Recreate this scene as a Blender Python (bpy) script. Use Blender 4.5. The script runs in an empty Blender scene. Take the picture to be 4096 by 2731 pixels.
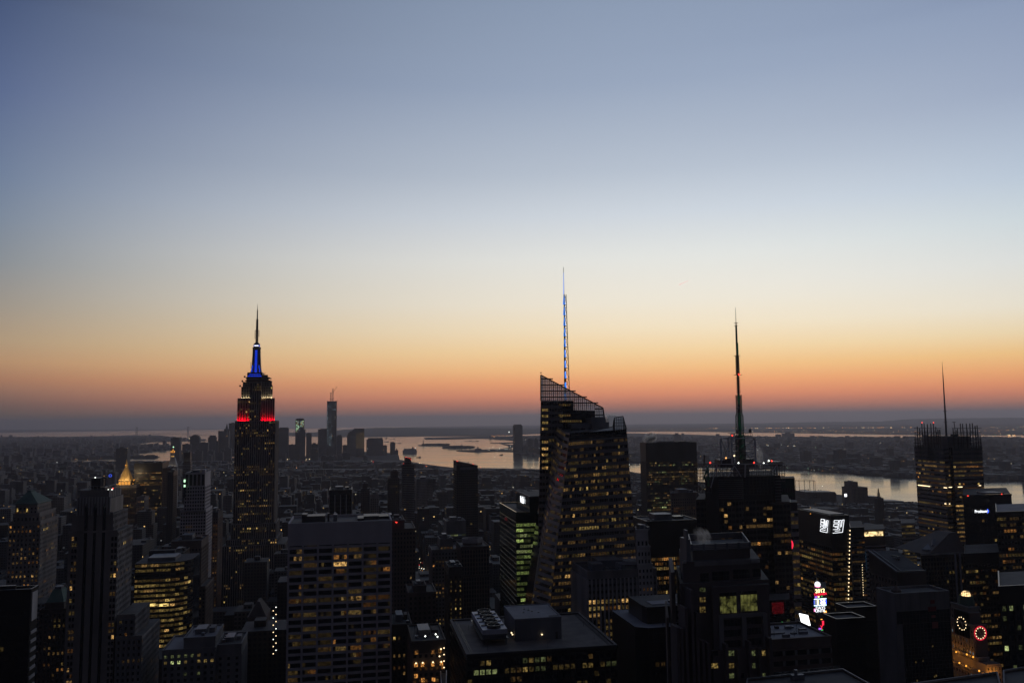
import bpy, bmesh, math, random
from mathutils import Vector, Matrix
from mathutils.geometry import delaunay_2d_cdt
import numpy as np
random.seed(7)
SC = bpy.context.scene
COL = SC.collection
R = math.radians

# ------------------------------------------------------------------ camera
F, CX, CY = 3309.0, 2048.0, 1365.5       # focal length and centre in photo pixels (4096 wide)
CAMZ, RE = 275.0, 7.3e6                  # deck height, effective earth radius
yaw, pit, rol = R(10.75), math.atan((1672 - CY) / F), R(0.6)
fw = Vector((math.sin(yaw)*math.cos(pit), math.cos(yaw)*math.cos(pit), math.sin(pit)))
r0 = Vector((math.cos(yaw), -math.sin(yaw), 0)); u0 = r0.cross(fw)
RT = r0*math.cos(rol) - u0*math.sin(rol); UP = u0*math.cos(rol) + r0*math.sin(rol)
cd = bpy.data.cameras.new("camera"); cam = bpy.data.objects.new("camera", cd); COL.objects.link(cam)
cd.sensor_width = 36; cd.lens = F/4096*36; cd.clip_start = 1; cd.clip_end = 200000
M = Matrix((( RT.x, UP.x, -fw.x, 0), (RT.y, UP.y, -fw.y, 0), (RT.z, UP.z, -fw.z, CAMZ), (0, 0, 0, 1)))
cam.matrix_world = M
SC.camera = cam

def ray(sx, sy): return fw + RT*((sx-CX)/F) - UP*((sy-CY)/F)
def P(sx, sy, Y):
    d = ray(sx, sy); t = Y/d.y; return Vector((d.x*t, Y, CAMZ + d.z*t))
def PX(sx, sy, X):
    d = ray(sx, sy); t = X/d.x; return Vector((X, d.y*t, CAMZ + d.z*t))
def PZ(sx, sy, z):
    d = ray(sx, sy); t = (z-CAMZ)/d.z; return Vector((d.x*t, d.y*t, z))
def G(sx, sy):
    d = ray(sx, sy); h = math.hypot(d.x, d.y); s = -d.z/h; q = s*s - 2*CAMZ/RE
    D = RE*(s - math.sqrt(q)) if q > 0 else RE*s
    return (d.x/h*D, d.y/h*D)
def drop(x, y): return -(x*x + y*y)/(2*RE)
def proj(x, y, z):
    v = Vector((x, y, z-CAMZ)); w = v.dot(fw)
    return (CX + F*v.dot(RT)/w, CY - F*v.dot(UP)/w, w)

# ------------------------------------------------------------------ world: dusk sky as a function of direction
SC.view_settings.view_transform = 'Standard'; SC.view_settings.look = 'None'
SC.view_settings.exposure = 0; SC.view_settings.gamma = 1
SC.cycles.use_denoising = True
SC.cycles.max_bounces = 4; SC.cycles.diffuse_bounces = 1; SC.cycles.glossy_bounces = 2
SC.cycles.transmission_bounces = 3; SC.cycles.transparent_max_bounces = 12; SC.cycles.volume_bounces = 0
SC.cycles.use_light_tree = True; SC.cycles.sample_clamp_indirect = 3
def lin(c): return tuple(((v/255)/12.92 if v/255 <= .04045 else ((v/255+.055)/1.055)**2.4) for v in c)
world = bpy.data.worlds.new("World"); SC.world = world; world.use_nodes = True
nt = world.node_tree; N = nt.nodes; Lk = nt.links; N.clear()
def nd(t, **k):
    n = N.new(t)
    for a, b in k.items(): setattr(n, a, b)
    return n
def mth(op, a=None, b=None, c=None):
    n = nd('ShaderNodeMath', operation=op)
    for i, v in enumerate((a, b, c)):
        if v is None: continue
        if isinstance(v, (int, float)): n.inputs[i].default_value = v
        else: Lk.new(v, n.inputs[i])
    return n.outputs[0]
tc = nd('ShaderNodeTexCoord'); sp = nd('ShaderNodeSeparateXYZ'); Lk.new(tc.outputs['Generated'], sp.inputs[0])
el = mth('ARCSINE', sp.outputs[2]); az = mth('ARCTAN2', sp.outputs[0], sp.outputs[1])
ELMAX = R(42)
pos = mth('DIVIDE', el, ELMAX)
# colours read down three upright strips of the photographed sky: (row, colour)
STR = {
 0: [(-60,(72,86,118)),(0,(78,93,126)),(350,(96,111,145)),(700,(117,132,157)),(870,(129,141,158)),(1045,(142,147,152)),(1220,(162,153,141)),(1360,(180,156,127)),(1445,(186,147,112)),(1515,(172,126,99)),(1570,(148,111,95)),(1620,(120,95,88)),(1672,(100,88,82)),(1720,(88,82,78))],
 2048: [(-60,(131,147,172)),(0,(136,151,175)),(350,(150,164,187)),(700,(181,191,205)),(870,(204,211,219)),(1045,(226,226,221)),(1220,(237,228,210)),(1325,(243,223,189)),(1410,(246,211,160)),(1480,(246,192,135)),(1532,(241,167,117)),(1585,(222,143,109)),(1620,(190,124,103)),(1655,(150,111,100)),(1690,(120,104,98))],
 4096: [(-60,(136,151,179)),(0,(142,157,184)),(350,(160,173,196)),(700,(190,203,218)),(870,(208,218,223)),(1045,(224,226,223)),(1220,(236,228,210)),(1325,(240,218,178)),(1410,(243,198,136)),(1480,(242,174,118)),(1532,(233,152,108)),(1570,(213,135,105)),(1620,(165,115,101)),(1655,(125,102,96)),(1680,(104,94,92))],
}
HZ = 0.0
ramps = {}
for k, lst in STR.items():
    rp = nd('ShaderNodeValToRGB'); cr = rp.color_ramp; cr.interpolation = 'LINEAR'
    st = []
    for row, c in lst:
        d = ray(k, row).normalized(); st.append((math.asin(d.z)/ELMAX, lin(c)))
    st.sort(key=lambda s: s[0])
    st = [(max(0, a), c) for a, c in st]
    st.append((1.0, tuple(v*.5 for v in st[-1][1])))
    while len(cr.elements) > 1: cr.elements.remove(cr.elements[0])
    cr.elements[0].position = st[0][0]; cr.elements[0].color = (*st[0][1], 1)
    for a, c in st[1:]:
        e = cr.elements.new(min(1, a)); e.color = (*c, 1)
    Lk.new(pos, rp.inputs[0]); ramps[k] = rp
rp = nd('ShaderNodeValToRGB'); cr = rp.color_ramp
cr.elements[0].position = 0; cr.elements[0].color = (*lin((36, 34, 37)), 1)
cr.elements[1].position = 1; cr.elements[1].color = (*lin((43, 48, 64)), 1)
e = cr.elements.new(.3); e.color = (*lin((46, 45, 53)), 1)
Lk.new(pos, rp.inputs[0])
def mapr(v, a, b):
    n = nd('ShaderNodeMapRange', interpolation_type='SMOOTHSTEP'); Lk.new(v, n.inputs[0])
    n.inputs[1].default_value = a; n.inputs[2].default_value = b; return n.outputs[0]
def maprl(v, a, b):
    n = nd('ShaderNodeMapRange'); Lk.new(v, n.inputs[0])
    n.inputs[1].default_value = a; n.inputs[2].default_value = b; return n.outputs[0]
def mix(f_, a, b):
    n = nd('ShaderNodeMix', data_type='RGBA'); Lk.new(f_, n.inputs[0]); Lk.new(a, n.inputs[6]); Lk.new(b, n.inputs[7]); return n.outputs[2]
tt = nd('ShaderNodeMapRange'); Lk.new(az, tt.inputs[0]); tt.inputs[1].default_value = R(-21); tt.inputs[2].default_value = R(42.5)
tt.inputs[3].default_value = 0; tt.inputs[4].default_value = 1; tt.clamp = False
tq = mth('MAXIMUM', mth('MINIMUM', tt.outputs[0], 1.12), -.12)
def vscale(c, f_):
    n = nd('ShaderNodeVectorMath', operation='SCALE'); Lk.new(c, n.inputs[0]); Lk.new(f_, n.inputs['Scale']); return n.outputs[0]
def vadd(a, b):
    n = nd('ShaderNodeVectorMath', operation='ADD'); Lk.new(a, n.inputs[0]); Lk.new(b, n.inputs[1]); return n.outputs[0]
om = mth('SUBTRACT', 1.0, tq); d2 = mth('SUBTRACT', 1.0, mth('MULTIPLY', tq, 2.0))
m2 = vadd(vadd(vscale(ramps[0].outputs[0], mth('MULTIPLY', om, d2)), vscale(ramps[2048].outputs[0], mth('MULTIPLY', mth('MULTIPLY', tq, om), 4.0))), vscale(ramps[4096].outputs[0], mth('MULTIPLY', mth('MULTIPLY', tq, d2), -1.0)))
dz = mth('ABSOLUTE', mth('SUBTRACT', az, R(18)))
m3 = mix(mapr(dz, R(42), R(100)), m2, rp.outputs[0])
bg = nd('ShaderNodeBackground'); Lk.new(m3, bg.inputs[0]); bg.inputs[1].default_value = 1.0
wo = nd('ShaderNodeOutputWorld'); Lk.new(bg.outputs[0], wo.inputs[0])
world.cycles.sampling_method = 'MANUAL'; world.cycles.sample_map_resolution = 512

# ------------------------------------------------------------------ materials
MATS = {}
def base_mat(name):
    m = bpy.data.materials.new(name); m.use_nodes = True; t = m.node_tree
    b = t.nodes['Principled BSDF']; return m, t, b
def paint(name, col, rough=.8, metal=0.0, var=.35, scale=.08, stretch=(1, 1, .25)):
    m, t, b = base_mat(name)
    g = t.nodes.new('ShaderNodeNewGeometry'); mp = t.nodes.new('ShaderNodeMapping'); mp.inputs['Scale'].default_value = stretch
    t.links.new(g.outputs['Position'], mp.inputs[0])
    nz = t.nodes.new('ShaderNodeTexNoise'); nz.inputs['Scale'].default_value = scale; nz.inputs['Detail'].default_value = 4
    t.links.new(mp.outputs[0], nz.inputs['Vector'])
    rr = t.nodes.new('ShaderNodeMapRange'); rr.inputs[1].default_value = .3; rr.inputs[2].default_value = .7
    rr.inputs[3].default_value = 1-var; rr.inputs[4].default_value = 1+var; t.links.new(nz.outputs[0], rr.inputs[0])
    mx = t.nodes.new('ShaderNodeVectorMath'); mx.operation = 'SCALE'; mx.inputs[0].default_value = col
    t.links.new(rr.outputs[0], mx.inputs['Scale']); t.links.new(mx.outputs[0], b.inputs['Base Color'])
    b.inputs['Roughness'].default_value = rough; b.inputs['Metallic'].default_value = metal
    MATS[name] = m; return m
def glow(name, col, strength, tex=None, sample=False):
    sample = sample or name.startswith(('sign_', 'screen_white'))
    m, t, b = base_mat(name)
    b.inputs['Base Color'].default_value = (.02, .02, .02, 1); b.inputs['Roughness'].default_value = .3
    b.inputs['Emission Color'].default_value = (*col, 1); b.inputs['Emission Strength'].default_value = strength
    if tex:   # room interiors: uneven brightness behind each pane
        g = t.nodes.new('ShaderNodeNewGeometry'); mp = t.nodes.new('ShaderNodeMapping'); mp.inputs['Scale'].default_value = tex
        t.links.new(g.outputs['Position'], mp.inputs[0])
        nz = t.nodes.new('ShaderNodeTexNoise'); nz.inputs['Scale'].default_value = 1; nz.inputs['Detail'].default_value = 3
        t.links.new(mp.outputs[0], nz.inputs['Vector'])
        rr = t.nodes.new('ShaderNodeMapRange'); rr.inputs[1].default_value = .36; rr.inputs[2].default_value = .66
        rr.inputs[3].default_value = .04*strength; rr.inputs[4].default_value = 2.2*strength
        t.links.new(nz.outputs[0], rr.inputs[0]); t.links.new(rr.outputs[0], b.inputs['Emission Strength'])
    m.cycles.emission_sampling = 'AUTO' if sample else 'NONE'
    MATS[name] = m; return m
paint('limestone', (.25, .22, .205)); paint('pale_stone', (.42, .40, .40)); paint('white_stone', (.47, .43, .45), var=.12)
paint('brick_brown', (.13, .095, .085)); paint('brick_dark', (.07, .055, .05)); paint('concrete', (.19, .18, .185)); paint('granite_pink', (.11, .09, .09), var=.2)
paint('roof_gravel', (.10, .088, .086), scale=.15, stretch=(1, 1, 1)); paint('roof_pale', (.21, .21, .235), scale=.12, stretch=(1, 1, 1), var=.2)
paint('tar', (.05, .05, .055), scale=.15, stretch=(1, 1, 1))
paint('metal_dark', (.05, .05, .055), .45, .3); paint('metal_grey', (.16, .165, .185), .5, .3); paint('steel_white', (.5, .5, .56), .5)
paint('copper_green', (.06, .105, .088), .8); paint('glass_dark', (.018, .02, .026), .12, 0, .2); paint('glass_blue', (.03, .036, .05), .15, 0, .2)
paint('glass_green', (.015, .035, .03), .14, 0, .2); paint('mullion', (.07, .07, .08), .5, .2); paint('black_panel', (.02, .02, .023), .35)
paint('gold_tile', (.55, .36, .13), .4, .3, .15); paint('red_panel', (.22, .03, .03), .6); paint('foliage', (.03, .05, .03), .9)
paint('crane', (.16, .14, .12), .6); paint('hull_white', (.6, .6, .6), .5, var=.08); paint('patina', (.12, .2, .17), .8)
paint('green_paint', (.03, .16, .09), .5)
WC = {'v': (.55, .72, .2), 'd': (.95, .62, .2), 'w': (1.0, .57, .18), 'o': (1.0, .42, .10), 'g': (.78, .9, .36), 'c': (.6, .85, 1.0), 'y': (1.0, .68, .2)}
for k, c in WC.items():
    for i, s in enumerate((.023, .055, .13, .42)): glow('lit_%s%d' % (k, i), c, s*(.5 if k == 'd' else 1), tex=(1.25, 1.25, 1.0))
glow('floor_light', (1.0, .7, .22), .9, tex=(.3, .3, .9))
glow('sign_white', (.92, .95, 1.0), 1.7); glow('ring_red', (1, .02, .06), .75); glow('sign_red', (1, .02, .06), 1.6); glow('sign_blue', (.05, .12, 1), 1.8)
glow('sign_pink', (1, .25, .5), 2.4); glow('sign_cyan', (.5, .82, 1), 2.4); glow('sign_yellow', (1, .85, .4), 3.0)
glow('sign_violet', (.5, .15, 1), 1.0); glow('sign_green', (.1, 1, .2), .7); glow('sign_orange', (1, .4, .06), 2.0)
glow('sign_dimred', (1, .03, .05), .035, tex=(1.2, 1.2, 1.2)); glow('lamp_orange', (1, .42, .12), 2.2); glow('lamp_warm', (1, .75, .42), 2.4)
glow('lamp_white', (.95, 1, .9), 2.6); glow('lamp_red', (1, .05, .03), 2.4); glow('lamp_green', (.55, 1, .6), 1.6); glow('mast_blue', (.02, .12, 1), 1.1)
glow('crown_blue', (.01, .06, 1), .75); glow('screen_white', (1, 1, 1), 3.0); glow('screen_cream', (1, .72, .34), .95, tex=(.3, .3, .3))
glow('spire_blue', (.03, .25, 1), 1.3); glow('mast_green', (.01, .22, .10), .30); glow('lamp_gold', (1, .4, .05), 1.5)
def glass_screen():
    m, t, b = base_mat('glass_screen'); t.nodes.remove(b)
    tr = t.nodes.new('ShaderNodeBsdfTransparent'); tr.inputs[0].default_value = (.62, .62, .64, 1)
    gl = t.nodes.new('ShaderNodeBsdfGlossy'); gl.inputs[0].default_value = (.8, .8, .8, 1); gl.inputs['Roughness'].default_value = .1
    df = t.nodes.new('ShaderNodeBsdfTranslucent'); df.inputs[0].default_value = (.85, .86, .86, 1)
    mx = t.nodes.new('ShaderNodeMixShader'); mx.inputs[0].default_value = .06
    m2 = t.nodes.new('ShaderNodeMixShader'); m2.inputs[0].default_value = .72
    t.links.new(tr.outputs[0], m2.inputs[1]); t.links.new(df.outputs[0], m2.inputs[2])
    t.links.new(m2.outputs[0], mx.inputs[1]); t.links.new(gl.outputs[0], mx.inputs[2])
    t.links.new(mx.outputs[0], t.nodes['Material Output'].inputs[0]); MATS['glass_screen'] = m
glass_screen()
def city_mat(name, litp, strength, cw=3.4, ch=3.6, tintmul=1.0):
    """walls with rows of small windows; a few are lit. Wall tone comes from the per-building attribute."""
    m, t, b = base_mat(name); n = t.nodes; L = t.links
    def mk(ty, **k):
        q = n.new(ty)
        for a, c in k.items(): setattr(q, a, c)
        return q
    def mm(op, a, b_=None):
        q = mk('ShaderNodeMath', operation=op)
        for i, v in enumerate((a, b_)):
            if v is None: continue
            if isinstance(v, (int, float)): q.inputs[i].default_value = v
            else: L.new(v, q.inputs[i])
        return q.outputs[0]
    g = mk('ShaderNodeNewGeometry'); s = mk('ShaderNodeSeparateXYZ'); L.new(g.outputs['Position'], s.inputs[0])
    sn = mk('ShaderNodeSeparateXYZ'); L.new(g.outputs['True Normal'], sn.inputs[0])
    at = mk('ShaderNodeAttribute'); at.attribute_name = 'tint'; tint = at.outputs['Fac']
    side = mm('GREATER_THAN', mm('ABSOLUTE', sn.outputs[0]), .7)
    u = mm('ADD', mm('MULTIPLY', s.outputs[0], mm('SUBTRACT', 1.0, side)), mm('MULTIPLY', s.outputs[1], side))
    uu = mm('DIVIDE', mm('ADD', u, mm('MULTIPLY', tint, 37)), cw); vv = mm('DIVIDE', s.outputs[2], ch)
    fu, fv = mm('FRACT', uu), mm('FRACT', vv)
    wm = mm('MULTIPLY', mm('LESS_THAN', mm('ABSOLUTE', mm('SUBTRACT', fu, .5)), .28), mm('LESS_THAN', mm('ABSOLUTE', mm('SUBTRACT', fv, .5)), .27))
    wm = mm('MULTIPLY', wm, mm('LESS_THAN', mm('ABSOLUTE', sn.outputs[2]), .5))
    cv = mk('ShaderNodeCombineXYZ'); L.new(mm('FLOOR', uu), cv.inputs[0]); L.new(mm('FLOOR', vv), cv.inputs[1]); L.new(mm('ADD', mm('MULTIPLY', tint, 91), side), cv.inputs[2])
    wn = mk('ShaderNodeTexWhiteNoise', noise_dimensions='3D'); L.new(cv.outputs[0], wn.inputs[0])
    cf = mk('ShaderNodeCombineXYZ'); L.new(mm('FLOOR', vv), cf.inputs[0]); L.new(mm('MULTIPLY', tint, 57), cf.inputs[1])
    wf = mk('ShaderNodeTexWhiteNoise', noise_dimensions='3D'); L.new(cf.outputs[0], wf.inputs[0])
    thr = mm('MULTIPLY', mm('POWER', wf.outputs[0], 3.0), litp*4)
    lit = mm('MULTIPLY', wm, mm('LESS_THAN', wn.outputs[0], thr))
    sc_ = mk('ShaderNodeSeparateColor'); L.new(wn.outputs['Color'], sc_.inputs[0])
    es = mm('MULTIPLY', mm('POWER', sc_.outputs[1], 4.0), strength); L.new(mm('MULTIPLY', lit, es), b.inputs['Emission Strength'])
    cr_ = mk('ShaderNodeValToRGB'); r_ = cr_.color_ramp; r_.elements[0].color = (1, .5, .14, 1); r_.elements[1].color = (.8, .9, 1, 1)
    e1 = r_.elements.new(.55); e1.color = (1, .66, .25, 1); e2 = r_.elements.new(.85); e2.color = (1, .85, .45, 1)
    L.new(sc_.outputs[2], cr_.inputs[0]); L.new(cr_.outputs[0], b.inputs['Emission Color'])
    wr = mk('ShaderNodeValToRGB'); r2 = wr.color_ramp; r2.elements[0].color = (.05, .042, .04, 1); r2.elements[1].color = (.17, .17, .18, 1)
    for p_, c_ in ((.25, (.075, .06, .055)), (.45, (.09, .09, .095)), (.7, (.055, .055, .06)), (.85, (.13, .12, .115))):
        e = r2.elements.new(p_); e.color = (*c_, 1)
    L.new(mm('FRACT', mm('MULTIPLY', tint, 7.13)), wr.inputs[0])
    nz = mk('ShaderNodeTexNoise'); nz.inputs['Scale'].default_value = .05; L.new(g.outputs['Position'], nz.inputs['Vector'])
    k_ = mm('MULTIPLY', mm('ADD', mm('MULTIPLY', nz.outputs[0], 1.0), .5), tintmul)
    v2 = mk('ShaderNodeVectorMath', operation='SCALE'); L.new(wr.outputs[0], v2.inputs[0]); L.new(k_, v2.inputs['Scale'])
    mx = mk('ShaderNodeMix', data_type='RGBA'); L.new(wm, mx.inputs[0]); rmx = mk('ShaderNodeMix', data_type='RGBA'); L.new(mm('GREATER_THAN', sn.outputs[2], .5), rmx.inputs[0]); L.new(v2.outputs[0], rmx.inputs[6]); rf_ = mk('ShaderNodeVectorMath', operation='SCALE'); rf_.inputs[0].default_value = (.07, .072, .08); L.new(mm('ADD', mm('POWER', mm('FRACT', mm('MULTIPLY', tint, 13.7)), 5.0), mm('MULTIPLY', nz.outputs[0], .8)), rf_.inputs['Scale']); L.new(rf_.outputs[0], rmx.inputs[7]); L.new(rmx.outputs[2], mx.inputs[6]); mx.inputs[7].default_value = (.02, .022, .028, 1)
    L.new(mx.outputs[2], b.inputs['Base Color']); b.inputs['Roughness'].default_value = .75
    m.cycles.emission_sampling = 'NONE'; MATS[name] = m
city_mat('city_wall', .016, 1.7); city_mat('far_wall', .005, 2.0, 5.0, 4.0)
def mat(n): return MATS[n]
def plume_mat():
    m = bpy.data.materials.new('steam'); m.use_nodes = True; t = m.node_tree; t.nodes.remove(t.nodes['Principled BSDF'])
    v = t.nodes.new('ShaderNodeVolumePrincipled'); v.inputs['Color'].default_value = (.9, .9, .9, 1)
    tc_ = t.nodes.new('ShaderNodeTexCoord'); gr = t.nodes.new('ShaderNodeTexGradient'); gr.gradient_type = 'SPHERICAL'
    t.links.new(tc_.outputs['Object'], gr.inputs[0])
    nz = t.nodes.new('ShaderNodeTexNoise'); nz.inputs['Scale'].default_value = 1.9; nz.inputs['Detail'].default_value = 5
    t.links.new(tc_.outputs['Object'], nz.inputs['Vector'])
    a = t.nodes.new('ShaderNodeMapRange'); a.inputs[1].default_value = .47; a.inputs[2].default_value = .72; t.links.new(nz.outputs[0], a.inputs[0])
    mu = t.nodes.new('ShaderNodeMath'); mu.operation = 'MULTIPLY'; t.links.new(a.outputs[0], mu.inputs[0]); t.links.new(gr.outputs[0], mu.inputs[1])
    m2 = t.nodes.new('ShaderNodeMath'); m2.operation = 'MULTIPLY'; t.links.new(mu.outputs[0], m2.inputs[0]); m2.inputs[1].default_value = 1.3; v.inputs['Anisotropy'].default_value = .6
    t.links.new(m2.outputs[0], v.inputs['Density']); t.links.new(v.outputs[0], t.nodes['Material Output'].inputs['Volume'])
    MATS['steam'] = m; m.cycles.volume_step_rate = .3
plume_mat()

# ------------------------------------------------------------------ mesh helpers
class MB:
    def __init__(s): s.v = []; s.f = []; s.m = []; s.mats = []; s.t = []; s.tint = 0.0
    def mi(s, m):
        if m not in s.mats: s.mats.append(m)
        return s.mats.index(m)
    def face(s, pts, m):
        n = len(s.v); s.v.extend([tuple(p) for p in pts]); s.f.append(tuple(range(n, n+len(pts)))); s.m.append(s.mi(m)); s.t.append(s.tint)
    def idx(s, vs, fs, m):
        n = len(s.v); s.v.extend([tuple(p) for p in vs]); k = s.mi(m)
        for f_ in fs: s.f.append(tuple(n+i for i in f_)); s.m.append(k); s.t.append(s.tint)
    def box(s, x0, x1, y0, y1, z0, z1, m, top=None):
        s.prism([(x0, y0), (x1, y0), (x1, y1), (x0, y1)], z0, z1, m, top)
    def prism(s, poly, z0, z1, m, top=None, z1f=None):
        n = len(poly); lo = [(x, y, z0) for x, y in poly]; hi = [(x, y, z1f(x, y) if z1f else z1) for x, y in poly]
        s.idx(lo+hi, [(i, (i+1) % n, n+(i+1) % n, n+i) for i in range(n)], m)
        s.idx(hi, [tuple(range(n))], top or m); s.idx(lo, [tuple(range(n-1, -1, -1))], m)
    def loft(s, A, B, m, cap=True, top=None):
        n = len(A); s.idx(list(A)+list(B), [(i, (i+1) % n, n+(i+1) % n, n+i) for i in range(n)], m)
        if cap: s.idx(B, [tuple(range(n))], top or m); s.idx(A, [tuple(range(n-1, -1, -1))], m)
    def tube(s, p, q, r, m, n=6, r2=None):
        p, q = Vector(p), Vector(q); d = (q-p).normalized(); a = d.orthogonal().normalized(); b = d.cross(a); r2 = r if r2 is None else r2
        A = [p+(a*math.cos(2*math.pi*i/n)+b*math.sin(2*math.pi*i/n))*r for i in range(n)]
        B = [q+(a*math.cos(2*math.pi*i/n)+b*math.sin(2*math.pi*i/n))*r2 for i in range(n)]
        s.loft(A, B, m)
    def bar(s, p, q, w, m): s.tube(p, q, w*.7, m, 4)
    def lathe(s, c, prof, m, n=16):
        for (ra, za), (rb, zb) in zip(prof, prof[1:]):
            A = [(c[0]+ra*math.cos(2*math.pi*i/n), c[1]+ra*math.sin(2*math.pi*i/n), za) for i in range(n)]
            B = [(c[0]+rb*math.cos(2*math.pi*i/n), c[1]+rb*math.sin(2*math.pi*i/n), zb) for i in range(n)]
            s.loft(A, B, m, cap=False)
    def ball(s, c, r, m, n=10):
        s.lathe(c, [(r*math.sin(math.pi*i/n)+1e-4, c[2]-r*math.cos(math.pi*i/n)) for i in range(n+1)], m, n)
    def lattice(s, cx, cy, z0, z1, w0, w1, m, n=8, t=.3):
        """square lattice mast"""
        for i in range(n):
            a, b = i/n, (i+1)/n; za, zb = z0+(z1-z0)*a, z0+(z1-z0)*b; wa, wb = (w0+(w1-w0)*a)/2, (w0+(w1-w0)*b)/2
            ca = [(cx-wa, cy-wa, za), (cx+wa, cy-wa, za), (cx+wa, cy+wa, za), (cx-wa, cy+wa, za)]
            cb = [(cx-wb, cy-wb, zb), (cx+wb, cy-wb, zb), (cx+wb, cy+wb, zb), (cx-wb, cy+wb, zb)]
            for k in range(4):
                s.bar(ca[k], cb[k], t, m); s.bar(ca[k], ca[(k+1) % 4], t*.7, m)
                s.bar(ca[k], cb[(k+1) % 4], t*.6, m); s.bar(ca[(k+1) % 4], cb[k], t*.6, m)
    def build(s, name, parent=None, loc=(0, 0, 0), smooth=False):
        if not s.f: return None
        me = bpy.data.meshes.new(name); o_ = Vector(loc)
        vv = np.array(s.v, dtype=np.float64) - np.array(loc)
        me.from_pydata(vv.tolist(), [], s.f)
        for k in s.mats: me.materials.append(mat(k))
        me.polygons.foreach_set('material_index', s.m)
        if any(s.t):
            at = me.attributes.new('tint', 'FLOAT', 'FACE'); at.data.foreach_set('value', s.t)
        if smooth: me.polygons.foreach_set('use_smooth', [True]*len(me.polygons))
        ob = bpy.data.objects.new(name, me); COL.objects.link(ob)
        if parent: ob.parent = parent
        else: ob.location = loc
        return ob
def tag(o, label=None, cat=None, group=None, kind=None):
    if label: o['label'] = label
    if cat: o['category'] = cat
    if group: o['group'] = group
    if kind: o['kind'] = kind
    return o
def thing(name, label, cat, loc, group=None):
    o = bpy.data.objects.new(name, None); COL.objects.link(o); o.location = loc; o.empty_display_size = 5
    return tag(o, label, cat, group)
def part(mb, name, t, label=None, kind=None, smooth=False, under=None):
    o = mb.build(name, parent=under or t, loc=t.location, smooth=smooth)
    if o is not None: tag(o, label, None, None, kind)
    return o

# windows: each facade yields panes; the ones that show largest become single parts, the rest one part
def emit_windows(t, panes, nmax):
    """panes: (corner points, material)"""
    def size(p):
        c = sum((Vector(q) for q in p[0]), Vector())/len(p[0]); ar = (Vector(p[0][1])-Vector(p[0][0])).cross(Vector(p[0][3])-Vector(p[0][0]))
        v = Vector((0, 0, CAMZ))-c
        vis = 1.0
        s_ = proj(*c)
        if not (-20 < s_[0] < 4116 and s_[1] < 2735): vis = .01
        return round(abs(ar.dot(v.normalized()))/v.length_squared*1e6*vis, 1), (0 if 'glass' in p[1] else 1), c.z
    panes.sort(key=size, reverse=True)
    for pts, m in panes[:nmax]:
        b = MB(); b.face(pts, m); part(b, 'window', t)
    if len(panes) > nmax:
        b = MB()
        for pts, m in panes[nmax:]: b.face(pts, m)
        part(b, 'windows', t, kind='stuff')
RF = random.Random(3)
def pick(pal, bright=1.0):
    k = RF.choice(pal); x = RF.random()*1.0
    i = 0 if x < .38 else 1 if x < .72 else 2 if x < .94 else 3
    if RF.random() > bright: i = max(0, i-1)
    return 'lit_%s%d' % (k, i)
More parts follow.
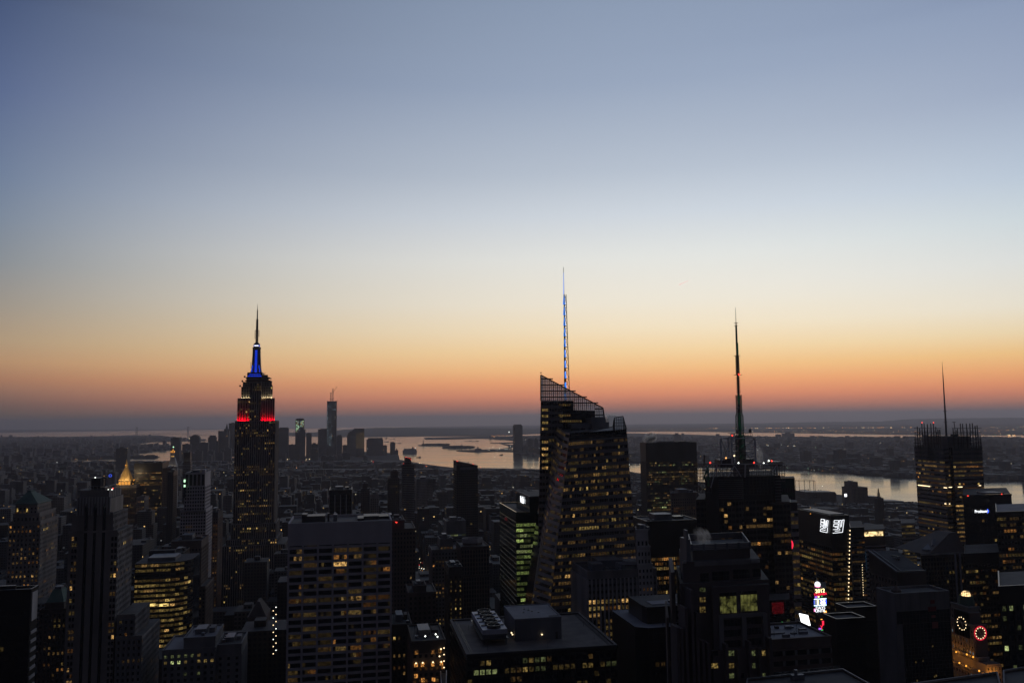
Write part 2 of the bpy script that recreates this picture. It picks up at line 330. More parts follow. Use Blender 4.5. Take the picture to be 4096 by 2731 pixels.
def facade(g, panes, A, B, C, D, fh=4.0, bw=3.2, st={}):
    """A,B bottom left/right, C,D top right/left seen from outside; adds piers/spandrels to g and panes to the list"""
    A, B, C, D = map(Vector, (A, B, C, D)); nrm = (B-A).cross(D-A).normalized()
    H_ = (D-A).length; W_ = (B-A).length; W2 = (C-D).length; nf = max(1, round(H_/fh)); nb = max(1, round(max(W_, W2)/bw))
    pw, pd, sd = st.get('pw', .8), st.get('pd', .35), st.get('sd', .15); sh = st.get('sh', .45); pm, sm = st.get('pier'), st.get('span')
    gm = st.get('glass', 'glass_dark'); lit = st.get('lit', .3); pal = st.get('pal', 'www'); cap = st.get('skip', 0)
    br = st.get('bright', 1.0); run = st.get('run', .5)
    def q(u, v, h): return A.lerp(B, u).lerp(D.lerp(C, u), v) + nrm*h
    vis0 = 0
    for i in range(nf):   # first floor that can be in the picture
        c = q(.5, (i+1)/nf, 0); s_ = proj(*c)
        if s_[1] < 2790 and s_[2] > 0: break
        vis0 = i+1
    if vis0 >= nf: return
    v0 = vis0/nf
    def slab(u0_, u1_, v0_, v1_, h, m):
        a = [q(u0_, v0_, -.05), q(u1_, v0_, -.05), q(u1_, v1_, -.05), q(u0_, v1_, -.05)]; b = [q(u0_, v0_, h), q(u1_, v0_, h), q(u1_, v1_, h), q(u0_, v1_, h)]
        g.idx(a+b, [(4, 5, 6, 7), (0, 1, 5, 4), (1, 2, 6, 5), (2, 3, 7, 6), (3, 0, 4, 7)], m)
    if pm and pw > 0:
        every = st.get('every', 1); hw = pw/2/max(W_, W2)
        for j in range(0, nb+1, every):
            u = j/nb; slab(max(0, u-hw), min(1, u+hw), v0, 1, pd, pm)
        thin = st.get('thin')
        if thin:
            for j in range(nb+1):
                if j % every: slab(j/nb-thin/2/W_, j/nb+thin/2/W_, v0, 1, sd*.6, st.get('thinm', pm))
    hs = sh/nf
    if sm:
        for i in range(vis0, nf+1):
            v = i/nf; slab(0, 1, max(v0, v-hs/2), min(1, v+hs/2), sd, sm)
    wx = st.get('wx', .5*(1-pw/max(.01, W_/nb)) if pm else .46); wx = max(.1, wx); wz = st.get('wz', .5-sh/2)
    lf = st.get('litfloors', {})
    for i in range(vis0, nf-cap):
        ff = RF.choice(st.get('ffs', (.15, .4, .8, 1.0, 1.3, 1.9))) if i not in lf else lf[i]
        prev = False; pmn = None
        for j in range(nb):
            p_ = min(.97, lit*ff)
            on = (RF.random() < run and prev) or RF.random() < (p_ if not prev else p_)
            if prev and not on and RF.random() < run*.4*p_: on = True
            if RF.random() > p_*1.6+.1: on = False
            if on: m = pmn if (prev and pmn and RF.random() < .55) else pick(pal, br)
            else: m = gm
            pmn = m if on else None; prev = on
            if m == gm and st.get('skipdark'): continue
            uc, vc = (j+.5)/nb, (i+.5)/nf
            w, h = wx/nb, wz/nf
            if RF.random() < st.get('miss', 0): continue
            panes.append(([q(uc-w, vc-h, .06), q(uc+w, vc-h, .06), q(uc+w, vc+h, .06), q(uc-w, vc+h, .06)], m))
FOOT = []     # footprints taken by named towers
def tower(name, label, tiers, st, nwin=30, wall='limestone', roof='tar', huts=True, cap=6, group=None, cat='skyscraper', sides=None, side_st=None, parapet=1.0, facades=True, skew=0.0):
    """tiers from the ground up: (x0, x1, y0, y1, ztop)"""
    x0, x1, y0, y1 = tiers[0][:4]; t = thing(name, label, cat, ((x0+x1)/2, y0, 0), group); FOOT.append((x0-6, x1+6, y0-6, y1+6))
    w = MB(); g = MB(); panes = []; zb = 0
    for k, (a, b, c, d, z) in enumerate(tiers):
        s_ = skew*(d-c); w.prism([(a, c), (b, c), (b+s_, d), (a+s_, d)], zb-(.5 if k else 0), z, wall, roof)
        if parapet and skew: w.box(a-.2, b+.2, c-.2, c+.5, z-.4, z+parapet, wall); w.bar((a, c, z+.5), (a+s_, d, z+.5), .5, wall)
        elif parapet:
            e = .5
            for bx in ((a-.2, b+.2, c-.2, c+e), (a-.2, b+.2, d-e, d+.2), (a-.2, a+e, c+e, d-e), (b-e, b+.2, c+e, d-e)): w.box(*bx, z-.4, z+parapet, wall)
        zt = z-(cap if k == len(tiers)-1 else 1.5); s_ = dict(st)
        if facades:
            facade(g, panes, (a, c, zb), (b, c, zb), (b, c, zt), (a, c, zt), st.get('fh', 3.9), st.get('bw', 3.2), s_)
            ss = dict(side_st or st)
            if (sides == 'r') or (sides is None and b < 40): facade(g, panes, (b, c, zb), (b, d, zb), (b, d, zt), (b, c, zt), ss.get('fh', st.get('fh', 3.9)), ss.get('bw', 3.2), ss)
            if (sides == 'l') or (sides is None and a > -40): facade(g, panes, (a, d, zb), (a, c, zb), (a, c, zt), (a, d, zt), ss.get('fh', st.get('fh', 3.9)), ss.get('bw', 3.2), ss)
        zb = z
    part(w, 'wall', t); part(g, 'facade_grid', t)
    if huts:
        a, b, c, d, z = tiers[-1]; h = MB(); a += skew*(d-c)*.5; b += skew*(d-c)*.5; rr = random.Random(int(a*7+c)); W_, D_ = b-a, d-c
        h.box(a+W_*.25, a+W_*.6, c+D_*.35, c+D_*.75, z, z+rr.uniform(2.5, 5), 'metal_grey')
        h.box(a+W_*.68, a+W_*.86, c+D_*.45, c+D_*.7, z, z+rr.uniform(2, 3.5), wall)
        for _ in range(4):
            px, py = a+W_*rr.uniform(.1, .9), c+D_*rr.uniform(.15, .85); h.box(px-1, px+1, py-1, py+1, z, z+rr.uniform(1, 2), 'metal_grey')
        h.tube((a+W_*.15, c+D_*.5, z), (a+W_*.15, c+D_*.5, z+6), .12, 'metal_dark', 4)
        part(h, 'rooftop_machinery', t)
    if panes: emit_windows(t, panes, nwin)
    return t
def bx(xl, xr, yt, Y, dep):
    """tier whose front face spans photo columns xl..xr with its top at row yt, standing at distance Y"""
    a, b = P(xl, yt, Y), P(xr, yt, Y); return (a.x, b.x, Y, Y+dep, (a.z+b.z)/2)
def bxc(cx_, xr, yt, Y, xfar):
    """right-hand tower: near corner column cx_, front to xr, left side running back to column xfar"""
    a, b = P(cx_, yt, Y), P(xr, yt, Y); c = PX(xfar, yt, a.x); return (a.x, b.x, Y, max(c.y, Y+8), a.z)
def lamp(mb, p, r, m):
    p = Vector(p); mb.idx([p+Vector(v)*r for v in ((1, 0, 0), (-1, 0, 0), (0, 1, 0), (0, -1, 0), (0, 0, 1), (0, 0, -1))],
        [(0, 2, 4), (2, 1, 4), (1, 3, 4), (3, 0, 4), (2, 0, 5), (1, 2, 5), (3, 1, 5), (0, 3, 5)], m)
def text(s, size, loc, m, parent=None, rot=(R(90), 0, 0), name='sign_lettering', ext=.1, sx=1.0, align='CENTER'):
    c = bpy.data.curves.new(name, 'FONT'); c.body = s; c.size = size; c.extrude = ext; c.align_x = align; c.align_y = 'CENTER'; c.offset = 0
    tmp = bpy.data.objects.new(name, c); COL.objects.link(tmp); bpy.context.view_layer.update(); me = bpy.data.meshes.new_from_object(tmp.evaluated_get(bpy.context.evaluated_depsgraph_get())); bpy.data.objects.remove(tmp); me.materials.clear(); me.materials.append(mat(m)); o = bpy.data.objects.new(name, me); COL.objects.link(o); o.rotation_euler = rot; o.scale = (sx, 1, 1)
    if parent: o.parent = parent; o.location = Vector(loc)-parent.location
    else: o.location = loc
    return o
def plume(sx, sy, Y, rx, rz, label, lean=0):
    me = bpy.data.meshes.new('steam_plume'); bm = bmesh.new(); bmesh.ops.create_icosphere(bm, subdivisions=2, radius=1); bm.to_mesh(me); bm.free()
    me.materials.append(mat('steam')); o = bpy.data.objects.new('steam_plume', me); COL.objects.link(o); o.location = P(sx, sy, Y)
    o.scale = (rx, rx, rz); o.rotation_euler = (0, lean, 0); tag(o, label, 'steam', 'steam rising from rooftops', 'stuff')
# ------------------------------------------------------------------ ground, water, far shores
def noise_ground(name, c1, c2, scale):
    m, t, b = base_mat(name); g = t.nodes.new('ShaderNodeNewGeometry')
    v = t.nodes.new('ShaderNodeTexVoronoi'); v.inputs['Scale'].default_value = scale; t.links.new(g.outputs['Position'], v.inputs['Vector'])
    nz = t.nodes.new('ShaderNodeTexNoise'); nz.inputs['Scale'].default_value = scale*.25; nz.inputs['Detail'].default_value = 6; t.links.new(g.outputs['Position'], nz.inputs['Vector'])
    sc_ = t.nodes.new('ShaderNodeSeparateColor'); t.links.new(v.outputs['Color'], sc_.inputs[0])
    mu = t.nodes.new('ShaderNodeMath'); mu.operation = 'MULTIPLY'; t.links.new(sc_.outputs[0], mu.inputs[0]); t.links.new(nz.outputs[0], mu.inputs[1])
    cr_ = t.nodes.new('ShaderNodeValToRGB'); cr_.color_ramp.elements[0].color = (*c1, 1); cr_.color_ramp.elements[1].color = (*c2, 1); cr_.color_ramp.elements[1].position = .6
    t.links.new(mu.outputs[0], cr_.inputs[0]); t.links.new(cr_.outputs[0], b.inputs['Base Color']); b.inputs['Roughness'].default_value = .95
    b.inputs['Specular IOR Level'].default_value = .1
    MATS[name] = m
noise_ground('asphalt', (.035, .035, .038), (.07, .07, .075), .02); noise_ground('suburb', (.018, .02, .02), (.11, .1, .1), .012); noise_ground('hill', (.015, .02, .016), (.04, .045, .035), .002)
m, t_, b = base_mat('water'); g_ = t_.nodes.new('ShaderNodeNewGeometry')
mp = t_.nodes.new('ShaderNodeMapping'); mp.inputs['Scale'].default_value = (.006, .02, 1); t_.links.new(g_.outputs['Position'], mp.inputs[0])
nz = t_.nodes.new('ShaderNodeTexNoise'); nz.inputs['Scale'].default_value = .35; nz.inputs['Detail'].default_value = 8; nz.inputs['Roughness'].default_value = .6; t_.links.new(mp.outputs[0], nz.inputs['Vector'])
rr = t_.nodes.new('ShaderNodeMapRange'); rr.inputs[1].default_value = .35; rr.inputs[2].default_value = .65; rr.inputs[3].default_value = .08; rr.inputs[4].default_value = .18
t_.links.new(nz.outputs[0], rr.inputs[0]); t_.links.new(rr.outputs[0], b.inputs['Roughness'])
n2 = t_.nodes.new('ShaderNodeTexNoise'); n2.inputs['Scale'].default_value = 12; n2.inputs['Detail'].default_value = 3; t_.links.new(mp.outputs[0], n2.inputs['Vector'])
bp = t_.nodes.new('ShaderNodeBump'); bp.inputs['Strength'].default_value = .12; bp.inputs['Distance'].default_value = .6; t_.links.new(n2.outputs[0], bp.inputs['Height']); t_.links.new(bp.outputs[0], b.inputs['Normal'])
b.inputs['Base Color'].default_value = (.012, .018, .022, 1); b.inputs['IOR'].default_value = 1.33; MATS['water'] = m

def sheet_polar(name, mname, rmax, z=0):
    mb = MB(); vs = []; fs = []; rings = [0]+[300*(rmax/300)**(i/26) for i in range(27)]; n = 96
    for r_ in rings:
        for k in range(n):
            a = 2*math.pi*k/n; x, y = r_*math.cos(a), r_*math.sin(a); vs.append((x, y, drop(x, y)+z))
    for i in range(len(rings)-1):
        for k in range(n): fs.append((i*n+k, (i+1)*n+k, (i+1)*n+(k+1) % n, i*n+(k+1) % n))
    mb.idx(vs, fs, mname); return mb.build(name)
tag(sheet_polar('water', 'water', 64500), kind='structure')
def dens(poly, step):
    out = []
    for (x0, y0), (x1, y1) in zip(poly, poly[1:]+poly[:1]):
        L_ = math.hypot(x1-x0, y1-y0); n = max(1, int(L_/step))
        for i in range(n): out.append((x0+(x1-x0)*i/n, y0+(y1-y0)*i/n))
    return out
def inside(p, poly):
    x, y = p; c = False; j = len(poly)-1
    for i in range(len(poly)):
        (xi, yi), (xj, yj) = poly[i], poly[j]
        if (yi > y) != (yj > y) and x < (xj-xi)*(y-yi)/(yj-yi)+xi: c = not c
        j = i
    return c
def land(name, poly, m, h=3, step=400, wob=0, kind='structure'):
    poly = dens(poly, step/2 if wob else step); rr_ = random.Random(len(poly))
    if wob: poly = [(x+rr_.uniform(-wob, wob), y+rr_.uniform(-wob, wob)) for x, y in poly]
    xs = [p[0] for p in poly]; ys = [p[1] for p in poly]; pts = [Vector(p) for p in poly]; n = len(poly)
    S = max(step, (max(xs)-min(xs))/60, (max(ys)-min(ys))/60)
    x = min(xs)+S/2
    while x < max(xs):
        y = min(ys)+S/2
        while y < max(ys):
            if inside((x, y), poly): pts.append(Vector((x, y)))
            y += S
        x += S
    r_ = delaunay_2d_cdt(pts, [(i, (i+1) % n) for i in range(n)], [], 1, 1e-3)
    vs = [(v.x, v.y, drop(v.x, v.y)+h) for v in r_[0]]
    mb = MB(); fs = []
    for f_ in r_[2]:
        f_ = list(f_); a, b_, c = (r_[0][i] for i in f_[:3])
        if (b_.x-a.x)*(c.y-a.y)-(b_.y-a.y)*(c.x-a.x) < 0: f_.reverse()
        fs.append(tuple(f_))
    mb.idx(vs, fs, m)
    for i in range(n):
        a, b_ = poly[i], poly[(i+1) % n]
        mb.face([(a[0], a[1], drop(*a)-1), (b_[0], b_[1], drop(*b_)-1), (b_[0], b_[1], drop(*b_)+h), (a[0], a[1], drop(*a)+h)], m)
    return tag(mb.build(name), kind=kind)
def gp(*pts): return [G(*p) for p in pts]
# Manhattan, in metres: x towards the Hudson, y downtown
MAN = [(1900, -900), (1880, 2050), (1760, 2133), (1690, 2300), (1655, 2560), (1560, 2760), (1430, 3150), (1380, 3700), (1350, 4030), (1119, 4187), (966, 4377), (721, 4563), (558, 4649), (502, 4797), (421, 5103), (300, 5741), (325, 6300), (340, 6800), (240, 7100), (60, 7350), (-150, 7150), (-420, 6500), (-900, 6000), (-1500, 5700), (-1900, 5000), (-1850, 4200), (-1450, 3300), (-1250, 2500), (-1150, 1500), (-1100, -900)]
land('manhattan_ground', MAN, 'asphalt', 4, 400)
# New Jersey: shore read along the Hudson, out to the horizon
NJ = gp((4300, 1925), (4096, 1922), (4048, 1920), (3960, 1924), (3932, 1918), (3800, 1915), (3662, 1912), (3536, 1905), (3443, 1896), (3345, 1887), (3219, 1880), (3135, 1875), (2790, 1862), (2521, 1849), (2300, 1836), (2155, 1825), (2100, 1822), (2062, 1813), (2056, 1800), (2075, 1775), (2056, 1762), (1990, 1757), (1930, 1754), (1800, 1756.5), (1700, 1757.5), (1696, 1751), (1760, 1749.5), (1830, 1748), (2053, 1744), (2300, 1739), (2512, 1733), (2750, 1738), (3000, 1745.5), (3200, 1747), (3600, 1752), (3668, 1750), (3900, 1751), (4350, 1752))
far = [(38000, 22000), (60000, -3000), (9000, -3000)]
land('new_jersey_ground', NJ+[(40000, 12000), (20000, -3000), (4000, -3000)], 'suburb', 5, 900)
NB = gp((4350, 1740), (3930, 1740), (3657, 1739), (3350, 1734), (3000, 1729), (2800, 1726), (2512, 1723), (2300, 1728), (2053, 1739), (1960, 1744), (1700, 1745), (1458, 1748))
land('staten_and_newark_ground', NB+[G(1240, 1746), G(1100, 1741), (2500, 42000), (12000, 55000), (40000, 45000), (52000, 20000)], 'suburb', 6, 2500)
BK = gp((-200, 1748), (0, 1748.5), (230, 1747), (420, 1744), (520, 1742), (640, 1741), (690, 1749), (770, 1757), (830, 1762), (700, 1765), (610, 1767), (530, 1777), (517, 1783), (600, 1783), (680, 1784), (683, 1800), (640, 1802), (530, 1815), (514, 1819), (517, 1833), (600, 1832), (640, 1829))
land('brooklyn_ground', BK+[(-2100, 6900), (-2200, 4500), (-4500, 3000), (-16000, 6000)], 'suburb', 5, 900)
# hills on the horizon
def ridge(name, pts, D, base, depth=2500):
    mb = MB(); top = []; bot = []; back = []
    P2 = []
    for (a, b_), (c, d) in zip(pts, pts[1:]):
        n = max(2, int((c-a)/14))
        for i in range(n): P2.append((a+(c-a)*i/n, b_+(d-b_)*i/n))
    P2.append(pts[-1]); rr_ = random.Random(5)
    for sx, sy in P2:
        d = ray(sx, sy+rr_.uniform(-.6, .6)); h = math.hypot(d.x, d.y); t = D/h
        x, y, z = d.x*t, d.y*t, CAMZ+d.z*t; k = 1-depth/D
        top.append((x, y, max(z, drop(x, y)+8))); bot.append((x*k, y*k, drop(x*k, y*k)+base)); back.append((x*(2-k), y*(2-k), drop(x, y)-10))
    n = len(top); mb.idx(bot+top+back, [(i, i+1, n+i+1, n+i) for i in range(n-1)]+[(n+i, n+i+1, 2*n+i+1, 2*n+i) for i in range(n-1)], 'hill')
    return tag(mb.build(name, smooth=True), kind='structure')
ridge('staten_island_hills', [(1000, 1745), (1180, 1738), (1300, 1724), (1400, 1716), (1502, 1710), (1587, 1709.5), (1706, 1712), (1900, 1713), (2148, 1716), (2400, 1718), (2600, 1724)], 19500, 3, 3000)
ridge('highlands_hills', [(-150, 1722), (0, 1719), (400, 1718), (700, 1717), (1000, 1716), (1300, 1716)], 48000, 0, 4000)
ridge('watchung_hills', [(2150, 1706), (2500, 1700), (2800, 1696), (3000, 1693), (3280, 1687), (3520, 1685), (3570, 1681), (3640, 1675), (3932, 1671), (4300, 1668)], 36000, 0, 5000)

# islands in the bay
def island(name, sx0, sx1, row, thick, Y=None):
    (xa, ya), (xb, yb) = G(sx0, row), G(sx1, row); yn = G((sx0+sx1)/2, row+thick)[1]
    dy = max(60, (ya+yb)/2-yn); n = 14; poly = []
    for i in range(n):
        a = 2*math.pi*i/n; poly.append(((xa+xb)/2+(xb-xa)/2*math.cos(a), (ya+yb)/2-dy/2+dy/2*math.sin(a)))
    land(name, poly, 'suburb', 4, 120, 12); return poly
li = island('liberty_island_ground', 1662, 1795, 1778.5, 5); ei = island('ellis_island_ground', 1756, 1893, 1788, 6)
land('jersey_pier_ground', gp((1825, 1802.5), (1900, 1800), (1990, 1796), (2070, 1796), (2070, 1808), (1990, 1806), (1900, 1808.5), (1840, 1805)), 'suburb', 4, 100)
land('jersey_spit_ground', gp((1961, 1772.5), (2000, 1771.5), (2070, 1768), (2070, 1771), (2010, 1774)), 'suburb', 4, 100)
land('jersey_causeway_ground', gp((2000, 1774), (2030, 1778), (2075, 1780), (2075, 1786), (2050, 1790), (2030, 1795), (2010, 1796.5), (2038, 1788), (2030, 1782)), 'suburb', 4, 100)
BZ = lambda x, y: drop(x, y)+4

# ------------------------------------------------------------------ far towers: lower Manhattan, Jersey City, Brooklyn
def far_tower(name, label, x0, x1, yt, Y, dep=None, m='far_wall', tiers=None, group='distant downtown towers', top=None, cat='building', tint=None):
    a, b_ = P(x0, yt, Y), P(x1, yt, Y); dep = dep or min(60, (b_.x-a.x)); mb = MB(); mb.tint = tint if tint is not None else RF.uniform(.02, .98)
    zb = drop(a.x, Y)+3; cx_, cy_ = (a.x+b_.x)/2, Y; mb.box(a.x, b_.x, Y, Y+dep, zb, (a.z+b_.z)/2, m)
    for (u0_, u1_, yy) in (tiers or []):
        c, d = P(u0_, yy, Y), P(u1_, yy, Y); mb.box(c.x, d.x, Y+dep*.15, Y+dep*.85, a.z-1, (c.z+d.z)/2, m)
    FOOT.append((a.x-5, b_.x+5, Y-5, Y+dep+5))
    t = thing(name, label, cat, (cx_, cy_, zb), group); part(mb, 'wall', t)
    if top: top(t, a, b_, Y, dep)
    else:
        z = (a.z+b_.z)/2; rb = MB(); w = b_.x-a.x; rb.tint = .3
        rb.box(a.x+w*.3, a.x+w*.65, Y+dep*.3, Y+dep*.7, z if not tiers else z-.2, z+4, m); part(rb, 'rooftop_bulkhead', t)
    return t
fd = [
 (683, 720, 1752, 6100, 'flat-topped grey tower far off, right of the gold clock spire', [(690, 697, 1748), (709, 716, 1749)]),
 (760, 797, 1748, 6300, 'hazy tower with rounded stepped top, left of the pair near the river', [(764, 794, 1742), (772, 786, 1738)]),
 (729, 762, 1776, 6000, 'lower hazy block beside the stepped-top tower', None),
 (797, 832, 1770, 6100, 'broad hazy block between two stepped towers', [(800, 815, 1768)]),
 (832, 863, 1748, 6400, 'hazy tower with a slightly narrower top, second from the sharp spire', [(837, 860, 1741)]),
 (1110, 1154, 1712, 6300, 'dark flat tower just right of the tall lit skyscraper', [(1118, 1150, 1709)]),
 (1154, 1182, 1778, 6100, 'low hazy block left of the curved white-lit tower', None),
 (1225, 1246, 1733, 6300, 'narrow hazy tower between the white-lit tower and the broad one', [(1228, 1245, 1731)]),
 (1272, 1312, 1716, 6350, 'broad flat grey tower left of the tower under construction', [(1280, 1306, 1714)]),
 (1246, 1272, 1775, 6200, 'low pitched hazy block left of the broad grey tower', [(1250, 1262, 1771)]),
 (1345, 1369, 1744, 6400, 'round-shouldered tower right of the tower under construction', [(1349, 1366, 1739)]),
 (1466, 1533, 1757, 6500, 'wide stepped office tower near the bay, flat broken top', [(1472, 1530, 1751)]),
 (1533, 1548, 1781, 6500, 'stepped shoulder block at the foot of the wide tower', None),
 (1561, 1581, 1770, 6600, 'slim tower standing alone by the bay', [(1563, 1576, 1767)]),
 (1580, 1593, 1800, 6600, 'short tower with a pointed top beside the slim bay tower', [(1584, 1588, 1794)]),
 (1370, 1388, 1780, 6300, 'low dark block left of the domed tower', None),
 (863, 873, 1764, 6000, 'narrow block left of the sharp spire', None),
]
for i, (a, b_, yt, Y, lab, ti) in enumerate(fd): far_tower('distant_tower', lab, a, b_, yt, Y, tiers=ti)
def spire_top(t, a, b_, Y, dep):
    m_ = MB(); m_.tint = .4; q = P(906, 1713, Y); s_ = P(906, 1693, Y); m_.loft([(q.x-12, Y+5, q.z-14), (q.x+12, Y+5, q.z-14), (q.x+12, Y+30, q.z-14), (q.x-12, Y+30, q.z-14)], [(q.x-.6, Y+17, s_.z), (q.x+.6, Y+17, s_.z), (q.x+.6, Y+18, s_.z), (q.x-.6, Y+18, s_.z)], 'far_wall'); part(m_, 'spire', t)
far_tower('spired_tower', 'dark stepped tower with a sharp pyramid spire far left of the lit skyscraper', 873, 915, 1723, 6500, tiers=[(895, 914, 1715)], top=spire_top)
far_tower('distant_tower', 'tall flat hazy tower touching the left edge of the lit skyscraper', 915, 945, 1692, 6700)
def mid_low():
    r_ = random.Random(12); rows = [(870, 1180, 1790, 1815), (1180, 1600, 1795, 1830), (700, 870, 1800, 1822)]
    for k in range(26):
        a, b_, lo, hi = rows[k % 3]; x = r_.uniform(a, b_-25); w = r_.uniform(14, 34); yt = r_.uniform(lo, hi); Y = r_.uniform(5200, 5950)
        mb = MB(); mb.tint = r_.random(); p, q = P(x, yt, Y), P(x+w, yt, Y); mb.box(p.x, q.x, Y, Y+40, drop(p.x, Y)+3, p.z, 'far_wall'); mb.box(p.x+5, p.x+(q.x-p.x)*.6, Y+8, Y+30, p.z, p.z+8, 'far_wall')
        tag(mb.build('distant_block'), 'hazy low block in the dark mass below the downtown towers', 'building', 'low blocks under the downtown towers')
mid_low()
# curved tower with white construction lights
def lit_grid(t, x0, x1, y0, y1, Y, cols, rows, mt, p, name='lights', w=.28, h=.3, seed=1):
    mb = MB(); r_ = random.Random(seed)
    for i in range(cols):
        for j in range(rows):
            if r_.random() < p(i/cols, j/rows):
                a = P(x0+(x1-x0)*(i+.5)/cols, y0+(y1-y0)*(j+.5)/rows, Y); dx = (x1-x0)/cols*Y/F*w*1.1; dz = (y1-y0)/rows*Y/F*h
                mm_ = r_.choice(mt); mb.face([(a.x-dx, Y-.3, a.z-dz), (a.x+dx, Y-.3, a.z-dz), (a.x+dx, Y-.3, a.z+dz), (a.x-dx, Y-.3, a.z+dz)], mm_)
    part(mb, name, t, kind='stuff')
def t8(t, a, b_, Y, dep):
    lit_grid(t, 1184, 1215, 1682, 1732, Y-.5, 12, 16, ['lamp_green', 'lit_c3', 'lit_g3', 'lit_w3'], lambda u, v: (.75 if (u < .3 or (u > .5 and v < .45)) else .12)*(1 if v < .8 else .5), 'construction_lights')
    m_ = MB(); m_.tint = .2; p, q = P(1200, 1722, Y-8), P(1222, 1717, Y-8); m_.box(p.x, q.x, Y-8, Y-.2, 0, q.z, 'far_wall'); part(m_, 'lower_shoulder', t)
    c = MB(); p = P(1200, 1673, Y); c.bar((p.x, Y+20, p.z-4), (p.x+4, Y+20, p.z+14), 1, 'crane'); part(c, 'roof_mast', t)
far_tower('curved_tower', 'tower with white work lights up its rounded crown, left of the cranes', 1182, 1216, 1676, 6000, top=t8, tint=.02, tiers=[(1186, 1213, 1673)])
def tw(t, a, b_, Y, dep):
    g1 = lambda u, v: .8 if (u < .08) else (.45 if v < .35 else .25)
    lit_grid(t, 1309, 1343, 1612, 1640, Y-.5, 14, 6, ['lit_c1', 'lit_c2', 'lit_c3'], lambda u, v: .2, 'work_lights', seed=2)
    lit_grid(t, 1309, 1340, 1645, 1790, Y-.5, 15, 36, ['lit_c1', 'lit_c2', 'lit_c3'], lambda u, v: .5 if u < .07 else .22 if .25 < u < .6 else .04, 'work_lights', seed=3)
    c = MB(); p = P(1331, 1604, Y); 
    c.lattice(p.x, Y+20, p.z, P(1331, 1553, Y).z, 8, 5, 'crane', 6, 1.6); k = P(1331, 1570, Y); e = P(1348, 1545, Y); c.bar((k.x, Y+20, k.z), (e.x, Y+20, e.z), 2, 'crane'); part(c, 'tower_crane', t)
    c = MB(); p = P(1323, 1604, Y); c.lattice(p.x, Y+30, p.z, P(1323, 1569, Y).z, 6, 4, 'crane', 5, 1.5); k = P(1319, 1568, Y); e = P(1326, 1574, Y); c.bar((k.x, Y+30, k.z), (e.x, Y+30, e.z), 3, 'crane')
    p, q = P(1318, 1596, Y), P(1333, 1596, Y); c.bar((p.x, Y+20, p.z), (q.x, Y+20, q.z), 2.5, 'crane'); part(c, 'tower_crane', t)
    c = MB(); k = P(1347, 1606, Y); e = P(1350, 1597, Y); c.bar((k.x, Y, k.z-4), (e.x, Y, e.z), 2, 'crane'); part(c, 'hoist', t)
far_tower('tower_under_construction', 'tall tower under construction with two cranes on its top', 1308, 1347, 1604, 6200, dep=62, top=tw, tint=.02)
def td(t, a, b_, Y, dep):
    m_ = MB(); m_.tint = .45
    for u0_, u1_, yy in ((1388, 1424, 1738), (1392, 1424, 1730), (1398, 1424, 1724), (1408, 1430, 1720)):
        p, q = P(u0_, yy, Y+5), P(u1_, yy, Y+5); m_.box(p.x, q.x, Y+5+.3*(1424-u0_), Y+50-.3*(1424-u0_), 0, p.z, 'far_wall')
    p = P(1420, 1712, Y+20); q = P(1409, 1721, Y+20); w = p.x-q.x; m_.loft([(p.x-w, Y+8, q.z), (p.x+w, Y+8, q.z), (p.x+w, Y+38, q.z), (p.x-w, Y+38, q.z)], [(p.x-2, Y+22, p.z), (p.x+2, Y+22, p.z), (p.x+2, Y+24, p.z), (p.x-2, Y+24, p.z)], 'far_wall')
    part(m_, 'domed_top', t)
far_tower('domed_tower', 'round-shouldered tower topped by a small pyramid, near the bay', 1388, 1425, 1742, 6500, dep=50, top=td, tint=.4)
def tg(t, a, b_, Y, dep): lit_grid(t, 1424, 1457, 1729, 1793, Y-.5, 15, 20, ['lit_y1', 'lit_y1', 'lit_y0', 'lit_w1'], lambda u, v: .9, 'lit_facade', w=.36, h=.3, seed=5)
far_tower('lit_glass_tower', 'broad dark-topped tower glowing amber, beside the small pyramid top', 1424, 1457.5, 1713, 6300, dep=50, top=tg, tint=.02)
# Jersey City
def jc(t, a, b_, Y, dep):
    m_ = MB(); m_.tint = .1; p, q = P(2056, 1703, Y), P(2089, 1703, Y); z0 = (p.z+q.z)/2; c, d = P(2060, 1697, Y), P(2085, 1697, Y)
    m_.loft([(p.x, Y, z0), (q.x, Y, z0), (q.x, Y+dep, z0), (p.x, Y+dep, z0)], [(c.x, Y+6, c.z), (d.x, Y+6, c.z), (d.x, Y+dep-6, c.z), (c.x, Y+dep-6, c.z)], 'far_wall'); part(m_, 'crown', t)
far_tower('riverside_tower', 'tall lone tower with curved crown across the river', 2056, 2090, 1703, 6420, dep=50, top=jc, tint=.1)
for a, b_, yt, Y, l in ((2110, 2131, 1757, 6450, 'left one of two mid-height towers right of the lone riverside tower'), (2138, 2153, 1756, 6450, 'right one of two mid-height towers beside the glass tower edge'), (2092, 2112, 1785, 6300, 'low riverside block touching the foot of the lone tower'), (2112, 2156, 1790, 6200, 'long low riverside block under the two mid-height towers'),
    (2596, 2622, 1737, 8200, 'hazy tower across the river above the steam of the black slab'), (2700, 2724, 1737, 8200, 'hazy flat tower across the river right of the black slab roof'), (2540, 2580, 1752, 8000, 'broad hazy block across the river, left of the black slab'), (2833, 2862, 1782, 7000, 'hazy apartment tower across the river seen left of the green mast'),
    (3136, 3178, 1733, 9500, 'dark hazy clump of towers cutting the distant peach water'), (3216, 3246, 1806, 4300, 'hazy tower standing on the far bank, red light beside it'), (3353, 3385, 1800, 4150, 'pale hazy block on the far bank mid-way'), (3600, 3627, 1830, 3600, 'apartment slab standing on the far bank left of the spiked tower'), (464, 510, 1792, 4600, 'isolated dark hazy tower left of the black office slab')):
    far_tower('distant_tower', l, a, b_, yt, Y, tiers=[(a+(b_-a)*.3, a+(b_-a)*.62, yt-5)])
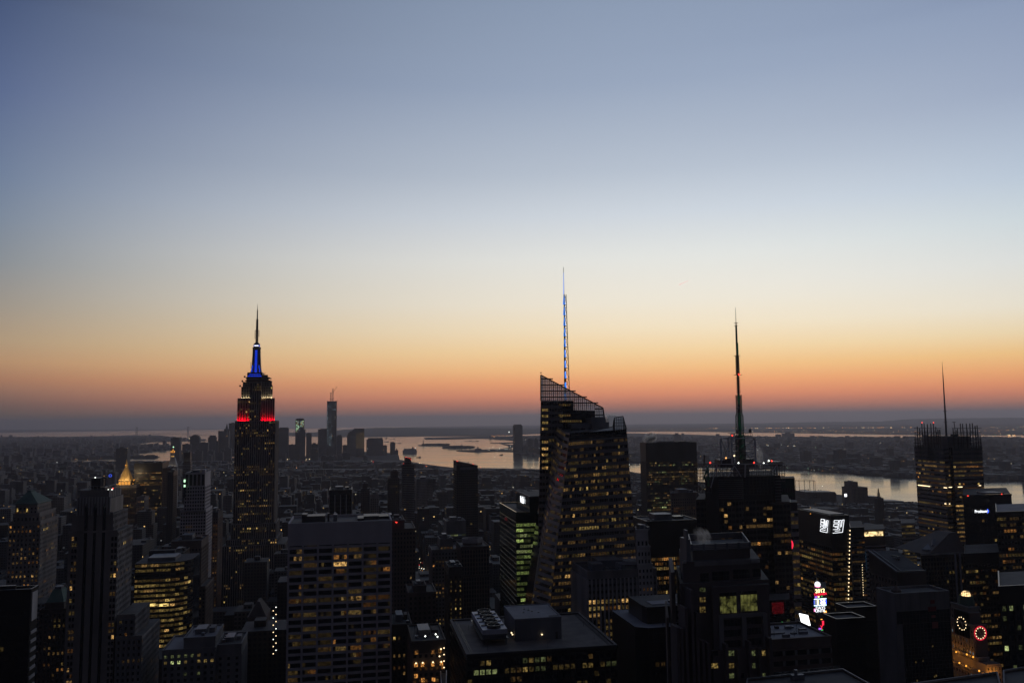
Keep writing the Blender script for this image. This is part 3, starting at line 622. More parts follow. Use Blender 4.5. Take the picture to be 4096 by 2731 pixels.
def clutter(name, label, n, region, hgt, m, seed, wid=(14, 40), tall=.04):
    r_ = random.Random(seed); mb = MB(); c = 0
    while c < n:
        x, y = region(r_)
        if x is None: continue
        w, d = r_.uniform(*wid), r_.uniform(*wid); h = r_.uniform(*hgt)
        if r_.random() < tall: h = h*r_.uniform(2, 3.5)
        mb.tint = r_.random(); z = drop(x, y)+4; mb.box(x-w/2, x+w/2, y-d/2, y+d/2, z, z+h, m); c += 1
    return tag(mb.build(name), label, 'houses', None, 'stuff')
def reg(poly, rows, cols):
    def f_(r_):
        for _ in range(400):
            p = G(r_.uniform(*cols), rows[0]+(rows[1]-rows[0])*r_.random()**1.0)
            if inside(p, poly): return p
        return (None, None)
    return f_
clutter('brooklyn_houses', 'dim mass of small houses beyond the river on the left', 5200, reg(BK+[(-2100, 6900), (-2200, 4500), (-4500, 3000), (-16000, 6000)], (1749, 1900), (-60, 900)), (7, 22), 'far_wall', 21, (16, 60))
clutter('new_jersey_houses', 'dim mass of small houses on the far river bank', 6500, reg(NJ+[(40000, 12000), (20000, -3000), (4000, -3000)], (1749, 1925), (1950, 4150)), (6, 20), 'far_wall', 22, (14, 55))
def isl_trees(poly, label, seed, hh=(8, 16)):
    r_ = random.Random(seed); mb = MB(); xs = [p[0] for p in poly]; ys = [p[1] for p in poly]
    for _ in range(420):
        x, y = r_.uniform(min(xs), max(xs)), r_.uniform(min(ys), max(ys))
        if inside((x, y), poly): lamp(mb, (x, y, BZ(x, y)+r_.uniform(*hh)*.5), r_.uniform(5, 9), 'foliage')
    tag(mb.build('island_trees'), label, 'trees', None, 'stuff')
isl_trees([(x+40 if x < sum(p[0] for p in li)/len(li) else x, y) for x, y in li], 'dark tree belt on the island behind the statue', 3)
isl_trees(ei, 'dark tree belt along the second island', 4)
# statue on its island
def statue():
    x, y = G(1693, 1782); z = BZ(x, y); t = thing('statue', 'tiny dark robed statue with raised arm on its pedestal in the bay', 'statue', (x, y, z)); k = (P(1693, 1757, y).z-z)/93
    m_ = MB(); m_.prism([(x+18*k*math.cos(a*math.pi/5)*(1 if a % 2 else .75)*1.6, y+18*k*math.sin(a*math.pi/5)*(1 if a % 2 else .75)*1.6) for a in range(10)], z, z+9*k, 'concrete'); m_.loft([(x-11*k, y-11*k, z+9*k), (x+11*k, y-11*k, z+9*k), (x+11*k, y+11*k, z+9*k), (x-11*k, y+11*k, z+9*k)], [(x-7*k, y-7*k, z+46*k), (x+7*k, y-7*k, z+46*k), (x+7*k, y+7*k, z+46*k), (x-7*k, y+7*k, z+46*k)], 'concrete'); part(m_, 'pedestal', t)
    m_ = MB(); m_.lathe((x, y), [(6*k, z+46*k), (5*k, z+62*k), (4.2*k, z+74*k), (1.6*k, z+77*k), (2*k, z+80*k), (1.6*k, z+83*k), (.3*k, z+85*k)], 'patina', 8); m_.tube((x-3*k, y, z+74*k), (x-6*k, y, z+90*k), 1.5*k, 'patina', 6); m_.tube((x-6*k, y, z+90*k), (x-6*k, y, z+93*k), 1.8*k, 'patina', 6); m_.tube((x+3*k, y, z+72*k), (x+5*k, y-1, z+64*k), 1.6*k, 'patina', 6); part(m_, 'robed_figure', t)
statue()
def isl_building(name, label, sx0, sx1, row, yt, spires, m='concrete'):
    (x, y) = G((sx0+sx1)/2, row); z = BZ(x, y); a, b_ = P(sx0, yt, y), P(sx1, yt, y); t = thing(name, label, 'building', (x, y, z)); m_ = MB()
    m_.box(a.x, b_.x, y, y+25, z, a.z, m); part(m_, 'wall', t); m_ = MB()
    for s_, yy, w in spires:
        q = P(s_, yy, y); w2 = w*y/F/2; m_.box(q.x-w2, q.x+w2, y+2, y+2+2*w2, a.z-.5, q.z-w2*2, m); m_.loft([(q.x-w2, y+2, q.z-w2*2), (q.x+w2, y+2, q.z-w2*2), (q.x+w2, y+2+2*w2, q.z-w2*2), (q.x-w2, y+2+2*w2, q.z-w2*2)], [(q.x-.2, y+2+w2, q.z), (q.x+.2, y+2+w2, q.z), (q.x+.2, y+2.4+w2, q.z), (q.x-.2, y+2.4+w2, q.z)], m)
    part(m_, 'turret', t)
isl_building('island_hall', 'dark hall with two turrets on the second island', 1800, 1850, 1792, 1782, [(1796, 1777, 4), (1847, 1775, 4), (1820, 1779, 3)])
isl_building('rail_terminal', 'old riverside terminal with a slim clock spire on the pier', 1901, 1926, 1804, 1794, [(1912, 1784, 5)])
# ships
def boat(label, sx, row, L_, h):
    x, y = G(sx, row); z = drop(x, y); t = thing('boat', label, 'boat', (x, y, z), 'small boats on the bay'); m_ = MB(); w = L_/2
    m_.loft([(x-w*.9, y-5, z-.3), (x+w*.8, y-5, z-.3), (x+w*.8, y+5, z-.3), (x-w*.9, y+5, z-.3)], [(x-w, y-6, z+h*.45), (x+w, y-6, z+h*.45), (x+w, y+6, z+h*.45), (x-w, y+6, z+h*.45)], 'metal_dark'); part(m_, 'hull', t)
    m_ = MB(); m_.box(x+w*.2, x+w*.7, y-4, y+4, z+h*.4, z+h, 'metal_grey'); part(m_, 'cabin', t)
for q in ((1543.5, 1754.5, 42, 20), (1546.5, 1768, 70, 10), (1570, 1756.5, 90, 6), (1590, 1773, 110, 6), (1675, 1829.5, 36, 9), (1873, 1765, 110, 8), (1900, 1765, 110, 8), (2005, 1820, 26, 10), (1990, 1758, 60, 8)):
    boat('small dark boat on the peach-lit bay at a distance', *q)
def cruise():
    x0, y = G(1610, 1812); x1, _ = G(1668, 1812); z = drop(x0, y); a, b_ = P(1609, 1816, y).x, P(1668, 1816, y).x; t = thing('cruise_ship', 'large white cruise ship with stacked decks crossing the bay', 'ship', ((a+b_)/2, y, z)); s_ = y/F; L_ = b_-a
    m_ = MB(); bot = [(a+L_*.06, y+10, z-.5), (a+L_*.1, y, z-.5), (b_-1, y, z-.5), (b_-1, y+30, z-.5), (a+L_*.1, y+30, z-.5), (a+L_*.06, y+20, z-.5)]; top = [(a, y+14, z+9*s_), (a+L_*.07, y-1, z+8*s_), (b_, y-1, z+7*s_), (b_, y+31, z+7*s_), (a+L_*.07, y+31, z+8*s_), (a, y+16, z+9*s_)]; m_.loft(bot, top, 'hull_white'); part(m_, 'hull', t)
    for k, (u, v) in enumerate(((.05, .98), (.07, .97), (.09, .95), (.12, .93))):
        m_ = MB(); m_.box(a+L_*u, a+L_*v, y+1+k, y+29-k, z+(7+2.6*k)*s_, z+(9.2+2.6*k)*s_, 'hull_white'); m_.box(a+L_*u+2, a+L_*v-2, y+1.6+k, y+28-k, z+(9.2+2.6*k)*s_, z+(9.6+2.6*k)*s_, 'glass_dark'); part(m_, 'deck', t)
    m_ = MB(); fx = a+L_*.72; m_.loft([(fx-4*s_, y+9, z+17.5*s_), (fx+4*s_, y+9, z+17.5*s_), (fx+4*s_, y+20, z+17.5*s_), (fx-4*s_, y+20, z+17.5*s_)], [(fx-1*s_, y+11, z+25*s_), (fx+1*s_, y+11, z+25*s_), (fx+1*s_, y+18, z+25*s_), (fx-1*s_, y+18, z+25*s_)], 'metal_dark'); part(m_, 'funnel', t)
    m_ = MB(); m_.bar((a+L_*.22, y+14, z+17*s_), (a+L_*.22, y+14, z+23*s_), 2, 'hull_white'); m_.bar((a+L_*.5, y+14, z+17*s_), (a+L_*.5, y+14, z+20*s_), 2, 'hull_white'); part(m_, 'mast', t)
    m_ = MB(); lamp(m_, (b_-L_*.1, y, z+19*s_), 2.4, 'lamp_white'); lamp(m_, (b_-L_*.16, y, z+20*s_), 1.6, 'lamp_red'); part(m_, 'deck_light', t)
cruise()
# suspension bridge on the horizon
def bridge():
    D = 19000.0; a = P(546, 1745, D); b_ = P(752, 1745, D); t = thing('suspension_bridge', 'faint suspension bridge with two tall towers on the left horizon', 'bridge', ((a.x+b_.x)/2, D, drop(a.x, D)))
    dk = (P(546, 1739, D).z, P(752, 1737.5, D).z); tp = (P(546, 1708, D).z, P(752, 1706, D).z)
    for p, z in ((a, tp[0]), (b_, tp[1])):
        m_ = MB(); zb = drop(p.x, D)
        for dx in (-13, 13): m_.box(p.x+dx-5, p.x+dx+5, D-6, D+6, zb, z, 'metal_grey')
        m_.box(p.x-18, p.x+18, D-5, D+5, z-14, z, 'metal_grey'); m_.box(p.x-18, p.x+18, D-5, D+5, zb+90, zb+100, 'metal_grey'); part(m_, 'bridge_tower', t)
    m_ = MB(); l, r_ = P(450, 1744, D), P(860, 1741, D); m_.bar((l.x, D, l.z), (a.x, D, dk[0]), 7, 'metal_grey'); n = 16; prev = None
    for i in range(n+1):
        u = i/n; z = dk[0]+(dk[1]-dk[0])*u+12*math.sin(math.pi*u); q = (a.x+(b_.x-a.x)*u, D, z)
        if prev: m_.bar(prev, q, 7, 'metal_grey')
        prev = q
    m_.bar(prev, (r_.x, D, r_.z), 7, 'metal_grey'); part(m_, 'deck', t)
    m_ = MB(); prev = None
    for i in range(n+1):
        u = i/n; z = tp[0]+(tp[1]-tp[0])*u-(tp[0]-dk[0]-25)*4*u*(1-u); q = (a.x+(b_.x-a.x)*u, D, z)
        if prev: m_.bar(prev, q, 2.5, 'metal_grey')
        prev = q
    m_.bar((a.x, D, tp[0]), (l.x, D, l.z), 2.5, 'metal_grey'); m_.bar((b_.x, D, tp[1]), (r_.x, D, r_.z), 2.5, 'metal_grey'); part(m_, 'main_cable', t)
bridge()
# dockside cranes
for i, (sx, row) in enumerate(((572, 1793), (578, 1792), (625, 1792), (655, 1792))):
    x, y = G(sx, row+4); z = BZ(x, y); m_ = MB(); k = y/F
    m_.bar((x-3*k, y, z), (x-1*k, y, z+10*k), 5, 'crane'); m_.bar((x+3*k, y, z), (x+1*k, y, z+10*k), 5, 'crane'); m_.bar((x-4*k, y, z+9*k), (x+5*k, y, z+12*k), 5, 'crane'); m_.bar((x+1*k, y, z+10*k), (x+5*k, y, z+18*k), 5, 'crane')
    o = m_.build('dock_crane', loc=(x, y, z)); tag(o, 'faint dockside crane on the flat spit left of the lit skyscraper', 'crane', 'dock cranes by the far basin')
# distant lights: street lamps and floodlights of the far shores
def lights(name, label, spec, seed):
    r_ = random.Random(seed); mb = MB()
    for (n, c0, c1, r_a, r_b, mats_, size) in spec:
        for _ in range(n):
            u = r_.random(); sx = c0+(c1-c0)*u; sy = r_a+(r_b-r_a)*(u if isinstance(size, tuple) else r_.random())+r_.gauss(0, .35)
            x, y = G(sx, sy); d = math.hypot(x, y); s_ = (size[0] if isinstance(size, tuple) else size)*r_.uniform(.5, 1.15)
            lamp(mb, (x, y, drop(x, y)+12), d/F*s_, r_.choice(mats_))
    tag(mb.build(name), label, 'lights', None, 'stuff')
O, Wm, Wh, Gr, Rd = 'lamp_orange', 'lamp_warm', 'lamp_white', 'lamp_green', 'lamp_red'
lights('far_bank_lights', 'scattered orange and white lamps on the far river bank and beyond', [
 (75, 2830, 3660, 1715, 1711, [O, O, Wm], (1.5,)), (60, 3000, 3660, 1720, 1732, [O, Wm], .8), (40, 2512, 2830, 1716, 1722, [O, Wm], .7),
 (60, 3900, 4096, 1708, 1745, [O, O, Wm, Gr], .9), (16, 4030, 4070, 1742, 1749, [O, Wm], 1.7), (26, 3400, 3700, 1728, 1735, [O], .7), (9, 2856, 2940, 1782, 1786, [Wh, Gr], 1.3), (30, 3040, 3180, 1780, 1788, [Gr, Wm, Wh], 1.0), (26, 3055, 3160, 1812, 1822, [Gr, Wm], 1.1),
 (36, 3180, 3290, 1790, 1800, [Wm, Gr], .7), (16, 3960, 3995, 1804, 1808, [O], 1.7), (60, 3100, 3660, 1840, 1900, [Wm, O, Wh, Gr], .9), (70, 2700, 4096, 1760, 1880, [O, Wm, Wh], .7), (18, 3940, 4096, 1908, 1913, [O, Wm], 1.1), (20, 3480, 3540, 1885, 1896, [O], 1.0),
 (26, 1950, 2055, 1790, 1806, [Wh, Wm], .8), (14, 1955, 2060, 1744, 1752, [O], 1.2), (3, 2030, 2045, 1729, 1730, [Wh], 2.0), (26, 2100, 2160, 1760, 1815, [Wm, Wh], .8), (2, 1570, 1574, 1727, 1728, [O], 1.6), (12, 2180, 2500, 1725, 1735, [O, Wm], .9)], 31)
lights('brooklyn_lights', 'orange street lamps scattered across the hazy left distance', [
 (12, 318, 336, 1785, 1787, [O, Wm], 1.8), (26, 262, 298, 1831, 1819, [Wm, O], (1.5,)), (4, 368, 380, 1798, 1800, [O], 1.9), (2, 476, 484, 1765, 1767, [O], 1.7), (9, 42, 200, 1835, 1843, [O], 1.9), (12, 90, 160, 1838, 1844, [O], 1.0),
 (55, 0, 520, 1760, 1850, [O, O, Wm], .7), (8, 565, 590, 1796, 1799, [O, Wm], 1.2), (3, 755, 760, 1757, 1759, [Wm], 2.0), (24, 0, 500, 1850, 1960, [O, Wm], .8), (10, 690, 870, 1760, 1790, [O, Wm], .8), (8, 40, 350, 1855, 1860, [Wm, Wh], 1.0)], 32)
# ------------------------------------------------------------------ the tall lit skyscraper with the tricolour crown
def empire():
    Y = 1250.0; g = lambda sx, row=1682, yy=Y: P(sx, row, yy).x
    zt = lambda row, yy=Y: P(1020, row, yy).z
    xL, xR = g(940), g(1101); t = thing('art_deco_skyscraper', 'tallest lit tower with blue mast, white crown and red-lit upper storeys', 'skyscraper', ((xL+xR)/2, Y, 0))
    FOOT.append((xL-50, xR+50, Y-30, Y+70)); w = MB(); gr = MB(); panes = []; lm = 'limestone'
    cxl, cxr = g(1000), g(1040)   # raised centre bay
    T = [(g(917), g(1150), Y-14, Y+60, 62), (g(917), g(1117), Y-9, Y+58, zt(2150)), (g(935), g(1110), Y-5, Y+56, zt(2091)), (xL, xR, Y, Y+54, zt(1682))]
    T[0] = (g(905), g(1150), Y-14, Y+60, zt(2150)-8)
    zb = 0
    st = dict(fh=3.75, bw=3.0, pw=1.15, pd=.7, sd=.12, sh=.42, pier='limestone', span='brick_dark', lit=.26, pal='wwy', wx=.25, bright=.75)
    lf = {}
    for i, (a, b_, c, d, z) in enumerate(T):
        w.box(a, b_, c, d, 0 if i == 0 else zb-2, z, lm, 'tar')
        s2 = dict(st)
        if i == 3:
            s2['litfloors'] = {3: 2.2, 12: 2, 20: 2.4, 28: 1.8, 34: 1.6, 45: 3.2, 53: 3.2, 56: 3.0, 62: .9}
        facade(gr, panes, (a, c, zb), (b_, c, zb), (b_, c, z-1), (a, c, z-1), 3.75, 3.0, s2)
        facade(gr, panes, (b_, c, zb), (b_, d, zb), (b_, d, z-1), (b_, c, z-1), 3.75, 3.2, s2)
        zb = z
    # upper blocks: wings set back, centre bay running up
    U = [(g(947), g(1097), Y+3.5, Y+50, 1682, 1592), (g(960), g(1087), Y+7, Y+46, 1592, 1546), (g(965), g(1083), Y+9, Y+44, 1546, 1527), (g(978), g(1069), Y+11, Y+42, 1527, 1508), (g(983), g(1065), Y+12, Y+40, 1508, 1499)]
    for a, b_, c, d, ra, rb in U:
        s_ = -.125*(d-c); w.prism([(a, c), (b_, c), (b_+s_, d), (a-s_*.2, d)], zt(ra, c)-2, zt(rb, c), lm, 'tar')
        if ra > 1540:
            s3 = dict(st); s3.update(lit=.12 if ra < 1600 else .3, pd=.5, pier=lm, span=lm if ra < 1600 else 'brick_dark', pw=1.3)
            for u0_, u1_ in ((a, cxl), (cxr, b_)): facade(gr, panes, (u0_, c, zt(ra, c)+.3), (u1_, c, zt(ra, c)+.3), (u1_, c, zt(rb, c)), (u0_, c, zt(rb, c)), 3.75, 3.4, s3)
    w.box(cxl-1, cxr+1, Y+1.2, Y+20, zt(1682)-2, zt(1527), lm, 'tar')
    facade(gr, panes, (cxl-1, Y+1.2, zt(1682)+.3), (cxr+1, Y+1.2, zt(1682)+.3), (cxr+1, Y+1.2, zt(1532)), (cxl-1, Y+1.2, zt(1532)), 3.75, 3.2, st)
    for a, b_, row in ((g(973), g(1075), 1519), (g(975), g(1072), 1507)):
        w.box(a, b_, Y+9, Y+43, zt(row)-1.2, zt(row), 'brick_dark')
    for sx, row in ((969, 1526), (1079, 1526), (978, 1508), (1068, 1508), (960, 1545), (1087, 1545)):
        q = P(sx, row, Y+9); w.box(q.x-1, q.x+1, Y+9, Y+12, q.z-.5, q.z+2, 'brick_dark')
    part(w, 'wall', t); part(gr, 'facade_grid', t)
    yc = Y+26; z0 = zt(1505, yc); gx = lambda sx: P(sx, 1450, yc).x; c = gx(1026)
    m_ = MB(); m_.box(gx(995), gx(1054), yc-14, yc+14, zt(1508), zt(1491, yc), 'metal_dark', 'tar'); part(m_, 'mast_base', t)
    m_ = MB()
    for ra, rb, l, r_ in ((1502.5, 1505.5, 996, 1052), (1495.5, 1498, 1001, 1048)):
        for k in range(5):
            a = gx(l+(r_-l)*(k+.06)/5); b_ = gx(l+(r_-l)*(k+.94)/5); m_.box(a, b_, yc-14.25, yc-13.9, zt(rb, yc-14), zt(ra, yc-14), 'crown_blue')
    part(m_, 'blue_light_band', t)
    m_ = MB(); hw = lambda sx: (gx(sx)-c)
    prof = [(21, 1491), (18, 1478), (16.5, 1460), (15.5, 1440), (14.5, 1420), (14, 1396)]
    for (h0, ra), (h1, rb) in zip(prof, prof[1:]):
        s0, s1 = h0*Y/F*1.02, h1*Y/F*1.02; za, zb_ = zt(ra, yc), zt(rb, yc)
        for (k0, d0) in ((1, .62), (.62, 1)): m_.loft([(c-s0*k0, yc-s0*d0, za), (c+s0*k0, yc-s0*d0, za), (c+s0*k0, yc+s0*d0, za), (c-s0*k0, yc+s0*d0, za)], [(c-s1*k0, yc-s1*d0, zb_), (c+s1*k0, yc-s1*d0, zb_), (c+s1*k0, yc+s1*d0, zb_), (c-s1*k0, yc+s1*d0, zb_)], 'metal_grey')
    part(m_, 'mooring_mast', t); mast_ = t.children[-1] if False else bpy.data.objects['mooring_mast']
    m_ = MB(); pn = 11
    for k in range(pn):
        ra, rb = 1491-(1491-1401)*k/pn, 1491-(1491-1401)*(k+1)/pn; za, zb_ = zt(ra, yc), zt(rb, yc)
        s0 = (21-7*k/pn)*Y/F*1.02+.5
        for sgn in (0,):
            m_.box(c-1.6, c+1.6, yc-s0-.1, yc-s0+.5, za+.5, zb_-.4, 'crown_blue')
    part(m_, 'blue_light_strip', t, under=mast_)
    m_ = MB()
    for sg in (-1, 1):
        for k, (dx, ra, rb) in enumerate(((5.6, 1489, 1474), (4.6, 1474, 1462))): m_.box(c+sg*dx-.5, c+sg*dx+.5, yc-8.6, yc-8.1, zt(ra, yc), zt(rb, yc), 'crown_blue')
    part(m_, 'blue_side_light', t, under=mast_)
    m_ = MB(); k = Y/F
    m_.lathe((c, yc), [(16*k, zt(1396, yc)), (16*k, zt(1389, yc)), (12*k, zt(1388, yc)), (11.5*k, zt(1380, yc)), (13*k, zt(1379, yc)), (11*k, zt(1375, yc)), (6*k, zt(1370, yc)), (3*k, zt(1367, yc))], 'metal_grey', 20); dome_ = part(m_, 'domed_lantern', t)
    m_ = MB(); m_.lathe((c, yc), [(11.8*k, zt(1385.5, yc)), (12.2*k, zt(1384, yc)), (12.2*k, zt(1382.5, yc)), (11.8*k, zt(1381, yc))], 'crown_blue', 20); m_.box(c-3, c+3, yc-12.6*k, yc-12*k, zt(1385, yc), zt(1381.6, yc), 'sign_white'); part(m_, 'lantern_light', t, under=dome_)
    m_ = MB(); m_.lattice(c, yc, zt(1368, yc), zt(1327, yc), 3.2, 3.0, 'metal_dark', 5, .45); m_.tube((c, yc, zt(1368, yc)), (c, yc, zt(1320, yc)), 1.1, 'metal_dark')
    for dx in (-7.5, 7.5): m_.tube((c+dx*k, yc, zt(1355 if dx < 0 else 1347, yc)), (c+dx*k, yc, zt(1321, yc)), .35, 'metal_dark')
    m_.box(c-7.5*k, c+7.5*k, yc-.3, yc+.3, zt(1322, yc)-.3, zt(1321, yc), 'metal_dark')
    m_.lattice(c, yc, zt(1327, yc), zt(1278, yc), 2.8, 2.2, 'metal_dark', 8, .4)
    for rr_ in (1279, 1286, 1294, 1302, 1310): m_.box(c-4.2*k, c+4.2*k, yc-1.6, yc+1.6, zt(rr_, yc), zt(rr_-1.5, yc), 'metal_dark')
    m_.tube((c, yc, zt(1327, yc)), (c, yc, zt(1240, yc)), 1.2, 'metal_dark', 8, .75); m_.tube((c, yc, zt(1240, yc)), (c, yc, zt(1214, yc)), .5, 'metal_dark', 6, .1); part(m_, 'antenna', t)
    m_ = MB()
    for dx, ra, rb in ((-21, 1475, 1452), (-21, 1470, 1448), (31, 1510, 1490), (-34, 1512, 1494), (38, 1512, 1500)): m_.tube((c+dx*k, yc, zt(ra, yc)), (c+dx*k+(.8 if dx > 0 else 0), yc, zt(rb, yc)), .3, 'metal_dark', 5)
    part(m_, 'whip_antenna', t)
    emit_windows(t, panes, 100)
    # floodlights on the set-back ledges: red below, white above
    def flood(x, y, z, col, e, r_=.4):
        l = bpy.data.lights.new('floodlight', 'POINT'); l.energy = e; l.color = col; l.shadow_soft_size = r_; o = bpy.data.objects.new('floodlight', l); COL.objects.link(o); o.parent = t; o.location = Vector((x, y, z))-t.location
    zl = zt(1682)+1.5
    for sx in (951, 962, 973, 984, 994, 1047, 1058, 1069, 1080, 1092): flood(g(sx), Y+1.3, zl-1, (1, .0, .012), 2600)
    zl = zt(1592, Y+3.5)+1.2
    for sx in (964, 973, 983, 993, 1047, 1056, 1068, 1078, 1085): flood(g(sx), Y+5.2, zl-.6, (1, .82, .45), 330)
    m_ = MB()
    for sx in (981, 989, 1052, 1067, 1075, 1083): lamp(m_, (g(sx), Y+4.6, zl), .42, 'lamp_warm')
    part(m_, 'floodlight_head', t)
    flood(c-7, yc-13, zt(1489, yc), (.02, .08, 1), 350); flood(c+7, yc-13, zt(1489, yc), (.02, .08, 1), 350)
empire()

# ------------------------------------------------------------------ twin-crowned glass tower with the blue-lit spire
paint('spandrel_grey', (.20, .185, .19), .45, .0, .2)
paint('facet_glass', (.36, .32, .295), .5, 0, .15)
def crystal():
    t = thing('glass_tower', 'faceted glass tower with slanted see-through crown and blue-lit spire', 'skyscraper', (165, 545, 0)); FOOT.append((118, 215, 530, 650))
    def down(p, q, z=0):   # carry the line p->q (top->lower) on to the ground
        k = (z-p.z)/(q.z-p.z); return p+(q-p)*k
    Y2, Y1, YF = 578.0, 540.0, 558.0
    w = MB(); g = MB(); panes = []
    # rear, taller volume
    aT, aB = P(2163, 1602, Y2), P(2151, 2250, Y2); bT, bB = P(2424, 1693, Y2), P(2470, 2250, Y2); aB, bB = down(aT, aB), down(bT, bB)
    def ext(pts_f, dep): return [Vector((p.x+.26*dep, p.y+dep, p.z)) for p in pts_f]
    bodytop = [P(2163, 1602, Y2), P(2294, 1602, Y2), P(2294, 1640, Y2), P(2380, 1642, Y2), P(2380, 1700, Y2), bT]
    def slab_poly(mb, poly, dep, m):
        n = len(poly); q = ext(poly, dep); mb.idx(poly+q, [tuple(range(n)), tuple(range(2*n-1, n-1, -1))]+[(i, n+i, n+(i+1) % n, (i+1) % n) for i in range(n)], m)
    slab_poly(w, [aB, bB, bT]+[bodytop[i] for i in (4, 3, 2, 1, 0)], 50, 'glass_dark')
    st = dict(fh=4.35, bw=3.1, pw=.6, pd=.25, sd=.3, sh=.52, pier='spandrel_grey', span='spandrel_grey', lit=.5, pal='wwy', wx=.44, every=2, thin=.3, thinm='spandrel_grey', glass='glass_dark', ffs=(.4, .7, .9, 1.0, 1.1), bright=.4)
    facade(g, panes, aB, P(2250, 1602, Y2)*0+Vector((P(2250, 1602, Y2).x, Y2, 0)), P(2250, 1602, Y2), aT, 4.35, 3.1, dict(st, lit=.30, skip=1, litfloors={i: .5 for i in range(40, 80)}))
    # bright column of windows by the left edge
    for r_ in (1639, 1664, 1690, 1715, 1767, 1794, 1818, 1845, 1870):
        for c_ in range(3):
            p, q = P(2168+c_*8.5, r_+5, Y2-.4), P(2168+c_*8.5+7, r_-5, Y2-.4); panes.append(([(p.x, p.y, p.z), (q.x, p.y, p.z), (q.x, p.y, q.z), (p.x, p.y, q.z)], RF.choice(['lit_y2', 'lit_y2', 'lit_w2', 'lit_w3', 'lit_y1'])))
    for r_, c0, c1 in ((1619, 2235, 2290), (1661, 2235, 2290), (1684, 2240, 2330)):
        for c_ in range(int((c1-c0)/8)):
            p, q = P(c0+c_*8, r_+4, Y2-.4), P(c0+c_*8+6, r_-4, Y2-.4); panes.append(([(p.x, p.y, p.z), (q.x, p.y, p.z), (q.x, p.y, q.z), (p.x, p.y, q.z)], RF.choice(['lit_w1', 'lit_w0', 'lit_y1'])))
    # slanted glass screens above the solid body
    sc_ = MB(); pk, sl, sr = P(2163, 1499, Y2), P(2412, 1631, Y2), P(2418, 1668, Y2)
    poly = [aT, bodytop[1], bodytop[2], bodytop[3], P(2380, 1693, Y2), bT, sr, sl, pk]; sc_.face(poly, 'glass_screen'); back = ext([aT, bodytop[1], bodytop[2], bodytop[3], P(2380, 1693, Y2), bT, sr, sl, pk], 48)
    # far screen sits behind and lower; side return on the left
    sc_.face([aT, pk, back[8], back[0]], 'glass_screen'); crown_ = part(sc_, 'crown_glass', t)
    m_ = MB(); m_.bar(pk, sl, .7, 'mullion'); m_.bar(sl, sr, .6, 'mullion'); m_.bar(pk, aT, .7, 'mullion'); m_.bar(sr, bT, .6, 'mullion')
    topz = lambda x: pk.z+(sl.z-pk.z)*(x-pk.x)/(sl.x-pk.x)
    def low(x): return aT.z if x < bodytop[1].x else (bodytop[2].z if x < bodytop[3].x else bT.z)
    nx = 30
    for i in range(nx+1):
        x = pk.x+(sl.x-pk.x)*i/nx; m_.bar((x, Y2-.1, low(x)), (x, Y2-.1, topz(x)), .26 if i % 2 else .42, 'mullion')
    z = bT.z
    while z < pk.z:
        xs_ = aT.x if z > aT.z else (bodytop[1].x if z > bodytop[2].z else bodytop[3].x); xe = sl.x if z < sl.z else pk.x+(sl.x-pk.x)*(z-pk.z)/(sl.z-pk.z)
        if xe > xs_+.5: m_.bar((xs_, Y2-.15, z), (xe, Y2-.15, z), .30, 'mullion')
        if xe > xs_+.5: m_.box(xs_, xe, Y2-.1, Y2+.1, z+1.4, z+2.2, 'mullion')
        z += 4.35
    part(m_, 'crown_mullions', t, under=crown_)
    # spire
    bx_, by_ = P(2262, 1560, 600).x, 600.0; zz = lambda row: P(2258, row, by_).z; k = 612/F
    m_ = MB(); m_.tube((bx_, by_, zz(1640)), (bx_, by_, zz(1200)), 3.2*k, 'metal_dark', 8, 2*k)
    m_.tube((bx_, by_, zz(1200)), (bx_, by_, zz(1069)), 2.0*k, 'metal_grey', 8, .9*k); spire_ = part(m_, 'spire_core', t)
    m_ = MB(); n = 11; xo = 3.2*k
    for i in range(n):
        ra, rb = 1640-(1640-1178)*i/n, 1640-(1640-1178)*(i+1)/n; wa, wb = (11.5-7*i/n)*k, (11.5-7*(i+1)/n)*k
        za, zb = zz(ra), zz(rb); ca = [(bx_+xo-wa, by_-wa, za), (bx_+xo+wa, by_-wa, za), (bx_+xo, by_+wa, za)]; cb = [(bx_+xo-wb, by_-wb, zb), (bx_+xo+wb, by_-wb, zb), (bx_+xo, by_+wb, zb)]
        for j in range(3): m_.bar(ca[j], cb[j], .42, 'metal_dark'); m_.bar(ca[j], ca[(j+1) % 3], .35, 'metal_dark'); m_.bar(ca[j], cb[(j+1) % 3], .22, 'metal_dark')
    part(m_, 'spire_lattice', t, under=spire_)
    m_ = MB()
    for i in range(n):
        ra, rb = 1640-(1640-1178)*i/n, 1640-(1640-1178)*(i+1)/n; m_.tube((bx_, by_, zz(ra-2)), (bx_, by_, zz(ra-36)), 5*k, 'spire_blue', 8, 2.2*k)  # glowing sleeves stand in for blue light cast on the core
    m_.tube((bx_-.3, by_-1.5*k, zz(1195)), (bx_, by_-1.2*k, zz(1090)), 1.3*k, 'spire_blue', 6, .5*k)
    part(m_, 'blue_core_glow', t, under=spire_)
    # front, lower volume with its chamfered facet
    fl, fr = P(2279, 1733, Y1), P(2506, 1716, Y1); flB, frB = down(fl, P(2220, 2250, Y1)), down(fr, P(2546, 2250, Y1))
    gl, glB = P(2260, 1726, YF), down(P(2260, 1726, YF), P(2158, 2250, YF)); el, elB = P(2225, 1703, Y2-.5), down(P(2225, 1703, Y2-.5), P(2150, 2250, Y2-.5))
    br_, brB = Vector((fr.x-1, Y2+30, fr.z)), Vector((frB.x, Y2+30, 0)); bl_, blB = Vector((el.x+2, Y2+30, el.z)), Vector((elB.x+2, Y2+30, 0))
    LO, HI = [elB, glB, flB, frB, brB, blB], [el, gl, fl, fr, br_, bl_]; NL = 30
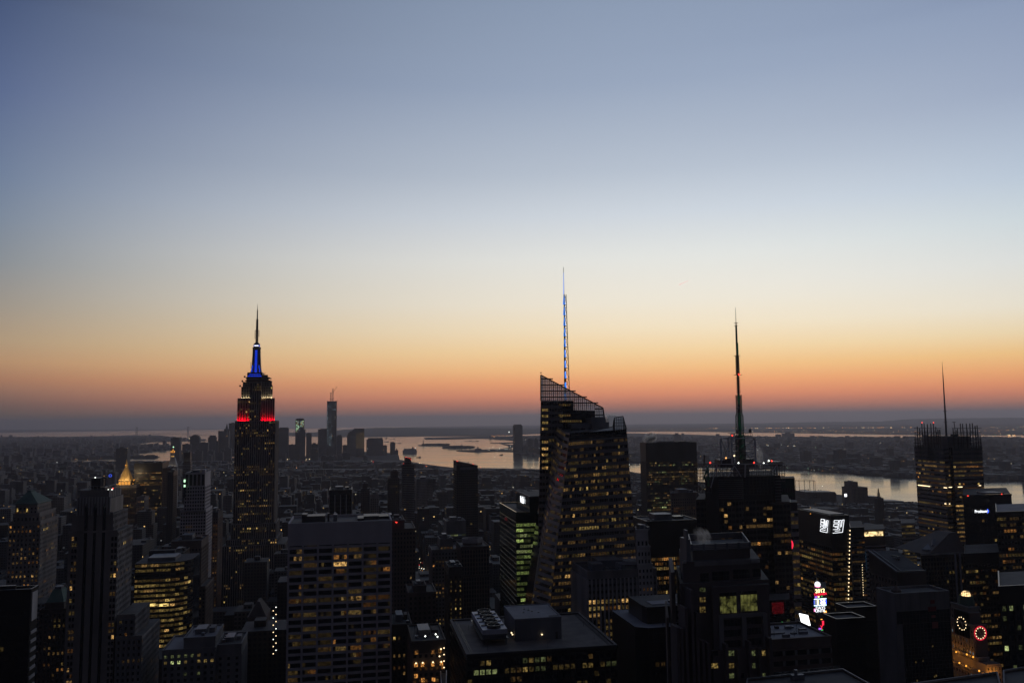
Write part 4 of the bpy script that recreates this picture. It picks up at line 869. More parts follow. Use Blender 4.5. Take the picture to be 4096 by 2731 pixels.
    for i in range(NL): w.loft([p.lerp(q, i/NL) for p, q in zip(LO, HI)], [p.lerp(q, (i+1)/NL) for p, q in zip(LO, HI)], 'glass_dark', cap=False)
    w.face(HI, 'tar'); part(w, 'glass_body', t)
    midz = lambda a, b_, u: a+(b_-a)*u
    lfl = {i: 0 for i in range(0)}
    facade(g, panes, flB, frB, frB.lerp(fr, .982), flB.lerp(fl, .982), 4.35, 3.05, dict(st, lit=.72, run=.2, wx=.37, litfloors={}))
    facade(g, panes, glB, flB, fl, gl, 4.35, 2.2, dict(st, span='facet_glass', glass='facet_glass', pier='mullion', lit=.6, pal='ddw', bright=.3, every=1, pw=.25, thin=None, wx=.42, ffs=(.7, .9, 1)))  # extra dim panes and pale glass stand in for reflected sky
    facade(g, panes, elB, glB, gl, el, 4.35, 2.6, dict(st, lit=.5, bright=.2))
    part(g, 'facade_grid', t)
    # rim screens round the lower roof
    s2 = MB(); rim = [(2279, 1733), (2352, 1726), (2432, 1710), (2452, 1705), (2455, 1680), (2458, 1670), (2492, 1664), (2506, 1716)]; pts = [P(a, b_, Y1) for a, b_ in rim]
    top = pts; base = [Vector((p.x, Y1, fr.z-3)) for p in pts]
    for i in range(len(pts)-1): s2.face([base[i], base[i+1], pts[i+1], pts[i]], 'glass_screen')
    rb = Vector((fr.x-2, Y1+34, fr.z)); s2.face([base[-1], rb, rb+Vector((0, 0, 9)), pts[-2]], 'glass_screen'); rim_ = part(s2, 'rim_glass', t)
    m_ = MB()
    for a, b_ in zip(pts, pts[1:]): m_.bar(a, b_, .45, 'mullion')
    for i in range(3, len(pts)-1):
        for j in range(4):
            p = pts[i].lerp(pts[i+1], j/4); m_.bar((p.x, Y1-.1, fr.z-2), p, .3, 'mullion')
    for r_ in (1678, 1690, 1702): a, b_ = P(2456, r_, Y1), P(2494+(r_-1664)*.27, r_, Y1); m_.bar(a, b_, .3, 'mullion')
    part(m_, 'rim_mullions', t, under=rim_)
    m_ = MB()
    for l, r_, tp, bt in ((2271, 2348, 1693, 1726), (2346, 2400, 1668, 1722), (2400, 2418, 1688, 1715)):
        a, b_ = P(l, tp, Y2-3), P(r_, tp, Y2-3); m_.box(a.x, b_.x, Y2-16 if tp < 1680 else Y2-14, Y2-1, P(l, bt+12, Y2-3).z, a.z, 'metal_grey')
    for sx in (2290, 2306, 2330, 2362): a = P(sx, 1712, Y2-17); m_.box(a.x-1.3, a.x+1.3, Y2-19, Y2-15, a.z-6, a.z, 'metal_dark')
    part(m_, 'rooftop_plant', t)
    emit_windows(t, panes, 100)
crystal()

# ------------------------------------------------------------------ tower with the tall green-lit broadcast mast
def mast_tower():
    Y = 560.0; t = thing('mast_tower', 'dark tower with roof frame and tall green-lit broadcast mast', 'skyscraper', (270, Y, 0)); z = lambda sx, r_, yy=Y: P(sx, r_, yy).z; x = lambda sx, r_=1900, yy=Y: P(sx, r_, yy).x
    w = MB(); g = MB(); panes = []; FOOT.append((235, 330, 545, 650))
    xa, xb, xc = x(2819), x(3117, 1960), x(3158, 2170)
    zr = z(2960, 1906)
    sk = lambda a_, b_, y0_, dp, z1_, m_, rf_: w.prism([(a_, y0_), (b_, y0_), (b_+.52*dp, y0_+dp), (a_+.52*dp, y0_+dp)], 0, z1_, m_, rf_)
    sk(xa, xb, Y, 58, zr, 'black_panel', 'tar')
    sk(x(3080, 2005), xc, Y-3, 50, z(3120, 2005), 'brick_dark', 'tar')
    sk(x(2790, 2010), xa+.5, Y+3, 46, z(2800, 1998), 'brick_dark', 'tar')
    # curved louvred drum at the front corner
    cx_ = x(2924, 1950); rad = 60*575/F; m_ = MB(); pr = []
    n = 22; arc = [(cx_+rad*math.cos(math.pi+math.pi*i/n), Y+2+rad*.45*math.sin(math.pi+math.pi*i/n)) for i in range(n+1)]
    w.prism(arc, 0, z(2924, 1906, Y-4), 'black_panel', 'tar')
    for r_ in range(1922, 2000, 8):
        zz = z(2924, r_, Y-4); m_.prism([(cx_+(p[0]-cx_)*1.012, Y+2+(p[1]-Y-2)*1.03) for p in arc], zz, zz+.35, 'metal_grey')
    part(m_, 'louvre', t)
    # curved louvred wing on the right
    m_ = MB(); a, b_ = x(3092, 1950), x(3117, 1950); w.box(a, b_, Y-2.5, Y, 0, z(3100, 1900), 'black_panel')
    for r_ in range(1912, 2010, 12): zz = z(3100, r_); m_.box(a-.1, b_+.1, Y-2.8, Y-2.5, zz, zz+.5, 'metal_grey')
    part(m_, 'louvre', t)
    part(w, 'wall', t)
    st = dict(fh=4.1, bw=2.9, pw=.5, pd=.25, sd=.15, sh=.45, pier='metal_dark', span='black_panel', lit=.26, pal='wwwo', wx=.44, every=3, bright=.8)
    zt = z(2960, 2000)
    facade(g, panes, (cx_+rad, Y, 0), (x(3092, 1990), Y, 0), (x(3092, 1990), Y, zt), (cx_+rad, Y, zt), 4.1, 2.9, st)
    for i in range(0, n, 2):
        p, q = arc[i], arc[min(n, i+2)]; facade(g, panes, (p[0], p[1], 0), (q[0], q[1], 0), (q[0], q[1], zt), (p[0], p[1], zt), 4.1, 2.9, dict(st, every=1, pw=.25))
    facade(g, panes, (x(3080, 2005), Y-3, 0), (xc, Y-3, 0), (xc, Y-3, z(3120, 2012)), (x(3080, 2005), Y-3, z(3120, 2012)), 4.1, 2.9, dict(st, lit=.34))
    facade(g, panes, (x(2790, 2010), Y+3, 0), (cx_-rad, Y+3, 0), (cx_-rad, Y+3, z(2800, 2004)), (x(2790, 2010), Y+3, z(2800, 2004)), 4.1, 2.9, dict(st, lit=.12))
    part(g, 'facade_grid', t)
    # open sign frames at the corners
    def frame(l, r_, ta, bo, yy, ncol, nrow, name='sign_frame', dep=8):
        m_ = MB(); xa_, xb_, z1, z0 = x(l, ta, yy), x(r_, ta, yy), z((l+r_)/2, ta, yy), z((l+r_)/2, bo, yy)
        for yo in (0, dep):
            for i in range(ncol+1): xx = xa_+(xb_-xa_)*i/ncol; m_.bar((xx, yy+yo, z0), (xx, yy+yo, z1), .3, 'metal_dark')
            for j in range(nrow+1): zz = z0+(z1-z0)*j/nrow; m_.bar((xa_, yy+yo, zz), (xb_, yy+yo, zz), .26, 'metal_dark')
            if yo == 0:
                for i in range(ncol): m_.bar((xa_+(xb_-xa_)*i/ncol, yy, z0), (xa_+(xb_-xa_)*(i+1)/ncol, yy, z0+(z1-z0)*.5), .16, 'metal_dark')
        for j in range(0, nrow+1, 2):
            zz = z0+(z1-z0)*j/nrow
            for xx in (xa_, xb_): m_.bar((xx, yy, zz), (xx, yy+dep, zz), .2, 'metal_dark')
        part(m_, name, t); return (xa_+xb_)/2, (z0+z1)/2, z1-z0
    fx, fz, fh_ = frame(2795, 2843, 1856, 1971, Y-8, 4, 9); frame(2981, 3096, 1853, 1976, Y-6, 8, 10); frame(2843, 2981, 1856, 1906, Y-2, 9, 4, dep=4); frame(3096, 3137, 1852, 1925, Y-2, 4, 7)
    text('4', fh_*1.02, (fx+.6, Y-9, fz+1), 'green_paint', t, sx=.55, ext=.4)
    m_ = MB()
    for a, b_, zt_ in (((2843, 1950), (2868, 1857), 0), ((2868, 1906), (2868, 1857), 0), ((2868, 1862), (2900, 1905), 0), ((2912, 1906), (2938, 1862), 0), ((2938, 1862), (2965, 1906), 0), ((2980, 1908), (2981, 1857), 0), ((3109, 1898), (3109, 1857), 0), ((3090, 1885), (3106, 1860), 0), ((2843, 1856), (3137, 1854), 0)):
        p, q = P(*a, Y-9), P(*b_, Y-9); m_.bar(p, q, .5, 'steel_white')
    a, b_ = x(2940, 1860, Y+10), x(2980, 1860, Y+10); m_.box(a, b_, Y+4, Y+14, z(2960, 1906), z(2960, 1860), 'metal_grey'); part(m_, 'roof_truss', t)
    # raised square frame round the foot of the mast
    m_ = MB(); yy = Y+14; xl, xm, xr = x(2893, 1800, yy), x(2942, 1800, yy-12), x(3031, 1800, yy); z0, z1 = z(2960, 1856, yy), z(2960, 1752, yy); dd = 32
    C4 = [(xl, yy), (xr, yy), (xr, yy+dd), (xl, yy+dd)]; C4.insert(1, (xm, yy-12))
    C4 = [(xl, yy+4), (xm, yy-6), (xr, yy+4), (xr-8, yy+dd)]
    for i in range(4):
        p, q = C4[i], C4[(i+1) % 4]; m_.bar((*p, z0), (*p, z1), .85, 'steel_white'); m_.bar((*p, z1), (*q, z1), .7, 'steel_white'); m_.bar((*p, z0), (*q, z1), .2, 'metal_grey'); m_.bar((*q, z0), (*p, z1), .2, 'metal_grey')
    part(m_, 'mast_frame', t)
    bxm, bym = x(2960, 1740, Y+26), Y+26; zm = lambda r_: z(2955, r_, bym); k = 625/F
    m_ = MB(); m_.lattice(bxm, bym, zm(1856), zm(1745), 30*k, 26*k, 'metal_dark', 6, .35); part(m_, 'mast_scaffold', t)
    m_ = MB()
    for r_, hw_ in ((1744, 37), (1732, 37), (1773, 36), (1805, 36)): m_.box(bxm-hw_*k, bxm+hw_*k, bym-6, bym+6, zm(r_), zm(r_-2.0), 'metal_dark')
    for i in range(9): xx = bxm-37*k+74*k*i/8; m_.bar((xx, bym-6, zm(1744)), (xx, bym-6, zm(1731)), .2, 'metal_dark')
    m_.tube((bxm-27*k, bym-6, zm(1732)), (bxm-27*k, bym-6, zm(1719)), 1.0, 'metal_grey', 8); m_.tube((bxm+28*k, bym-6, zm(1732)), (bxm+28*k, bym-6, zm(1715)), 1.0, 'metal_grey', 8)
    part(m_, 'service_platform', t)
    m_ = MB(); m_.lattice(bxm, bym, zm(1840), zm(1665), 24*k, 22*k, 'green_paint', 16, .34); m_.lattice(bxm, bym, zm(1665), zm(1650), 22*k, 16*k, 'green_paint', 2, .34); m_.lattice(bxm, bym, zm(1650), zm(1581), 16*k, 16*k, 'metal_dark', 8, .36)
    m_.tube((bxm, bym, zm(1840)), (bxm, bym, zm(1665)), 5.5*k, 'green_paint', 8); m_.tube((bxm, bym, zm(1665)), (bxm, bym, zm(1500)), 3.8*k, 'metal_dark', 8); m_.lattice(bxm, bym, zm(1500), zm(1423), 10*k, 9*k, 'metal_dark', 10, .3)
    for i in range(22):
        r_ = 1508+i*3.1; m_.bar((bxm-9*k, bym, zm(r_)), (bxm+9*k, bym, zm(r_)), .22, 'metal_dark'); m_.bar((bxm, bym-9*k, zm(r_)), (bxm, bym+9*k, zm(r_)), .22, 'metal_dark')
    m_.tube((bxm, bym, zm(1581)), (bxm, bym, zm(1500)), 5*k, 'metal_dark', 8); m_.tube((bxm, bym, zm(1500)), (bxm, bym, zm(1423)), 3*k, 'green_paint', 8)
    m_.tube((bxm, bym, zm(1423)), (bxm, bym, zm(1301)), 4.2*k, 'green_paint', 10, 3.6*k); m_.tube((bxm, bym, zm(1301)), (bxm, bym, zm(1292)), 2*k, 'metal_dark', 8); m_.tube((bxm, bym, zm(1292)), (bxm, bym, zm(1230)), 1.3*k, 'metal_grey', 6, .6*k)
    for r_, hw_ in ((1581, 11), (1500, 14), (1423, 11), (1303, 5), (1293, 5)): m_.box(bxm-hw_*k, bxm+hw_*k, bym-1.6, bym+1.6, zm(r_), zm(r_-1.4), 'metal_dark')
    m_.tube((bxm-12*k, bym-3, zm(1631)), (bxm-12*k, bym-5, zm(1631)), 4.5*k, 'metal_grey', 12); m_.bar((bxm-12*k, bym-3, zm(1631)), (bxm-6*k, bym, zm(1631)), .3, 'metal_dark'); bm_ = part(m_, 'broadcast_mast', t)
    m_ = MB()
    m_.tube((bxm+3*k, bym-4.6*k, zm(1420)), (bxm+3*k, bym-4.4*k, zm(1372)), 1.2*k, 'mast_green', 6)
    for i in range(34):
        r_ = RF.uniform(1590, 1838); s_ = RF.choice((-1, 1)); xx = bxm+s_*RF.uniform(1, 9)*k; m_.box(xx-.6*k, xx+.6*k, bym-12.5*k, bym-12*k, zm(r_), zm(r_-RF.uniform(4, 12)), 'mast_green')
    part(m_, 'green_light', t, under=bm_)
    m_ = MB()
    for sx, r_, mm_ in ((2929, 1741, 'lamp_red'), (2955, 1497, 'lamp_red'), (2904, 1831, 'lamp_orange'), (2937, 1822, 'lamp_warm'), (2954, 1851, 'lamp_white'), (3016, 1850, 'lamp_red'), (3055, 1852, 'lamp_white'), (3075, 1842, 'lamp_white'), (3087, 1843, 'lamp_red'), (2841, 1850, 'lamp_red'), (2958, 1497, 'lamp_red')):
        p = P(sx, r_, Y-7 if r_ > 1840 else Y+20); lamp(m_, p, .75, mm_)
    part(m_, 'beacon', t)
    m_ = MB()
    for l, r_, ta in ((2876, 2900, 1838), (2905, 2930, 1832), (2985, 3010, 1836), (3095, 3125, 1850), (2965, 2985, 1840)): m_.box(x(l, ta, Y+20), x(r_, ta, Y+20), Y+18, Y+28, z(2900, 1870, Y+20), z(2900, ta, Y+20), 'metal_dark')
    m_.tube(P(2817, 1860, Y+5), P(2817, 1818, Y+5), .5, 'metal_dark'); m_.bar(P(2812, 1825, Y+5), P(2822, 1825, Y+5), .5, 'metal_dark'); part(m_, 'rooftop_plant', t)
    emit_windows(t, panes, 90)
mast_tower()

# ------------------------------------------------------------------ tower with bristling rod screens and thin mast
def rod_tower():
    Y = 690.0; c = P(3790, 1785, Y); xl = c.x; xr = P(3926, 1785, Y).x; yb = PX(3659, 1785, xl).y; zt = P(3790, 1790, Y).z; dep = yb-Y
    t = thing('rod_screen_tower', 'tower with bristling rod screens above its roof and a thin mast', 'skyscraper', ((xl+xr)/2, Y, 0)); FOOT.append((xl-8, xr+8, Y-8, yb+8)); w = MB(); g = MB(); panes = []
    nt_ = 5.0; w.prism([(xl+nt_, Y), (xr, Y), (xr, yb), (xl, yb), (xl, Y+nt_), (xl+nt_, Y+nt_)], 0, zt, 'glass_dark', 'tar')
    w.box(xl+6, xr-6, Y+7, yb-6, zt-1, P(3790, 1745, Y+8).z, 'metal_grey', 'tar'); part(w, 'wall', t)
    st = dict(fh=4.0, bw=2.2, pw=.2, pd=.2, sd=.35, sh=.6, pier='metal_grey', span='spandrel_grey', lit=.6, pal='wwyo', wx=.46, every=3, thin=.08, bright=.45, skip=3, run=.7)
    facade(g, panes, (xl+nt_, Y, 0), (xr, Y, 0), (xr, Y, zt), (xl+nt_, Y, zt), 4.0, 2.2, dict(st, litfloors={i: RF.choice((.5, 1, 1.6, 2)) for i in range(30, 60)}))
    facade(g, panes, (xl, yb, 0), (xl, Y+nt_, 0), (xl, Y+nt_, zt), (xl, yb, zt), 4.0, 2.2, st)
    facade(g, panes, (xl, Y+nt_, 0), (xl+nt_, Y+nt_, 0), (xl+nt_, Y+nt_, zt), (xl, Y+nt_, zt), 4.0, 1.6, dict(st, lit=.7)); part(g, 'facade_grid', t)
    # closed rod screens over the blank top storeys, then open rods
    m_ = MB()
    for i in range(46):
        u = i/45; xx = xl+nt_+(xr-xl-nt_)*u; m_.box(xx-.12, xx+.12, Y-.7, Y-.45, zt-13, zt+2, 'metal_grey')
        yy = Y+nt_+(yb-Y-nt_)*u; m_.box(xl-.7, xl-.45, yy-.12, yy+.12, zt-13, zt+2, 'metal_grey')
    part(m_, 'rod_screen', t)
    def rods(face, cols, name='open_screen'):
        m_ = MB(); lo = zt-1
        for sx, tp in cols:
            p = P(sx, tp, Y-.6) if face else PX(sx, tp, xl-.6); m_.bar((p.x, p.y, lo), p, .62, 'metal_dark')
        rr_ = random.Random(len(cols)); a, b_ = (P, Y-.6) if face else (PX, xl-.6)
        lo_, hi_ = min(q[0] for q in cols), max(q[0] for q in cols)
        for row in ((1712, 1729, 1757, 1772) ):
            p, q = a(lo_-4, row, b_), a(hi_+4, row, b_); m_.bar(p, q, .42, 'metal_dark')
        for k in range(26):
            sx = lo_+(hi_-lo_)*k/25; p = a(sx, 1722+rr_.uniform(-8, 18), b_); m_.bar((p.x, p.y, lo), p, .26, 'metal_dark')
        part(m_, name, t)
    rods(False, [(3660, 1750), (3669, 1705), (3678, 1712), (3687, 1693), (3696, 1693), (3709, 1695), (3723, 1693), (3733, 1692), (3743, 1706), (3751, 1716), (3759, 1717)])
    rods(True, [(3812, 1714), (3829, 1712), (3841, 1693), (3850, 1694), (3865, 1693), (3879, 1693), (3889, 1692), (3900, 1702), (3908, 1700), (3922, 1750)])
    b_ = P(3786, 1745, Y+14); m_ = MB(); zz = lambda r_: P(3780, r_, Y+14).z; m_.tube((b_.x, b_.y, zz(1750)), (b_.x, b_.y, zz(1640)), 1.0, 'metal_grey', 8, .75); m_.tube((b_.x, b_.y, zz(1640)), (b_.x, b_.y, zz(1500)), .75, 'metal_grey', 8, .4); m_.tube((b_.x, b_.y, zz(1500)), (b_.x, b_.y, zz(1446)), .35, 'metal_grey', 6, .1)
    for r_ in (1643, 1687): m_.box(b_.x-1.3, b_.x+1.3, b_.y-.6, b_.y+.6, zz(r_)-.5, zz(r_), 'metal_grey')
    part(m_, 'mast', t)
    m_ = MB(); a, e, f_ = P(3823, 1740, Y+10), P(3816, 1688, Y+10), P(3809, 1687, Y+10); m_.bar(a, e, .5, 'metal_grey'); m_.bar(f_, P(3822, 1687, Y+10), .5, 'metal_grey'); m_.box(a.x-2.5, a.x+2, a.y, a.y+4, a.z-3, a.z+1, 'metal_dark'); part(m_, 'roof_crane', t)
    m_ = MB()
    for sx, r_ in ((3688, 1690), (3734, 1690)): lamp(m_, PX(sx, r_, xl-.6), .7, 'lamp_red')
    part(m_, 'beacon', t)
    m_ = MB()     # continuous ceiling lights seen on a few floors
    for sx0, sx1, r_ in ((3672, 3720, 1939), (3775, 3788, 1949), (3778, 3785, 2013)):
        p, q = PX(sx0, r_, xl-.9), PX(sx1, r_, xl-.9); m_.box(xl-.95, xl-.9, min(p.y, q.y), max(p.y, q.y), p.z-.35, p.z+.35, 'lamp_warm')
    for sx0, sx1, r_ in ((3795, 3808, 1948), (3832, 3850, 1947), (3865, 3902, 1964), (3916, 3924, 1941), (3796, 3801, 2014)):
        p, q = P(sx0, r_, Y-.9), P(sx1, r_, Y-.9); m_.box(p.x, q.x, Y-.95, Y-.9, p.z-.3, p.z+.3, 'lamp_warm')
    part(m_, 'ceiling_light', t); emit_windows(t, panes, 90)
rod_tower()

# ------------------------------------------------------------------ broad white-banded office slab
def banded():
    z = 211.0; A, B_ = PZ(1152, 2093, z), PZ(1568, 2079, z); Y = (A.y+B_.y)/2; xa, xb = A.x, B_.x; yb = PZ(1165, 2063, z).y
    t = thing('banded_office_slab', 'broad pale office slab with white floor bands and seven window bays', 'skyscraper', ((xa+xb)/2, Y, 0)); FOOT.append((xa-6, xb+6, Y-10, yb+8)); w = MB(); ws = 'white_stone'
    w.box(xa+.6, xb-.6, Y+.6, yb-.6, 0, z-1.5, 'glass_dark', 'roof_gravel')
    for bx_ in ((xa, xb, Y, Y+.8), (xa, xb, yb-.8, yb), (xa, xa+.8, Y+.8, yb-.8), (xb-.8, xb, Y+.8, yb-.8)): w.box(*bx_, z-14, z, ws)
    part(w, 'core', t)
    p0, fl_ = P(1360, 2255, Y).z, 25.35/F*Y*1.035; g = MB(); nb = 7; pw = 1.15; panes = []
    xs = [xa+(xb-xa)*i/nb for i in range(nb+1)]
    for i, x_ in enumerate(xs):
        m_ = MB(); a, b_ = (x_-pw/2, x_+pw/2) if 0 < i < nb else ((x_, x_+pw) if i == 0 else (x_-pw, x_)); m_.box(a, b_, Y-.35, Y+.7, 60, z-.3, ws); part(m_, 'pier', t)
    zf = z-14; k = 0; zs = [P(1360, r_, Y).z for r_ in (2149,)]
    f0 = P(1360, 2150, Y).z; part_ = MB()
    part_.box(xa+pw, xb-pw, Y-.12, Y+.6, f0+.7, z-13.9, ws)
    floors = []
    zc = f0
    while zc > 85:
        floors.append(zc); zc -= fl_
    for i, zc in enumerate(floors):
        part_.box(xa+.2, xb-.2, Y-.15, Y+.6, zc-fl_*.22-1.0 if i else zc-1.6, zc-1.0+fl_*.22-.35 if i else zc-.6, ws)
    part(part_, 'spandrel', t)
    act = [0, .35, .75, .6, .35, .6, .25, .5, .3, .9, .45, 1.0, .3, .6, .55, .5, .6, .5, .5, .4, .5, .6, .5, .5, .6, .5, .4, .5, .5, .5, .4]
    for i in range(1, len(floors)):
        zt_, zb_ = floors[i-1]-1.0-fl_*.22, floors[i]-1.0+fl_*.22-.35
        if i == 1: zt_ = f0-1.7
        for b_ in range(nb):
            a0, a1 = xs[b_]+pw/2, xs[b_+1]-pw/2; n = 5; base = RF.random() < act[min(i, len(act)-1)]*.95; flip = RF.random() < .35; edge = RF.randrange(1, n)
            kk = pick('dddwo', .35); 
            for j in range(n):
                u0_, u1_ = a0+(a1-a0)*j/n+.02, a0+(a1-a0)*(j+1)/n-.02
                on = base and not (flip and (j < edge)) and RF.random() < .93 or RF.random() < .03
                mm_ = (kk if RF.random() < .8 else pick('dd', .1)) if on else 'glass_dark'
                panes.append(([(u0_, Y+.45, zb_+.1), (u1_, Y+.45, zb_+.1), (u1_, Y+.45, zt_-.1), (u0_, Y+.45, zt_-.1)], mm_))
    h = MB()
    def rb(l, r_, rt, y0, y1, m_): a, b_ = P(l, rt, y0), P(r_, rt, y0); h.box(a.x, b_.x, y0, y1, z-1.5, a.z, m_)
    rb(1228, 1300, 2064, Y+10, Y+22, 'metal_dark'); rb(1207, 1228, 2057, Y+14, Y+24, 'metal_dark'); rb(1334, 1349, 2057, Y+16, Y+22, 'metal_grey'); rb(1430, 1455, 2072, Y+14, Y+30, 'metal_dark'); rb(1455, 1515, 2064, Y+20, Y+34, 'metal_dark'); rb(1516, 1555, 2064, Y+22, Y+36, 'metal_dark'); rb(1310, 1318, 2052, Y+16, Y+19, 'metal_dark')
    rb(1262, 1268, 2051, Y+30, Y+33, 'steel_white'); rb(1336, 1344, 2050, Y+30, Y+33, 'steel_white'); part(h, 'rooftop_machinery', t); emit_windows(t, panes, 100)
banded()

# ------------------------------------------------------------------ foreground office block with rooftop boxes
def foreground():
    z = 170.0; q = [PZ(*p, z) for p in ((1869, 2618), (2463, 2573), (2275, 2454), (1782, 2472))]; xa, xb, Y, yb = q[0].x, q[1].x, (q[0].y+q[1].y)/2, (q[2].y+q[3].y)/2
    t = thing('flat_roof_office_block', 'near dark office block, flat pale roof with a fan bank and large grey box', 'office building', ((xa+xb)/2, Y, 0)); FOOT.append((xa-6, xb+6, Y-6, yb+6)); w = MB(); g = MB(); panes = []
    w.box(xa, xb, Y, yb, 0, z-.8, 'black_panel', 'roof_gravel')
    e = .9
    for bx_ in ((xa-.3, xb+.3, Y-.3, Y+e), (xa-.3, xb+.3, yb-e, yb+.3), (xa-.3, xa+e, Y+e, yb-e), (xb-e, xb+.3, Y+e, yb-e)): w.box(*bx_, z-1.2, z, 'metal_dark', 'roof_gravel')
    part(w, 'wall', t)
    st = dict(fh=3.9, bw=2.75, pw=.55, pd=.3, sd=.15, sh=.45, pier='black_panel', span='black_panel', lit=.7, pal='gyyw', wx=.36, bright=.0, skip=0, ffs=(.35, .6, .9), run=.3)
    facade(g, panes, (xa, Y, 0), (xb, Y, 0), (xb, Y, z-2.5), (xa, Y, z-2.5), 3.9, 2.75, st); facade(g, panes, (xa, yb, 0), (xa, Y, 0), (xa, Y, z-2.5), (xa, yb, z-2.5), 3.9, 3, dict(st, lit=.15, bright=.1)); part(g, 'facade_grid', t)
    m_ = MB()      # inner kerb rail
    for o_ in (2.2, 3.0): 
        for a, b_, c, d in ((xa+o_, xb-o_, Y+o_, Y+o_+.15), (xa+o_, xa+o_+.15, Y+o_, yb-o_), (xb-o_-.15, xb-o_, Y+o_, yb-o_)): m_.box(a, b_, c, d, z-.8, z-.55, 'metal_dark')
    for u, v in ((.15, .1), (.2, .3), (.9, .2), (.93, .6), (.55, .08), (.1, .7)): xx, yy = xa+(xb-xa)*u, Y+(yb-Y)*v; m_.bar((xx, yy, z-.8), (xx, yy, z+1.6), .12, 'metal_dark')
    part(m_, 'roof_kerb', t)
    # big grey box: corners read at roof level
    b0, b1 = PZ(2060, 2563, z-.8), PZ(2246, 2551, z-.8); bz = P(2060, 2477, b0.y).z; bk = PZ(2012, 2424, bz).y; m_ = MB(); m_.box(b0.x, b1.x, b0.y, bk, z-.8, bz, 'metal_grey', 'roof_pale')
    for bx_ in ((b0.x-.15, b1.x+.15, b0.y-.15, b0.y+.3), (b0.x-.15, b0.x+.3, b0.y+.3, bk), (b1.x-.3, b1.x+.15, b0.y+.3, bk), (b0.x+.3, b1.x-.3, bk-.3, bk+.1)): m_.box(*bx_, bz-.3, bz+.35, 'roof_pale')
    mh_ = part(m_, 'machine_house', t)
    m_ = MB(); m_.box(b1.x-5.5, b1.x-.6, b0.y+.6, b0.y+4.5, bz+.01, bz+.06, 'tar'); m_.box(b1.x-3, b1.x-1.9, b0.y-.06, b0.y-.003, z-.8, z+2.6, 'metal_dark')
    for u, v, h_ in ((.3, .45, .9), (.45, .6, 1.6), (.5, .5, .7), (.62, .4, .5), (.38, .7, 1.3)): xx, yy = b0.x+(b1.x-b0.x)*u, b0.y+(bk-b0.y)*v; m_.box(xx-.5, xx+.5, yy-.25, yy+.25, bz, bz+.25, 'metal_dark'); m_.bar((xx, yy, bz), (xx, yy, bz+h_), .1, 'metal_dark')
    part(m_, 'hatch', t, under=mh_)
    m_ = MB()
    for p in ((2046, 2529), (2050, 2536), (2168, 2536)): pp = P(*p, b0.y-.7 if p[0] > 2100 else b0.y+2); lamp(m_, pp, .42, 'lamp_warm')
    part(m_, 'wall_lamp', t, under=mh_)
    # cooling tower with five fans
    c0, c1 = P(1931, 2519, Y+15), P(2029, 2513, Y+15); cz = c0.z; f0, f1 = PZ(1931, 2519, cz), PZ(2030, 2514, cz); r0_, r1_ = PZ(1876, 2446, cz), PZ(1967, 2441, cz); xa2, xb2, ya2, yb2 = f0.x, f1.x, f0.y, (r0_.y+r1_.y)/2
    m_ = MB(); lo = z+2.2; wd = xb2-xa2
    m_.loft([(xa2+.8, ya2+.6, lo), (xb2-.8, ya2+.6, lo), (xb2-.8, yb2-.6, lo), (xa2+.8, yb2-.6, lo)], [(xa2, ya2, cz-2.2), (xb2, ya2, cz-2.2), (xb2, yb2, cz-2.2), (xa2, yb2, cz-2.2)], 'metal_grey'); m_.box(xa2, xb2, ya2, yb2, cz-2.2, cz, 'steel_white')
    fc_ = part(m_, 'fan_casing', t)
    m_ = MB(); n = 5
    for i in range(n):
        yy = ya2+(yb2-ya2)*(i+.5)/n; xc_ = (xa2+xb2)/2; rr_ = min(wd*.34, (yb2-ya2)/n*.44); m_.lathe((xc_, yy), [(rr_, cz), (rr_*.95, cz+.7), (rr_, cz+1.5), (rr_*.9, cz+1.5), (rr_*.88, cz+.2), (.05, cz+.2)], 'metal_dark', 18)
        for a_ in range(3): an = a_*math.pi/3+i; m_.bar((xc_-rr_*.85*math.cos(an), yy-rr_*.85*math.sin(an), cz+.9), (xc_+rr_*.85*math.cos(an), yy+rr_*.85*math.sin(an), cz+.9), .28, 'metal_dark')
    for i in range(n-1): yy = ya2+(yb2-ya2)*(i+1)/n; m_.box(xa2+.4, xb2-.4, yy-.25, yy+.25, cz, cz+.5, 'metal_dark')
    part(m_, 'fan', t, under=fc_)
    m_ = MB()
    for i in range(6):
        yy = ya2+.5+(yb2-ya2-1)*i/5
        for xx in (xa2+.6, xb2-.6): m_.bar((xx, yy, z-.8), (xx, yy, lo+.3), .3, 'metal_dark')
    m_.box(xa2-.6, xb2+.6, ya2-.8, yb2+.4, lo-.4, lo, 'metal_dark'); part(m_, 'fan_stand', t, under=fc_)
    emit_windows(t, panes, 90)
foreground()
# ------------------------------------------------------------------ the other named towers, left to right
S = lambda **k: k
masonry = S(fh=3.7, bw=3.0, pw=1.5, pd=.3, sd=.1, sh=.5, pier='limestone', span='limestone', lit=.25, pal='wwyo', wx=.22, wz=.26)
brick = S(fh=3.6, bw=3.2, pw=1.7, pd=.25, sd=.1, sh=.5, pier='brick_brown', span='brick_brown', lit=.2, pal='wwyo', wx=.2, wz=.24)
stripes = S(fh=3.9, bw=1.6, pw=.4, pd=.5, sd=.1, sh=.4, pier='metal_dark', span='black_panel', lit=.35, pal='wwy', wx=.38, run=.75)
curtain = S(fh=3.95, bw=2.6, pw=.2, pd=.15, sd=.2, sh=.5, pier='metal_dark', span='glass_blue', lit=.38, pal='wyg', wx=.38)

def tier_px(lst):   # (xl, xr, row, Y, depth)
    return [bx(*q) for q in lst]
